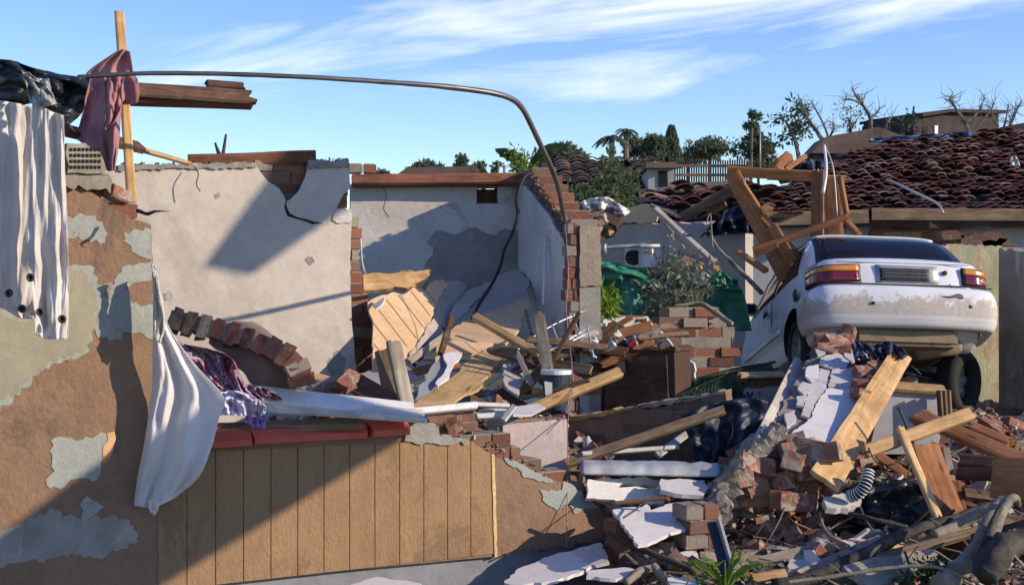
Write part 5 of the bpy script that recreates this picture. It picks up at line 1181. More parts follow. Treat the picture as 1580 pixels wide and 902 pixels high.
# brown cabinet, lying shelf and clutter
cb = empty('cabinet', P(960, 630, 10.9), 'dark brown wooden cabinet half buried behind the leaning pine batten', 'cabinet')
C1 = VP(884, 11.25, 1045, 10.85)
slab('carcass', 'cabinet_brown', [(884, 552, 0), (930, 542, 0), (1040, 540, 0), (1045, 700, 0), (884, 700, 0)], C1, .35, amp=.012, parent=cb)
slab('door_panel', 'dark_timber', [(936, 552), (1030, 548), (1034, 640), (936, 645)], C1, .03, off=-.028, parent=cb)
slab('drawer_front', 'pine', [(884, 553, 0), (905, 553, 0), (905, 576, 0), (884, 578, 0)], C1, .03, off=-.03, parent=cb)
slab('top_board', 'dark_timber', [(880, 548), (935, 540), (1044, 536), (1044, 542), (935, 546), (880, 554)], C1, .38, off=-.03, amp=.015, parent=cb)
ct = VP(918, 11.6, 1008, 11.9)
lg = empty('masonry_ledge', P(960, 520, 11.7), 'white plastered ledge of broken masonry below the bright green plant', 'masonry')
slab('plaster', 'white_plaster', [(918, 492), (950, 490), (1000, 488), (1008, 500), (1004, 515), (920, 512)], ct, .02, amp=.01, seg=.04, parent=lg)
slab('core', 'brick_wall_brown', [(914, 492), (1000, 487), (1012, 500), (1012, 640), (914, 640)], ct, .5, off=.021, parent=lg)
mm = VP(1010, 12.2, 1140, 12.4)
mw_ = empty('brick_mound', P(1070, 540, 12.2), 'leaning broken brick wall remnant left of the car', 'masonry')
bricks('brickwork', [(1012, 505), (1022, 490), (1036, 476), (1060, 474), (1102, 478), (1118, 486), (1140, 520), (1160, 620), (1060, 640), (1046, 560)], mm, .22, parent=mw_, seed=61, mat='brick_mix', drop=.10, jut=.035)
slab('plaster', 'white_plaster', [(1000, 498), (1012, 506), (1040, 536), (1070, 560), (1074, 600), (1048, 602), (1042, 560), (1010, 520)], VP(1000, 12.0, 1080, 11.8), .04, amp=.01, seg=.05, parent=mw_)
# clutter on the cabinet: small goods
rr = random.Random(77); cls = [('blue_plastic', 'blue'), ('white_paint', 'white'), ('lamp_red', 'dark red'), ('galv_metal', 'silver')]
spots = [(904, 528), (914, 532), (925, 526), (934, 534), (946, 530), (958, 532), (970, 528), (980, 534), (990, 530)]
for i, (px, py) in enumerate(spots):
    mt, cn = cls[i % 4]; bm = bmesh.new(); h_ = rr.uniform(.07, .13); r_ = rr.uniform(.025, .04)
    a = Vector((0, 0, 0)); d = Vector((rr.uniform(-.8, .8), rr.uniform(-.3, .3), rr.uniform(.2, 1))).normalized()
    tube_bm(bm, [a, d*h_*.75, d*h_*.85, d*h_], [r_, r_, r_*.45, r_*.4], 14)
    tag(from_bm('bottle', bm, mt, smooth=False, mw=Matrix.Translation(P(px, py+6, 11.0+.05*(i % 3)))), 'small %s bottle lying %s on top of the brown cabinet' % (cn, ['at the far left end', 'second from the left', 'third from the left', 'left of the middle', 'in the middle', 'right of the middle', 'third from the right', 'second from the right', 'at the far right end'][i]), 'bottle')
# low rubble wall pieces in front of the left wheel
pc = empty('masonry_block', P(1170, 600, 11.2), 'plastered wall block with a bright splintered top beside the rear wheel', 'masonry')
slab('core', 'brick_wall_brown', [(1138, 580, .3), (1213, 579, .3), (1220, 650, 0), (1200, 700, 0), (1140, 700, 0)], VP(1138, 11.0, 1215, 11.1), .3, amp=.01, parent=pc)
slab('plaster', 'grey_wall', [(1150, 598), (1214, 592), (1216, 640), (1190, 660), (1130, 655), (1136, 622)], VP(1138, 10.98, 1215, 11.08), .02, off=-.012, amp=.015, seg=.05, parent=pc)
plank('top_timber', 'pine_bright', (1142, 578, 10.95), (1213, 577, 11.05), .10, .02, nrm=(0, -.3, 1), spl=(.05, .05), parent=pc)

# ------------------------------------------------------------------ the fallen wall slab that makes the ramp
RP_ = GP((1180, 676, 9.25), (1290, 690, 9.25), (1290, 512, 11.3))
rm = empty('fallen_wall', P(1240, 690, 9.3), 'fallen wall slab with cracked white plaster sloping up to the car bumper', 'wall')
slab('core', 'mortar', [(1180, 672), (1236, 572), (1262, 522), (1290, 506), (1316, 510), (1336, 545), (1400, 548), (1372, 590), (1310, 650), (1285, 690)], RP_, .16, off=.03, amp=.02, seg=.06, parent=rm, side='brick_wall')
for k, (pp, of, mt) in enumerate([
    ([(1222, 668), (1250, 646), (1262, 618), (1276, 600), (1298, 599), (1326, 602), (1320, 628), (1306, 652), (1292, 684), (1262, 688), (1200, 678)], -.004, 'white_board'),
    ([(1278, 597), (1284, 570), (1318, 568), (1330, 590), (1322, 600), (1296, 597)], -.010, 'pale_render'),
    ([(1236, 640), (1250, 596), (1266, 568), (1281, 572), (1274, 598), (1258, 620), (1248, 644)], -.002, 'pale_render'),
    ([(1266, 553), (1290, 545), (1312, 556), (1304, 570), (1282, 570), (1264, 562)], -.012, 'pale_render'),
    ([(1300, 542), (1320, 540), (1324, 556), (1314, 562), (1302, 552)], -.02, 'pale_render'),
    ([(1246, 566), (1264, 562), (1262, 582), (1252, 590), (1242, 580)], -.004, 'white_board'),
    ([(1238, 590), (1252, 594), (1250, 606), (1240, 610), (1230, 600)], -.01, 'chalk_debris'),
    ([(1230, 612), (1244, 610), (1240, 628), (1228, 626)], -.008, 'chalk_debris'),
    ([(1210, 640), (1226, 634), (1228, 652), (1214, 660)], -.01, 'pale_render'),
    ([(1172, 668), (1178, 660), (1196, 672), (1212, 672), (1216, 678), (1190, 680), (1176, 676)], -.03, 'white_board'),
    ([(1256, 538), (1270, 528), (1276, 545), (1262, 552)], -.02, 'chalk_debris')]):
    slab('plaster_sheet', mt, pp, RP_, .018, off=of, amp=.007, seg=.03, parent=rm, seed=k+11)
# bricks still bonded under and on the slab
rr = random.Random(5)
def put_brick(p, rot, lab, grp=None, sc=1.0, mi=None):
    o = bpy.data.objects.new('brick', BK[rr.randrange(12) if mi is None else mi]); COL.objects.link(o); o.location = p; o.rotation_euler = rot; o.scale = (sc,)*3
    return tag(o, lab, 'brick', grp)
for (px, py) in [(1176, 690), (1194, 694), (1214, 684), (1232, 694), (1252, 692), (1268, 700), (1164, 718), (1182, 722), (1204, 716), (1224, 712), (1240, 722), (1148, 738), (1170, 746), (1190, 744), (1212, 742), (1232, 746), (1254, 728), (1158, 768), (1180, 776), (1204, 770), (1228, 774), (1142, 700), (1136, 724)]:
    put_brick(P(px, py, 9.15+rr.uniform(-.12, .2)+(py-700)*-.002), (rr.uniform(1.1, 1.5), rr.uniform(-.3, .3), rr.uniform(-.5, .6)), 'red brick hanging endwise from the lower end of the fallen wall slab', 'bricks under the low end of the fallen slab', 1.12)
for (px, py, Y, r_) in [(1278, 520, 11.2, 0), (1290, 528, 11.0, .5), (1304, 522, 11.1, .2), (1284, 540, 10.9, .9), (1268, 535, 10.9, .3), (1302, 540, 10.9, 1.4), (1310, 512, 11.2, 1.2), (1340, 575, 10.4, .4), (1352, 566, 10.5, 1.0), (1330, 592, 10.2, .2), (1328, 608, 10.0, .5), (1346, 590, 10.3, 1.3), (1364, 560, 10.7, .4), (1322, 640, 9.9, .5), (1312, 652, 9.8, .9), (1378, 560, 10.8, .9)]:
    put_brick(P(px, py, Y), (rr.uniform(-.4, .4)+.3, rr.uniform(-.4, .4), r_), 'brown brick lying loose on the upper part of the fallen wall slab', 'bricks on top of the fallen slab')
wt = empty('white_board_edge', P(1150, 700, 9.4), 'long white-faced timber edge running up the left side of the fallen slab', 'timber')
plank('board', 'white_timber', (1178, 684, 9.2), (1238, 560, 11.0), .15, .03, nrm=(.55, -.5, .8), spl=(.06, .02), parent=wt)
plank('rough_side', 'old_timber', (1188, 694, 9.22), (1252, 575, 10.9), .12, .05, nrm=(.9, -.6, .2), spl=(.06, .02), parent=wt)
ed = empty('wall_edge', P(1120, 760, 9.0), 'rough mortar-covered wall edge dropping left from the white timber', 'masonry')
bm = bmesh.new(); rr2 = random.Random(9)
sp = spline([P(1196, 668, 9.3), P(1160, 700, 9.15), P(1132, 730, 9.0), P(1112, 768, 8.9), P(1106, 800, 8.85)], 12)
for i, p in enumerate(sp): box(bm, p-sp[6], (.11, .13, .13), Matrix.Rotation(.8+rr2.uniform(-.2, .2), 3, 'Y') @ Matrix.Rotation(rr2.uniform(-.3, .3), 3, 'Z'), .02, rr2)
bmesh.ops.subdivide_edges(bm, edges=bm.edges[:], cuts=4, use_grid_fill=True)
for v in bm.verts: v.co += noise.noise_vector(v.co*7)*.035+noise.noise_vector(v.co*25)*.018
from_bm('rubble_core', bm, 'mortar', ed, mw=Matrix.Translation(sp[6]))
yp = plank('plank', 'pine', (1272, 742, 8.9), (1392, 544, 10.7), .21, .035, nrm=(.4, -.75, .8), spl=(.02, .06), taper=.75); tag(yp, 'wide yellow pine plank leaning up the right side of the fallen slab', 'plank')
# dark clothing and shards under the bumper
for i, (rows, mt, lb) in enumerate([
    ([[(1312, 530), (1330, 528), (1350, 536)], [(1318, 552), (1336, 550), (1356, 552)], [(1322, 568), (1340, 570), (1356, 566)]], 'navy_fabric', 'dark navy bundle of clothing stuffed under the car bumper'),
    ([[(1350, 532), (1370, 526), (1394, 538)], [(1352, 545), (1372, 546), (1400, 548)], [(1356, 556), (1376, 556), (1392, 554)]], 'navy_fabric', 'dark purple-black garment draped at the top end of the yellow plank'),
    ([[(1318, 545), (1330, 536), (1346, 545)], [(1322, 556), (1334, 554), (1346, 554)]], 'sheer_white', 'white scrap of fabric on the dark clothing under the bumper'),
    ([[(1240, 550), (1252, 545), (1268, 556)], [(1238, 566), (1250, 562), (1258, 568)]], 'navy_fabric', 'navy rag lying at the top of the white timber edge')]):
    tag(cloth('clothing', mt, rows, 10.55 if i < 3 else 10.9, folds=((3, .05, .1),), nu=26, nv=20, rough=.10, seed=70+i), lb, 'clothing')

# ------------------------------------------------------------------ right side: wall block and timbers
blk = empty('concrete_block', P(1400, 660, 10.6), 'grey plastered wall block with a sunlit timber top below the raised wheel', 'masonry')
B1 = VP(1352, 10.5, 1452, 10.6)
slab('plaster', 'grey_wall', [(1362, 606), (1448, 604), (1450, 700, 0), (1340, 700, 0)], B1, .28, amp=.01, parent=blk)
plank('top_timber', 'pine', (1364, 594, 10.5), (1458, 602, 10.6), .10, .035, nrm=(.1, -.6, 1), spl=(.04, .02), parent=blk)
for k in range(3): plank('end_lath', 'old_timber', (1449+k*7, 602, 10.45+k*.03), (1452+k*6.5, 648, 10.45+k*.03), .022, .05, nrm=(.4, -1, 0), parent=blk)
for mt, a, b, w, t_, nr, sp_, lb in [
    ('pine', (1333, 697, 9.2), (1499, 638, 9.6), .085, .05, (.1, -1, .7), (.05, .03), 'thick pale batten crossing in front, pointing up to the right wall'),
    ('pine_bright', (1388, 660, 9.35), (1450, 806, 8.8), .05, .04, (.3, -1, .2), (.03, .09), 'slim bright splintered batten leaning across the dark hollow'),
    ('rust_timber', (1428, 685, 9.3), (1474, 812, 8.9), .175, .03, (.15, -1, .5), (.03, 0), 'wide reddish plank leaning beside the slim bright batten'),
    ('rust_timber', (1415, 640, 9.9), (1600, 722, 9.2), .13, .05, (.2, -.9, .8), (.02, 0), 'long reddish beam sloping down to the right edge'),
    ('rust_timber', (1500, 660, 9.7), (1560, 686, 9.5), .09, .06, (.2, -.9, .8), (.02, .08), 'short split beam piece lying on the long reddish beam'),
    ('old_timber', (1410, 654, 9.9), (1440, 642, 9.95), .14, .03, (.1, -.6, 1), (.03, .03), 'short flat brown board behind the thick pale batten'),
    ('dark_timber', (1480, 710, 9.4), (1534, 716, 9.3), .09, .07, (.1, -1, .5), (.02, .02), 'upper dark beam end in the hollow under the reddish beam'),
    ('dark_timber', (1476, 730, 9.3), (1536, 732, 9.2), .07, .07, (.1, -1, .5), (.02, .02), 'lower dark beam end in the hollow under the reddish beam'),
    ('rust_timber', (1532, 735, 8.9), (1610, 742, 8.7), .26, .05, (.1, -1, .2), (0, 0), 'brown board standing on edge at the far right'),
    ('grey_timber', (1458, 690, 9.4), (1466, 730, 9.3), .05, .03, (.1, -1, .2), (.02, .02), 'short pale lath behind the wide reddish plank'),
    ('old_timber', (1352, 862, 8.2), (1560, 805, 8.6), .055, .04, (.1, -.7, 1), (.02, .02), 'long weathered batten lying low in front of the dark branch'),
    ('pine_bright', (1370, 846, 8.4), (1502, 818, 8.6), .05, .03, (.1, -.7, 1), (.08, .06), 'freshly split yellow board lying on the weathered batten'),
    ('grey_timber', (1318, 892, 8.0), (1446, 856, 8.3), .21, .03, (.1, -.6, 1), (.06, .10), 'broad grey weathered board lying at the bottom right'),
    ('grey_timber', (1230, 888, 8.1), (1360, 832, 8.7), .06, .04, (.1, -.7, 1), (.03, .03), 'grey pole-like board on the pale slab at the bottom'),
    ('old_timber', (1120, 858, 8.5), (1180, 866, 8.5), .06, .05, (.1, -.8, .8), (.03, .03), 'short brown block lying by the banana leaves'),
    ('galv_metal', (898, 700, 9.3), (1046, 690, 9.6), .03, .03, (.1, -1, .6), (0, 0), 'thin bent metal strip above the grey gutter'),
    ('galv_metal', (1014, 702, 9.5), (1062, 668, 9.9), .05, .02, (.1, -1, .6), (.01, .01), 'short grey metal strip leaning behind the gutter'),
    ('pine', (1160, 892, 7.9), (1212, 884, 8.0), .05, .04, (.1, -1, .6), (.03, .03), 'bright offcut at the bottom edge right of the banana leaves')]:
    tag(plank('timber' if 'metal' not in mt else 'metal_strip', mt, a, b, w, t_, nrm=nr, spl=sp_), lb, 'timber' if 'metal' not in mt else 'metal strip')
tag(tube('steel_rod', 'dark_metal', [(1386, 628, 9.5), (1400, 660, 9.4), (1414, 694, 9.3)], .010, 6, 8), 'dark steel rod leaning behind the thick pale batten', 'rod')
# ribbed hose
bm = bmesh.new(); sp = spline([P(1310, 766, 8.9), P(1326, 760, 8.85), P(1336, 744, 8.85), P(1340, 724, 8.9)], 40); c = sp[20].copy()
tube_bm(bm, [p-c for p in sp], [.030 if i % 3 else .038 for i in range(41)], 12); hs = from_bm('ribbed_hose', bm, 'rubber', smooth=False, mw=Matrix.Translation(c)); tag(hs, 'black and white ribbed hose curling below the yellow plank', 'hose')
bm = bmesh.new()
for i in range(1, 40, 3): tube_bm(bm, [sp[i]-c, sp[i+1]-c], .0405, 12)
from_bm('rib', bm, 'white_paint', hs, mw=Matrix.Translation(c))
# grey gutter, boards beneath
bm = bmesh.new(); a, b = P(896, 718, 9.0), P(1108, 722, 9.1); K = 22; rg = []; rr2 = random.Random(3)
for i in range(41):
    p = a.lerp(b, i/40); r = .085*(1+.10*noise.noise((i*.25, 2, 3))); row = []
    for k in range(K+1):
        an = pi*.02+pi*1.05*k/K; row.append(bm.verts.new(p-a+Vector((0, -cos(an)*r*1.1, sin(an)*r*(1+.15*noise.noise((i*.3, k*.3, 1)))-.05))))
    rg.append(row)
for i in range(40):
    for k in range(K): bm.faces.new((rg[i][k], rg[i+1][k], rg[i+1][k+1], rg[i][k+1]))
o = from_bm('gutter', bm, 'galv_metal', smooth=True, mw=Matrix.Translation(a)); o.modifiers.new('thickness', 'SOLIDIFY').thickness = .006; tag(o, 'crumpled grey metal gutter lying across in front of the low brick wall', 'gutter')
for i, (mt, pp, g3, th, lb) in enumerate([
    ('white_board', [(908, 738), (985, 735), (1030, 742), (1024, 748), (960, 745), (952, 752), (1024, 752), (1024, 778), (905, 768)], ((908, 738, 8.95), (1030, 742, 9.1), (905, 768, 8.85)), .03, 'pale board standing on edge beneath the grey gutter'),
    ('pale_render', [(1020, 738), (1085, 740), (1094, 752), (1086, 764), (1040, 760), (1020, 755)], ((1020, 738, 8.95), (1094, 745, 9.0), (1040, 762, 8.8)), .03, 'lilac-grey plaster sheet crumpled at the end of the gutter'),
    ('white_board', [(945, 786), (962, 782), (990, 782), (998, 777), (1004, 786), (1024, 780), (1040, 774), (1068, 778), (1096, 782), (1078, 800), (1060, 806), (1058, 816), (1030, 824), (1000, 838), (985, 840)], ((945, 786, 8.6), (1096, 782, 8.9), (985, 840, 8.1)), .02, 'flat white plaster sheet lying on a brick chunk in the lower middle'),
    ('white_board', [(778, 898), (800, 876), (862, 852), (880, 850), (912, 872), (900, 880), (850, 896), (790, 902)], ((778, 898, 8.1), (880, 850, 8.6), (900, 884, 8.2)), .02, 'white plaster sheet lying against the foot of the wall stub'),
    ('pale_render', [(878, 850), (926, 836), (940, 866), (905, 874), (885, 870)], ((878, 850, 8.6), (926, 836, 8.7), (905, 874, 8.35)), .02, 'bluish shaded plaster sheet beside the white one at the wall stub'),
    ('white_board', [(540, 902), (582, 889), (650, 899), (660, 912), (540, 912)], ((540, 902, 7.7), (650, 899, 7.8), (600, 889, 7.9)), .02, 'sliver of white plaster sheet at the bottom edge under the panel'),
    ('white_board', [(905, 880), (972, 874), (990, 884), (950, 892), (905, 888)], ((905, 882, 8.0), (985, 880, 8.1), (950, 892, 7.9)), .02, 'small white sheet in the bottom rubble left of the grey branch'),
    ('white_board', [(1030, 890), (1080, 894), (1085, 905), (1035, 908)], ((1030, 892, 7.85), (1080, 894, 7.85), (1050, 906, 7.75)), .02, 'white scrap at the bottom edge beside the banana leaves'),
    ('chalk_debris', [(1216, 862), (1250, 846), (1300, 832), (1362, 822), (1366, 832), (1330, 850), (1290, 866), (1216, 884)], ((1216, 862, 8.4), (1362, 822, 9.1), (1290, 870, 8.4)), .06, 'dusty cream concrete slab lying flat at the bottom right of centre'),
    ('pale_render', [(1035, 858), (1072, 846), (1078, 860), (1050, 874)], ((1035, 858, 8.3), (1072, 846, 8.5), (1050, 874, 8.2)), .02, 'small pale scrap right of the brick chunk near the channel'),
    ('chalk_debris', [(1270, 768), (1300, 760), (1330, 772), (1310, 784), (1276, 782)], ((1270, 768, 8.9), (1330, 770, 9.0), (1290, 784, 8.8)), .04, 'flat dusty slab under the ribbed hose')]):
    tag(slab('plaster_sheet', mt, pp, GP(*g3), th, amp=.012, seg=.04, seed=i+41), lb, 'plaster sheet')
ch = empty('brick_chunk', P(1040, 850, 8.5), 'chunk of brickwork carrying the flat white plaster sheet in the lower middle', 'masonry')
bricks('brickwork', [(950, 800), (985, 842), (1060, 812), (1075, 800), (1100, 783), (1110, 800), (1112, 890), (960, 890)], VP(950, 8.45, 1112, 8.6), .25, off=.06, parent=ch, seed=81, cl=.2, mat='brick_mix')
bricks('upper_course', [(1060, 784), (1106, 778), (1112, 812), (1104, 850), (1064, 840)], VP(1060, 8.42, 1112, 8.5), .18, parent=ch, seed=82)
tag(plank('metal_channel', 'navy_plastic', (1100, 806, 8.3), (1122, 884, 8.1), .07, .03, nrm=(.2, -1, .3)), 'dark steel channel leaning on the right of the brick chunk', 'channel')
tag(plank('metal_channel', 'galv_metal', (1108, 800, 8.28), (1132, 884, 8.08), .02, .05, nrm=(.2, -1, .3)), 'pale metal edge strip leaning right of the dark channel', 'channel')
tag(cloth('dark_sheet', 'navy_plastic', [[(1050, 640), (1100, 622), (1150, 614), (1185, 618)], [(1060, 668), (1100, 655), (1140, 650), (1175, 655)], [(1070, 700), (1100, 695), (1125, 700), (1145, 705)], [(1070, 740), (1090, 740), (1110, 745), (1125, 745)]], 9.55, folds=((2, .06, .2), (5, .012, 0)), nu=50, nv=30, rough=.07, seed=91), 'dark navy sheet sagging between the low brick wall and the fallen slab', 'plastic sheet')
tag(cloth('black_bag', 'black_plastic', [[(1300, 755), (1345, 738), (1400, 742), (1450, 760)], [(1300, 790), (1345, 775), (1400, 775), (1455, 790)], [(1310, 815), (1345, 812), (1400, 812), (1450, 815)], [(1310, 840), (1345, 838), (1400, 836), (1450, 838)]], 9.15, folds=((2, .05, .2), (5, .01, 0)), nu=50, nv=30, rough=.08, seed=92), 'black plastic bag filling the hollow under the yellow plank', 'bag')
# cords and cables
tag(tube('cord', 'cord_pink', [(872, 345, 10.9), (877, 420, 10.7), (874, 480, 10.4), (882, 560, 10.0), (884, 600, 9.8), (876, 650, 9.4), (876, 720, 9.0), (874, 845, 8.7)], .0035, 5, 50), 'thin pink cord hanging down from the end of the bent pipe', 'cord')
tag(tube('cord', 'rod_metal', [(886, 590, 9.85), (872, 640, 9.5), (870, 660, 9.4)], .003, 5, 16), 'thin pale cord hanging beside the pink one by the bucket', 'cord')
tag(tube('cable', 'cable_black', [(822, 268, 12.2), (812, 270, 12.1), (803, 285, 12.0), (797, 310, 11.9), (799, 332, 11.8), (790, 360, 11.8), (778, 385, 11.8), (772, 410, 11.8), (758, 440, 11.6), (740, 468, 11.4), (728, 492, 11.2)], [.018, .018, .016, .013, .013, .013, .013], 7, 60), 'dark cable looping over the cross wall and down to the ceiling boards', 'cable')
tag(tube('conduit', 'white_paint', [(841, 368, 11.7), (840, 420, 11.6), (838, 470, 11.5)], .010, 6, 8), 'thin white conduit running down the cross wall', 'conduit')
tag(tube('conduit', 'galv_metal', [(556, 362, 11.8), (558, 400, 11.8), (562, 418, 11.8), (570, 432, 11.7)], .010, 6, 12), 'thin pale conduit standing by the brick jamb', 'conduit')
tag(tube('rusty_rod', 'rust_timber', [(940, 776, 8.6), (985, 772, 8.6), (1028, 768, 8.6), (1030, 772, 8.6)], .012, 6, 12), 'rusty rod lying along the back of the flat white plaster sheet', 'rod')
tag(tube('steel_rod', 'dark_metal', [(962, 798, 8.4), (980, 786, 8.5), (990, 776, 8.6)], .006, 6, 8), 'short bent wire lying on the flat white plaster sheet', 'wire')
# ------------------------------------------------------------------ added unseen sheets right of the view, cut to throw the slanting shade
def shade_slab(name, pts, pl, t_, label, th=.05):
    q = [pl.hit(*p)+SUN*t_ for p in pts]; c = sum(q, Vector())/len(q); n_ = (q[1]-q[0]).cross(q[2]-q[0]).normalized()
    bm = bmesh.new(); f = [bm.verts.new(p-c) for p in q]; k = [bm.verts.new(p-c+n_*th) for p in q]; m_ = len(q)
    tri = [bm.faces.new(f), bm.faces.new(k[::-1])]
    bmesh.ops.triangulate(bm, faces=tri, ngon_method='EAR_CLIP')
    for i in range(m_): bm.faces.new((f[(i+1) % m_], f[i], k[i], k[(i+1) % m_]))
    root = empty(name, (c.x, c.y, -.15), label, 'roof remnant')
    from_bm('blocker_sheet', bm, 'galv_metal', root, mw=Matrix.Translation(c))
    lowest = sorted(q, key=lambda p: -p.x)[:2]
    for p in lowest: plank('post', 'dark_metal', Vector((p.x+3.6, p.y-1.2, -.2)), p+Vector((0, 0, .02)), .005, .005, nrm=(0, -1, 0), parent=root, world=True)  # added stays, kept hair-thin so they cast no visible line
shade_slab('shade_blocker', [(-90, 890), (239, 648), (330, 696), (384, 668), (440, 590), (530, 590), (563, 656), (612, 684), (260, 897), (100, 985)], FW, 6.6, 'added shade sheet outside the view, cut to the front wall shadow')
shade_slab('shade_blocker', [(312, 412), (380, 318), (412, 276), (440, 225), (680, 90), (680, 235), (508, 337), (384, 425)], IW, 8.2, 'added shade sheet outside the view, cut to the inner wall shadow')

# ------------------------------------------------------------------ rubble
def hit_surf(px, py, y0=7.3):
    Y = y0
    while Y < 16:
        p = P(px, py, Y)
        if p.z < surf(p.x, Y)+.01 and not (p.x < .75 and Y < wall_y(p.x)+.3): return p
        Y += .03
    return None
def chip(bm, p, s, rr):
    rot = Matrix.Rotation(rr.uniform(0, 6.28), 3, rdir(rr)); a = (s*rr.uniform(.5, 1.4), s*rr.uniform(.4, 1), s*rr.uniform(.15, .6))
    box(bm, p, a, rot, s*.14, rr)
rr = random.Random(99); bm = bmesh.new(); n = 0
while n < 24000:
    u = rr.random()
    if u < .72: x, y = rr.uniform(.65, 5.3), 7.3+abs(rr.gauss(0, 1))*2.1
    else: x, y = rr.uniform(-2.0, 1.3), rr.uniform(8.6, 12.4)
    if y > 13 or (x < .7 and y < wall_y(x)+.35): continue
    dn = noise.noise((x*1.3, y*1.3, 9))
    if rr.random() > .55+dn*.8: continue
    s = min(.2, abs(rr.gauss(0, .034))+.010); chip(bm, Vector((x, y, surf(x, y)+s*.1)), s, rr); n += 1
from_bm('rubble_chips', bm, 'debris_mix')['kind'] = 'stuff'
bm = bmesh.new()
for i in range(700):
    x, y = rr.uniform(.8, 5.2), 7.5+abs(rr.gauss(0, 1))*1.4
    p = Vector((x, y, surf(x, y)+rr.uniform(.01, .07))); d = Vector((rr.uniform(-1, 1), rr.uniform(-.5, .5), rr.uniform(-.15, .35))).normalized(); L = rr.uniform(.08, .4)
    tube_bm(bm, spline([p, p+d*L*.5+rdir(rr)*.02, p+d*L], 3), rr.uniform(.003, .008), 4)
from_bm('twig_litter', bm, 'bark_pale')['kind'] = 'stuff'
# individual bricks in the heap
zones = [((1120, 1300), (745, 890), 46, 'loose red brick lying in the heap below the fallen wall slab', 'loose bricks below the fallen slab'),
         ((1300, 1575), (700, 880), 26, 'loose brick lying among the branches at the lower right', 'loose bricks among the branches'),
         ((930, 1120), (860, 900), 16, 'loose brick in the rubble at the bottom centre', 'loose bricks at the bottom centre'),
         ((880, 1090), (640, 740), 14, 'loose brick between the low brick wall and the gutter', 'loose bricks by the gutter'),
         ((700, 880), (500, 640), 16, 'loose brick among the junk behind the broken wall end', 'loose bricks behind the wall end'),
         ((900, 1130), (480, 545), 14, 'loose brick behind the brown cabinet and masonry ledge', 'loose bricks behind the cabinet'),
         ((1370, 1570), (600, 700), 14, 'loose brick at the foot of the mouldy wall', 'loose bricks at the mouldy wall')]
for (xa, xb), (ya, yb), n, lab, grp in zones:
    k = 0; tries = 0
    while k < n and tries < 400:
        tries += 1; p = hit_surf(rr.uniform(xa, xb), rr.uniform(ya, yb))
        if p is None: continue
        put_brick(p+Vector((0, 0, rr.uniform(.0, .05))), (rr.gauss(0, .5), rr.gauss(0, .5), rr.uniform(0, 3.1)), lab, grp, rr.choice([1, 1, 1.05, .9])); k += 1
# concrete and plaster lumps
CK = [chunk_mesh('lump', (.14+.05*(i % 3), .11, .08+.02*(i % 2)), i+5) for i in range(6)]
for i, me in enumerate(CK): me.materials.append(MATS[['cement', 'chalk_debris', 'mortar'][i % 3]])
for (xa, xb), (ya, yb), n, lab, grp in [((1110, 1560), (760, 895), 26, 'grey mortar lump in the heap at the lower right', 'mortar lumps lower right'), ((880, 1110), (640, 900), 14, 'grey mortar lump in the rubble right of the wall end', 'mortar lumps by the wall end'), ((590, 860), (560, 640), 12, 'mortar lump among the fallen ceiling boards', 'mortar lumps in the room')]:
    k = 0; tries = 0
    while k < n and tries < 300:
        tries += 1; p = hit_surf(rr.uniform(xa, xb), rr.uniform(ya, yb))
        if p is None: continue
        o = bpy.data.objects.new('mortar_lump', CK[rr.randrange(6)]); COL.objects.link(o); o.location = p; o.rotation_euler = (rr.uniform(0, 3), rr.uniform(0, 3), rr.uniform(0, 3)); s = rr.uniform(.5, 1.2); o.scale = (s, s, s); tag(o, lab, 'rubble', grp); k += 1
# short laths lying about
for (xa, xb), (ya, yb), n, lab, grp in [((1180, 1560), (740, 880), 34, 'short broken lath in the dark heap at the lower right', 'broken laths lower right'), ((700, 900), (540, 640), 9, 'short broken lath among the junk in the room', 'broken laths in the room'), ((900, 1110), (640, 880), 20, 'short broken lath in the rubble by the gutter', 'broken laths by the gutter')]:
    k = 0; tries = 0
    while k < n and tries < 300:
        tries += 1; p = hit_surf(rr.uniform(xa, xb), rr.uniform(ya, yb))
        if p is None: continue
        d = Vector((rr.uniform(-1, 1), rr.uniform(-.6, .6), rr.uniform(-.15, .6))).normalized()*rr.uniform(.15, .65); p.z += .05
        tag(plank('lath', rr.choice(['old_timber', 'grey_timber', 'pine', 'rust_timber', 'dark_timber']), p-d/2, p+d/2, rr.uniform(.03, .09), .02, nrm=(rr.uniform(-.5, .5), -1, rr.uniform(.2, 1)), spl=(.03, .03), world=True), lab, 'lath', grp); k += 1

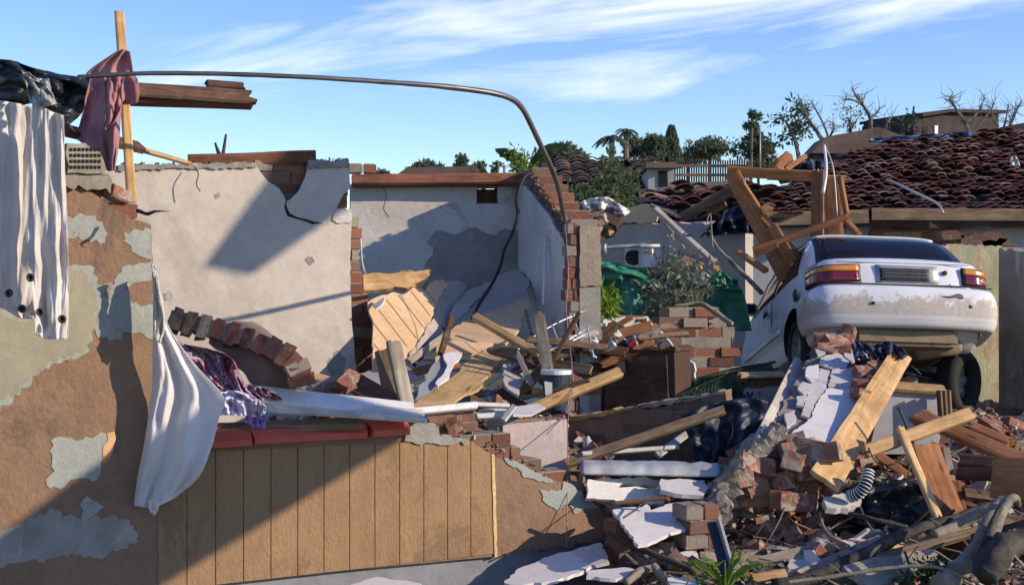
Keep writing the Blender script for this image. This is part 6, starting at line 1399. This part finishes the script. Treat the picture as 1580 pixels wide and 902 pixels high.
# ------------------------------------------------------------------ branches, lower right
for mt, pts, r, lb in [
    ('bark_dark', [(1196, 905, 7.9), (1260, 888, 8.05), (1330, 856, 8.2), (1400, 822, 8.4), (1470, 800, 8.6), (1535, 776, 8.8)], [.042, .040, .036, .032, .028, .022], 'long dark branch lying diagonally across the bottom right'),
    ('bark_pale', [(1452, 905, 7.7), (1475, 880, 7.85), (1505, 850, 7.95), (1518, 822, 8.0), (1530, 795, 8.1), (1548, 770, 8.2)], [.06, .058, .052, .045, .042, .03], 'thick pale lichened log rising steeply near the right edge'),
    ('bark_pale', [(1530, 830, 7.9), (1542, 795, 7.95), (1556, 772, 8.0), (1568, 768, 8.05), (1572, 780, 8.1)], [.035, .03, .028, .022, .012], 'pale forked limb with a broken tip beside the thick log'),
    ('bark_dark', [(1505, 870, 7.75), (1520, 838, 7.8), (1532, 805, 7.85), (1545, 780, 7.9)], [.02, .024, .02, .012], 'dark stripped stick standing against the thick pale log'),
    ('bark_pale', [(1440, 825, 8.4), (1480, 808, 8.5), (1512, 792, 8.5), (1545, 788, 8.4)], [.03, .035, .03, .02], 'short pale log lying behind the thick pale log'),
    ('bark_dark', [(1500, 828, 8.3), (1545, 815, 8.2), (1600, 800, 8.1)], [.02, .018, .016], 'dark straight branch running off the right edge'),
    ('bark_dark', [(1520, 890, 7.6), (1545, 850, 7.7), (1575, 838, 7.8), (1620, 840, 7.8)], [.07, .075, .07, .07], 'thick dark log end at the bottom right corner'),
    ('bark_pale', [(1212, 898, 7.8), (1290, 888, 7.8), (1370, 876, 7.8), (1440, 874, 7.75), (1498, 894, 7.7)], [.010, .012, .012, .010, .006], 'long thin brown shoot curving along the bottom edge'),
    ('bark_dark', [(940, 822, 8.4), (980, 842, 8.2), (1030, 862, 8.1), (1075, 884, 8.0)], [.014, .016, .016, .016], 'straight dark branch in front of the white plaster sheet'),
    ('bark_pale', [(1008, 872, 8.0), (1018, 885, 7.95), (1035, 900, 7.9)], [.02, .022, .02], 'stubby grey lichened stick at the bottom centre'),
    ('bark_pale', [(1266, 790, 8.9), (1270, 812, 8.8), (1285, 830, 8.7), (1310, 842, 8.6)], [.008, .014, .012, .010], 'pale bent root curling at the foot of the brick heap'),
    ('bark_pale', [(1276, 836, 8.6), (1300, 852, 8.5), (1318, 868, 8.4)], [.012, .016, .014], 'short pale stick lying on the dusty concrete slab'),
    ('bark_dark', [(1290, 848, 8.5), (1320, 862, 8.4), (1350, 872, 8.3)], [.012, .014, .012], 'short dark stick lying on the dusty concrete slab'),
    ('bark_pale', [(1546, 836, 7.7), (1566, 858, 7.7), (1584, 880, 7.7)], [.008, .008, .006], 'thin pale twig crossing the dark log end at the corner'),
    ('bark_dark', [(1300, 790, 8.9), (1345, 800, 8.8), (1400, 812, 8.8)], [.014, .016, .012], 'dark stick lying along the black plastic bag'),
    ('bark_dark', [(1396, 850, 8.1), (1402, 870, 8.0), (1398, 892, 7.9)], [.006, .008, .006], 'short black twig standing at the bottom edge'),
    ('bark_pale', [(965, 898, 7.9), (990, 880, 8.0), (1012, 876, 8.1)], [.02, .024, .02], 'short brown log end at the bottom left of the rubble'),
    ('bark_pale', [(1095, 355, 13.5), (1106, 380, 13.4), (1130, 405, 13.2), (1160, 436, 13.0), (1176, 452, 12.9)], [.010, .014, .018, .022, .02], 'long bare branch hanging down to the car mirror'),
    ('bark_pale', [(1040, 472, 12.0), (1080, 468, 12.0), (1104, 482, 11.9), (1130, 500, 11.8)], [.010, .018, .022, .022], 'pale broken branch lying on top of the leaning brick remnant'),
    ('bark_pale', [(1088, 350, 13.6), (1096, 330, 13.6), (1100, 380, 13.4), (1112, 420, 13.3)], [.004, .006, .007, .006], 'thin hanging twig left of the long bare branch')]:
    tag(tube('branch', mt, pts, r, 10, 40, .5), lb, 'branch')

# ------------------------------------------------------------------ plants
def clump(bm, c, rad, n, L, rr, flat=1.0, droop=0.0):
    for _ in range(n):
        d = rdir(rr); q = rr.random()**.45; p = Vector(c)+Vector((d.x*rad*q, d.y*rad*q, d.z*rad*q*flat))
        dd = (d+rdir(rr)*.8+Vector((0, 0, -droop))).normalized(); s = L*rr.uniform(.6, 1.3); leaf_q(bm, p, dd, rdir(rr), s, s*rr.uniform(.3, .5))
def shrub(name, label, cat, base, top_pts, leaf, L, n, rad, seed, group=None, stem=.012, stemm='bark_far', flat=.8):
    """stems from base to each top point, leaf clumps along them"""
    rr = random.Random(seed); root = empty(name, base, label, cat, group); sb = bmesh.new(); lb_ = bmesh.new()
    for tp in top_pts:
        mid = base.lerp(tp, .5)+rdir(rr)*(tp-base).length*.08
        tube_bm(sb, [p-base for p in spline([base, mid, tp], 8)], lerp_list([stem*1.6, stem, stem*.3], 8), 6)
        for k in range(5):
            t_ = .35+.65*k/4; c = base.lerp(tp, t_)+rdir(rr)*rad*.5; clump(lb_, c-base, rad*rr.uniform(.5, 1.1), int(n*rr.uniform(.4, 1.2)), L, rr, flat)
            tube_bm(sb, [base.lerp(tp, t_*.9)-base, c-base], stem*.4, 4)
    from_bm('stem', sb, stemm, root, mw=Matrix.Translation(base)); from_bm('foliage', lb_, leaf, root, mw=Matrix.Translation(base))
    return root
def tree(name, label, px, ytop, wpx, Y, seed, leaf='leaf_hazed', n=1500, L=.22, hclip=None, group=None, clumps=14, flat=.8, hpx=None):
    rr = random.Random(seed); top = P(px, ytop, Y); rad = wpx/F*Y/2; hh = (hpx or wpx*.7)/F*Y/2
    c = Vector((top.x, Y, top.z-hh)); base = Vector((top.x+rr.uniform(-.3, .3), Y, -.2)); root = empty(name, base, label, 'tree', group)
    sb = bmesh.new(); fb = bmesh.new(); tr_ = max(.04, rad*.06)
    fork = Vector((c.x, Y, c.z-hh*.7)); tube_bm(sb, [p-base for p in spline([base, base.lerp(fork, .5)+Vector((rr.uniform(-.1, .1), 0, 0)), fork], 8)], lerp_list([tr_*1.3, tr_], 8), 8)
    for i in range(clumps):
        a = rr.uniform(0, 6.28); q = rr.uniform(.25, .95); e = rr.uniform(-.7, 1)
        k = math.sqrt(max(.05, 1-e*e)); cc = c+Vector((cos(a)*rad*q*k, sin(a)*rad*q*k, e*hh*.85)); cr = rad*rr.uniform(.16, .38)
        tube_bm(sb, [p-base for p in spline([fork, fork.lerp(cc, .5)+rdir(rr)*rad*.1, cc], 5)], lerp_list([tr_*.5, tr_*.1], 5), 5)
        clump(fb, cc-base, cr, n//clumps, L, rr, flat)
    from_bm('trunk', sb, 'bark_far', root, mw=Matrix.Translation(base)); from_bm('crown', fb, leaf, root, mw=Matrix.Translation(base)); return root
tg_ = 'trees along the skyline'
tree('tree', 'low rounded tree on the skyline behind the whitewashed wall, farthest left', 663, 250, 62, 70, 1, n=1100, L=.3, group=tg_)
tree('tree', 'small dark bush just right of the loose bricks on the skyline', 592, 266, 28, 66, 30, n=500, L=.25, group=tg_, clumps=7)
tree('tree', 'sparse small tree on the skyline left of the square wall hole', 712, 240, 26, 44, 2, n=420, L=.16, group=tg_, clumps=9, hpx=34)
tree('tree', 'sparse small tree on the skyline above the square wall hole', 736, 248, 26, 44, 3, n=420, L=.16, group=tg_, clumps=9, hpx=26)
tree('tree', 'very small wispy tree on the skyline right of the square wall hole', 766, 248, 20, 44, 4, n=230, L=.14, group=tg_, clumps=7, hpx=24)
tree('tree', 'broad dark tree on the skyline right of the bent pipe', 868, 229, 78, 62, 5, n=2000, L=.28, group=tg_, clumps=20, hpx=40)
tree('tree', 'dense dark tree on the skyline between the palm and the cypress', 1006, 203, 44, 56, 6, n=1500, L=.22, group=tg_, hpx=50)
tree('tree', 'rounded tree crown right beside the palm on the skyline', 978, 214, 34, 57, 16, n=900, L=.22, group=tg_, hpx=36)
tree('tree', 'flat-topped spreading tree on the skyline right of the cypress', 1096, 216, 78, 58, 7, n=1300, L=.2, group=tg_, clumps=20, hpx=34)
tree('tree', 'low bush on the skyline at the foot of the flat-topped tree', 1062, 230, 46, 60, 17, n=700, L=.22, group=tg_, hpx=24)
tree('tree', 'tall dark-crowned tree above the broken truss', 1170, 202, 66, 42, 8, n=2300, L=.16, group=tg_, clumps=20, hpx=76)
tree('tree', 'tufted small crown on top of the tall tree above the broken truss', 1160, 171, 30, 41, 9, n=420, L=.14, group=tg_, clumps=7, hpx=30)
# cypress
rr3 = random.Random(3); base = P(1036, 246, 57); base.z = -.2; root = empty('cypress', base, 'narrow pointed cypress on the skyline', 'tree', tg_); fb = bmesh.new(); sb = bmesh.new()
zt, zb_ = P(1036, 199, 57).z, P(1036, 262, 57).z
tube_bm(sb, [Vector((0, 0, 0)), Vector((0, 0, zt-base.z-.3))], [.2, .03], 6)
for i in range(1500):
    u = rr3.random(); z = zb_+(zt-zb_)*u; r_ = .42*(1-u)**.7*rr3.uniform(.5, 1.1); a = rr3.uniform(0, 6.28); leaf_q(fb, Vector((cos(a)*r_, sin(a)*r_, z-base.z)), Vector((cos(a)*.5, sin(a)*.5, 1)).normalized(), rdir(rr3), .22, .09)
from_bm('trunk', sb, 'bark_far', root, mw=Matrix.Translation(base)); from_bm('crown', fb, 'leaf_hazed', root, mw=Matrix.Translation(base))
# palms
def frond(bm, p, d, L, rr, w=.25, droop=.6, n=26, lw=.03):
    s = d.cross(Vector((0, 0, 1))).normalized(); pts = []
    for i in range(9): u = i/8; pts.append(p+d*L*u+Vector((0, 0, -droop*L*u*u)))
    tube_bm(bm, pts, lerp_list([lw*.5, lw*.15], 8), 4)
    sp = spline(pts, n)
    for i in range(2, n+1):
        u = i/n; t_ = (sp[i]-sp[i-1]).normalized(); ll = w*L*(sin(pi*min(1, u*.85+.12))**.6)
        for sg in (-1, 1): leaf_q(bm, sp[i], (s*sg+t_*.9+Vector((0, 0, -.5-rr.random()*.5))).normalized(), Vector((0, 0, 1)), ll*rr.uniform(.8, 1.1), lw*1.1, .1)
def palm(label, px, ytop, wpx, Y, seed, leaf='leaf_hazed', nf=13, hgt=None, group=None):
    rr = random.Random(seed); R_ = wpx/F*Y/2; c = P(px, ytop, Y)-Vector((0, 0, R_*.55)); base = Vector((c.x, Y, -.2)); root = empty('palm_tree', base, label, 'palm tree', group)
    sb = bmesh.new(); tube_bm(sb, [Vector((0, 0, 0)), c-base], [.16, .10], 8); from_bm('trunk', sb, 'bark_far', root, mw=Matrix.Translation(base)); fb = bmesh.new()
    for i in range(nf):
        a = 2*pi*i/nf+rr.uniform(-.2, .2); e = rr.uniform(-.1, .9); frond(fb, c-base, Vector((cos(a), sin(a), e)).normalized(), R_*rr.uniform(.85, 1.1), rr, .3, .75, 22, .11*R_/1.6)
    from_bm('crown', fb, leaf, root, mw=Matrix.Translation(base))
palm('drooping dark palm on the skyline, left one of the pair', 944, 194, 62, 50, 4, group='palms on the skyline'); palm('slightly higher palm tucked behind the drooping one on the skyline', 966, 190, 44, 51, 5, group='palms on the skyline')
# banana on the wall top
def banana(label, base, n, L, seed, leaf='leaf_bright', w=.22, spread=.7, cat='plant'):
    rr = random.Random(seed); root = empty('banana_plant', base, label, cat); bm = bmesh.new(); sb = bmesh.new()
    for i in range(n):
        a = 2*pi*i/n+rr.uniform(-.4, .4); d = Vector((cos(a)*spread, sin(a)*spread*.6, 1)).normalized(); l_ = L*rr.uniform(.7, 1.1)
        sp = [d*l_*u+Vector((cos(a), sin(a), -1))*l_*.35*u*u*rr.uniform(.6, 1) for u in [k/10 for k in range(11)]]; s = d.cross(Vector((sin(a+.5), cos(a), .3))).normalized(); V_ = []
        for k, p in enumerate(sp):
            u = k/10; ww = w*l_*sin(pi*min(1, max(.02, (u-.12)/.88)))**.7 if u > .12 else .006
            up = Vector((0, 0, .25*ww)); V_.append([bm.verts.new(p-s*ww/2+up), bm.verts.new(p), bm.verts.new(p+s*ww/2+up)])
        for k in range(10):
            for j in (0, 1): bm.faces.new((V_[k][j], V_[k+1][j], V_[k+1][j+1], V_[k][j+1]))
        tube_bm(sb, sp[:9], lerp_list([.012*l_*3, .004], 8), 5)
    me = from_bm('leaves', bm, leaf, root, True, mw=Matrix.Translation(base)); from_bm('stem', sb, 'leaf_bright', root, mw=Matrix.Translation(base)); return root
banana('banana plant with dark fronds above the end of the back wall', P(814, 268, 16), 9, .52, 8, 'leaf_dark', .30)
shrub('shrub', 'bright yellow-green shrub on the back wall end beside the banana plant', 'shrub', P(800, 275, 13.6), [P(793, 240, 13.6), P(802, 244, 13.6), P(810, 250, 13.7)], 'leaf_bright', .055, 26, .08, 12)
shrub('shrub', 'mid green leafy shrub in front of the brown tiled house', 'shrub', P(948, 330, 17.5), [P(925, 262, 17.5), P(945, 252, 17.7), P(965, 262, 17.5), P(972, 285, 17.2), P(920, 290, 17.5), P(955, 290, 17)], 'leaf_mid', .09, 42, .19, 13)
shrub('shrub', 'dark low shrub at the foot of the mid green one', 'shrub', P(905, 340, 16.8), [P(892, 300, 16.8), P(912, 300, 16.8), P(930, 306, 16.8), P(880, 316, 16.6)], 'leaf_mid', .08, 45, .18, 14)
shrub('shrub', 'bright green young shrub on the masonry ledge beside the brick pier', 'shrub', P(930, 500, 11.9), [P(908, 462, 11.8), P(922, 450, 11.8), P(938, 444, 11.9), P(950, 462, 11.9), P(940, 478, 11.6), P(912, 485, 11.6)], 'leaf_bright', .10, 9, .10, 15, stem=.006)
sh = shrub('shrub', 'dusty grey-green fallen shrub tangled in front of the green tarp', 'shrub', P(1045, 500, 12.8), [P(1010, 445, 12.9), P(1030, 400, 13), P(1052, 380, 13), P(1075, 410, 12.9), P(1085, 450, 12.7), P(1058, 440, 12.5), P(1025, 470, 12.5), P(1060, 470, 12.4)], 'leaf_dry', .075, 34, .24, 16)
banana('clump of bright green strap leaves at the bottom edge', P(1118, 915, 7.75), 8, .30, 18, 'leaf_bright', .16, .55)
banana('two pale grass-like blades beside the strap leaves at the bottom', P(1078, 905, 7.8), 3, .22, 19, 'leaf_bright', .07, .5)
banana('thin yellow-green blades right of the strap leaves at the bottom', P(1156, 900, 7.9), 3, .20, 20, 'leaf_bright', .07, .6)
shrub('shrub', 'small dark weedy growth in the bottom right rubble', 'weed', P(1440, 900, 7.9), [P(1420, 870, 7.9), P(1450, 860, 7.9), P(1470, 878, 7.9), P(1400, 885, 7.9)], 'leaf_dark', .035, 30, .07, 21, stem=.003)
# fallen palm frond by the rear wheel
bm = bmesh.new(); rr4 = random.Random(6); o0 = P(1200, 562, 11.4)
for a, b, dr_ in [((1196, 558, 11.3), (1035, 590, 10.8), .12), ((1200, 568, 11.4), (1060, 606, 10.7), .10), ((1190, 560, 11.5), (1048, 575, 11.2), .10)]:
    A_, B_ = P(*a), P(*b); frond(bm, A_-o0, (B_-A_).normalized(), (B_-A_).length, rr4, .28, dr_, 60, .022)
tag(from_bm('palm_frond', bm, 'leaf_palm', mw=Matrix.Translation(o0)), 'fallen dark green palm frond lying beside the rear wheel of the car', 'palm frond')
# storm-stripped trees on the skyline
def bare(label, lines, Y, seed, leafy=0, leaf='leaf_mid', tw=26, L=.11, rbase=.065):
    rr = random.Random(seed); b0 = P(*lines[0][0], Y); base = Vector((b0.x, Y, -.2)); root = empty('broken_tree', base, label, 'tree', 'storm-stripped trees on the skyline'); sb = bmesh.new(); fb = bmesh.new()
    tube_bm(sb, [Vector((0, 0, 0)), b0-base], [rbase*1.4, rbase], 8)
    for li_, ln in enumerate(lines):
        pts = [P(x, y, Y+rr.uniform(-.4, .4)) for x, y in ln]; sp = spline(pts, 18); r0 = rbase if li_ == 0 else rbase*.55
        tube_bm(sb, [p-base for p in sp], lerp_list([r0, r0*.7, r0*.25], 18), 6, .4)
        for _ in range(tw//len(lines)+2):
            i = rr.randrange(5, 18); d = (rdir(rr)+Vector((0, 0, .5))).normalized(); l_ = rr.uniform(.2, .6)*Y/45; q = sp[i]
            t2 = spline([q, q+d*l_*.5+rdir(rr)*.1, q+d*l_+rdir(rr)*.2], 4); tube_bm(sb, [p-base for p in t2], lerp_list([r0*.22, r0*.06], 4), 4)
            if leafy and rr.random() < .75: clump(fb, t2[-1]-base, rr.uniform(.1, .25)*Y/45, leafy//2, L, rr, .9)
    from_bm('trunk', sb, 'bark_far', root, mw=Matrix.Translation(base))
    if leafy: from_bm('foliage', fb, leaf, root, mw=Matrix.Translation(base))
bare('broken tree with leafy tufts left of the bare twin-limbed one', [[(1234, 250), (1226, 215), (1214, 190), (1204, 181)], [(1232, 225), (1222, 210), (1206, 208)], [(1228, 205), (1234, 190), (1228, 172)]], 40, 31, 46, L=.15)
bare('bare twin-limbed broken tree rising highest left of the gable', [[(1282, 235), (1262, 205), (1245, 180), (1235, 152)], [(1284, 230), (1272, 195), (1258, 168), (1252, 155)], [(1278, 215), (1286, 200), (1284, 192)]], 38, 32, 0, tw=64, L=.08)
bare('bare crooked tree standing above the gable roof', [[(1344, 205), (1342, 180), (1328, 158), (1314, 136)], [(1343, 185), (1352, 175), (1358, 166)], [(1326, 158), (1312, 154), (1300, 155)], [(1364, 196), (1370, 188), (1378, 178)]], 39, 33, 0, tw=56, L=.08)
bare('thin leafless tree behind the dark flat-roofed block', [[(1500, 215), (1486, 185), (1470, 160), (1464, 148)], [(1490, 190), (1510, 172), (1520, 150)], [(1500, 205), (1518, 185), (1530, 168)]], 39, 34, 0, tw=80, L=.1, rbase=.06)
bare('leafless tree at the right end of the skyline', [[(1556, 205), (1560, 190), (1568, 172), (1576, 155)], [(1545, 205), (1552, 185), (1556, 160)], [(1540, 195), (1530, 175), (1536, 150)]], 38, 35, 0, tw=70, rbase=.06)
bare('small half-leafed tree between the gable and the dark block', [[(1394, 215), (1392, 200), (1396, 188)], [(1392, 205), (1402, 196), (1406, 190)]], 40, 36, 30, tw=12, L=.13, rbase=.08)
bare('small wispy tree left of the crooked one on the skyline', [[(1312, 205), (1312, 195), (1308, 182)], [(1312, 200), (1320, 190), (1322, 184)]], 42, 37, 14, tw=20, L=.12, rbase=.06)
# upright pipes and poles on the skyline
for i, (px, y0, y1, Y, lb) in enumerate([(1173, 205, 262, 30, 'thin pole in front of the tall dark-crowned tree'), (779, 255, 275, 13.2, 'short white post on the timber of the back wall')]):
    tag(tube('pole', 'galv_metal', [(px, y1, Y), (px, y0, Y)], .02 if i else .015, 6, 2), lb, 'pole')
# broken boards and plaster sheets thrown about in the heaps
SH = []
for i in range(8):
    r0 = random.Random(i+300); bm = bmesh.new(); n_ = r0.randrange(5, 9); pts = []
    for k in range(n_):
        a = 2*pi*k/n_+r0.uniform(-.3, .3); q = r0.uniform(.5, 1); pts.append((cos(a)*q*.16, sin(a)*q*.10))
    pts = ragged(pts, .012, .03, r0); f = [bm.verts.new((x, y, .008)) for x, y in pts]; b_ = [bm.verts.new((x, y, -.008)) for x, y in pts]
    ff = bm.faces.new(f); fb = bm.faces.new(b_[::-1]); m_ = len(f)
    for k in range(m_): bm.faces.new((f[(k+1) % m_], f[k], b_[k], b_[(k+1) % m_]))
    bmesh.ops.triangulate(bm, faces=[ff, fb], ngon_method='EAR_CLIP'); bmesh.ops.recalc_face_normals(bm, faces=bm.faces)
    me = bpy.data.meshes.new('plaster_shard'); bm.to_mesh(me); bm.free(); me.materials.append(MATS[['chalk_debris', 'pale_render', 'white_board', 'grey_board', 'cement', 'tan_board', 'grey_wall', 'chalk_debris'][i]]); SH.append(me)
for (xa, xb), (ya, yb), n, lab, grp in [((1110, 1560), (720, 895), 40, 'flat plaster shard in the heap at the lower right', 'plaster shards lower right'), ((880, 1120), (620, 900), 26, 'flat plaster shard in the rubble around the gutter', 'plaster shards by the gutter'), ((580, 900), (500, 640), 34, 'flat plaster shard among the fallen boards of the room', 'plaster shards in the room'), ((900, 1150), (470, 560), 18, 'flat plaster shard on the heap behind the cabinet', 'plaster shards behind the cabinet')]:
    k = 0; tries = 0
    while k < n and tries < 400:
        tries += 1; p = hit_surf(rr.uniform(xa, xb), rr.uniform(ya, yb))
        if p is None: continue
        o = bpy.data.objects.new('plaster_shard', SH[rr.randrange(8)]); COL.objects.link(o); o.location = p+Vector((0, 0, .03)); o.rotation_euler = (rr.gauss(.3, .6), rr.gauss(0, .5), rr.uniform(0, 6)); s = rr.uniform(.4, 1.3); o.scale = (s, s, s); tag(o, lab, 'plaster', grp); k += 1
# rubbish heaped round the cabinet and the rack
for i in range(26):
    px, py, Y = rr.uniform(884, 1030), rr.uniform(512, 548), rr.uniform(11.0, 11.6); p = P(px, py, Y)
    d = Vector((rr.uniform(-1, 1), rr.uniform(-.4, .4), rr.uniform(-.3, .6))).normalized()*rr.uniform(.1, .3)
    tag(plank('lath', rr.choice(['old_timber', 'grey_timber', 'dark_timber', 'rust_timber', 'white_timber']), p-d, p+d, rr.uniform(.03, .10), .02, nrm=(rr.uniform(-.5, .5), -1, rr.uniform(.2, 1)), spl=(.04, .04), world=True), 'broken lath in the clutter piled on top of the brown cabinet', 'lath', 'broken laths on the cabinet')
for i in range(16):
    px, py, Y = rr.uniform(800, 880), rr.uniform(520, 620), rr.uniform(9.8, 10.8); p = P(px, py, Y)
    d = Vector((rr.uniform(-1, 1), rr.uniform(-.4, .4), rr.uniform(-.6, .6))).normalized()*rr.uniform(.1, .3)
    tag(plank('lath', rr.choice(['old_timber', 'grey_timber', 'dark_timber', 'dark_timber', 'navy_plastic']), p-d, p+d, rr.uniform(.02, .09), .015, nrm=(rr.uniform(-.5, .5), -1, rr.uniform(.2, 1)), spl=(.04, .04), world=True), 'broken lath tangled in and under the metal drying rack', 'lath', 'broken laths in the drying rack')

# dangling wires and small marks on the room walls
for i, (pts, lb) in enumerate([
    ([(300, 257, 10.3), (306, 268, 10.25), (303, 284, 10.25), (309, 296, 10.25)], 'short dark wire dangling from the top of the cream wall'),
    ([(590, 286, 12.6), (596, 300, 12.5), (592, 322, 12.5), (600, 335, 12.5)], 'thin wire dangling from the timber of the back wall'),
    ([(905, 770, 8.95), (930, 776, 8.8), (948, 790, 8.6), (940, 812, 8.5)], 'rusty wire looping off the end of the brown wall stub'),
    ([(1112, 640, 9.5), (1130, 655, 9.4), (1126, 684, 9.3)], 'black wire hanging over the navy sheet'),
    ([(1340, 690, 9.2), (1352, 712, 9.1), (1378, 716, 9.0), (1392, 702, 9.1)], 'thin looped wire in the hollow below the thick pale batten')]):
    tag(tube('wire', 'cable_black' if i != 2 else 'rust_timber', pts, .004, 5, 20), lb, 'wire')
for pp in ([(252, 452), (262, 448), (268, 456), (262, 464), (254, 462)], [(470, 400), (482, 396), (486, 404), (478, 410)], [(330, 300), (338, 297), (340, 304), (333, 307)], [(505, 560), (520, 540), (534, 552), (528, 580), (512, 582)]):
    slab('chipped_patch', 'cement', pp, IW, .006, off=-.003, amp=.012, seg=.025, parent=iw, seed=len(pp)+int(pp[0][0]))
# mortar crumbs on the wall tops and the sill
bm = bmesh.new(); rg_ = random.Random(55)
def crumbs(a, b, n, up, dep, s0=.010):
    for _ in range(n):
        u = rg_.random(); p = P(a[0]+(b[0]-a[0])*u, a[1]+(b[1]-a[1])*u, a[2]+(b[2]-a[2])*u)+Vector((0, rg_.uniform(0, dep), rg_.uniform(0, up))); chip(bm, p, abs(rg_.gauss(0, s0))+s0*.6, rg_)
crumbs((182, 256, 10.15), (395, 252, 10.6), 160, .02, .14); crumbs((476, 249, 10.7), (537, 248, 10.85), 50, .02, .12)
crumbs((640, 655, 8.4), (722, 672, 8.55), 120, .03, .18); crumbs((722, 676, 8.55), (935, 790, 9.1), 260, .05, .16, .014)
crumbs((332, 664, 7.85), (620, 645, 8.35), 160, .015, .12, .008); crumbs((776, 652, 9.35), (874, 645, 9.55), 80, .02, .15); crumbs((820, 275, 12.3), (874, 345, 11.2), 90, .04, .1, .016)
from_bm('mortar_crumbs', bm, 'debris_mix')['kind'] = 'stuff'
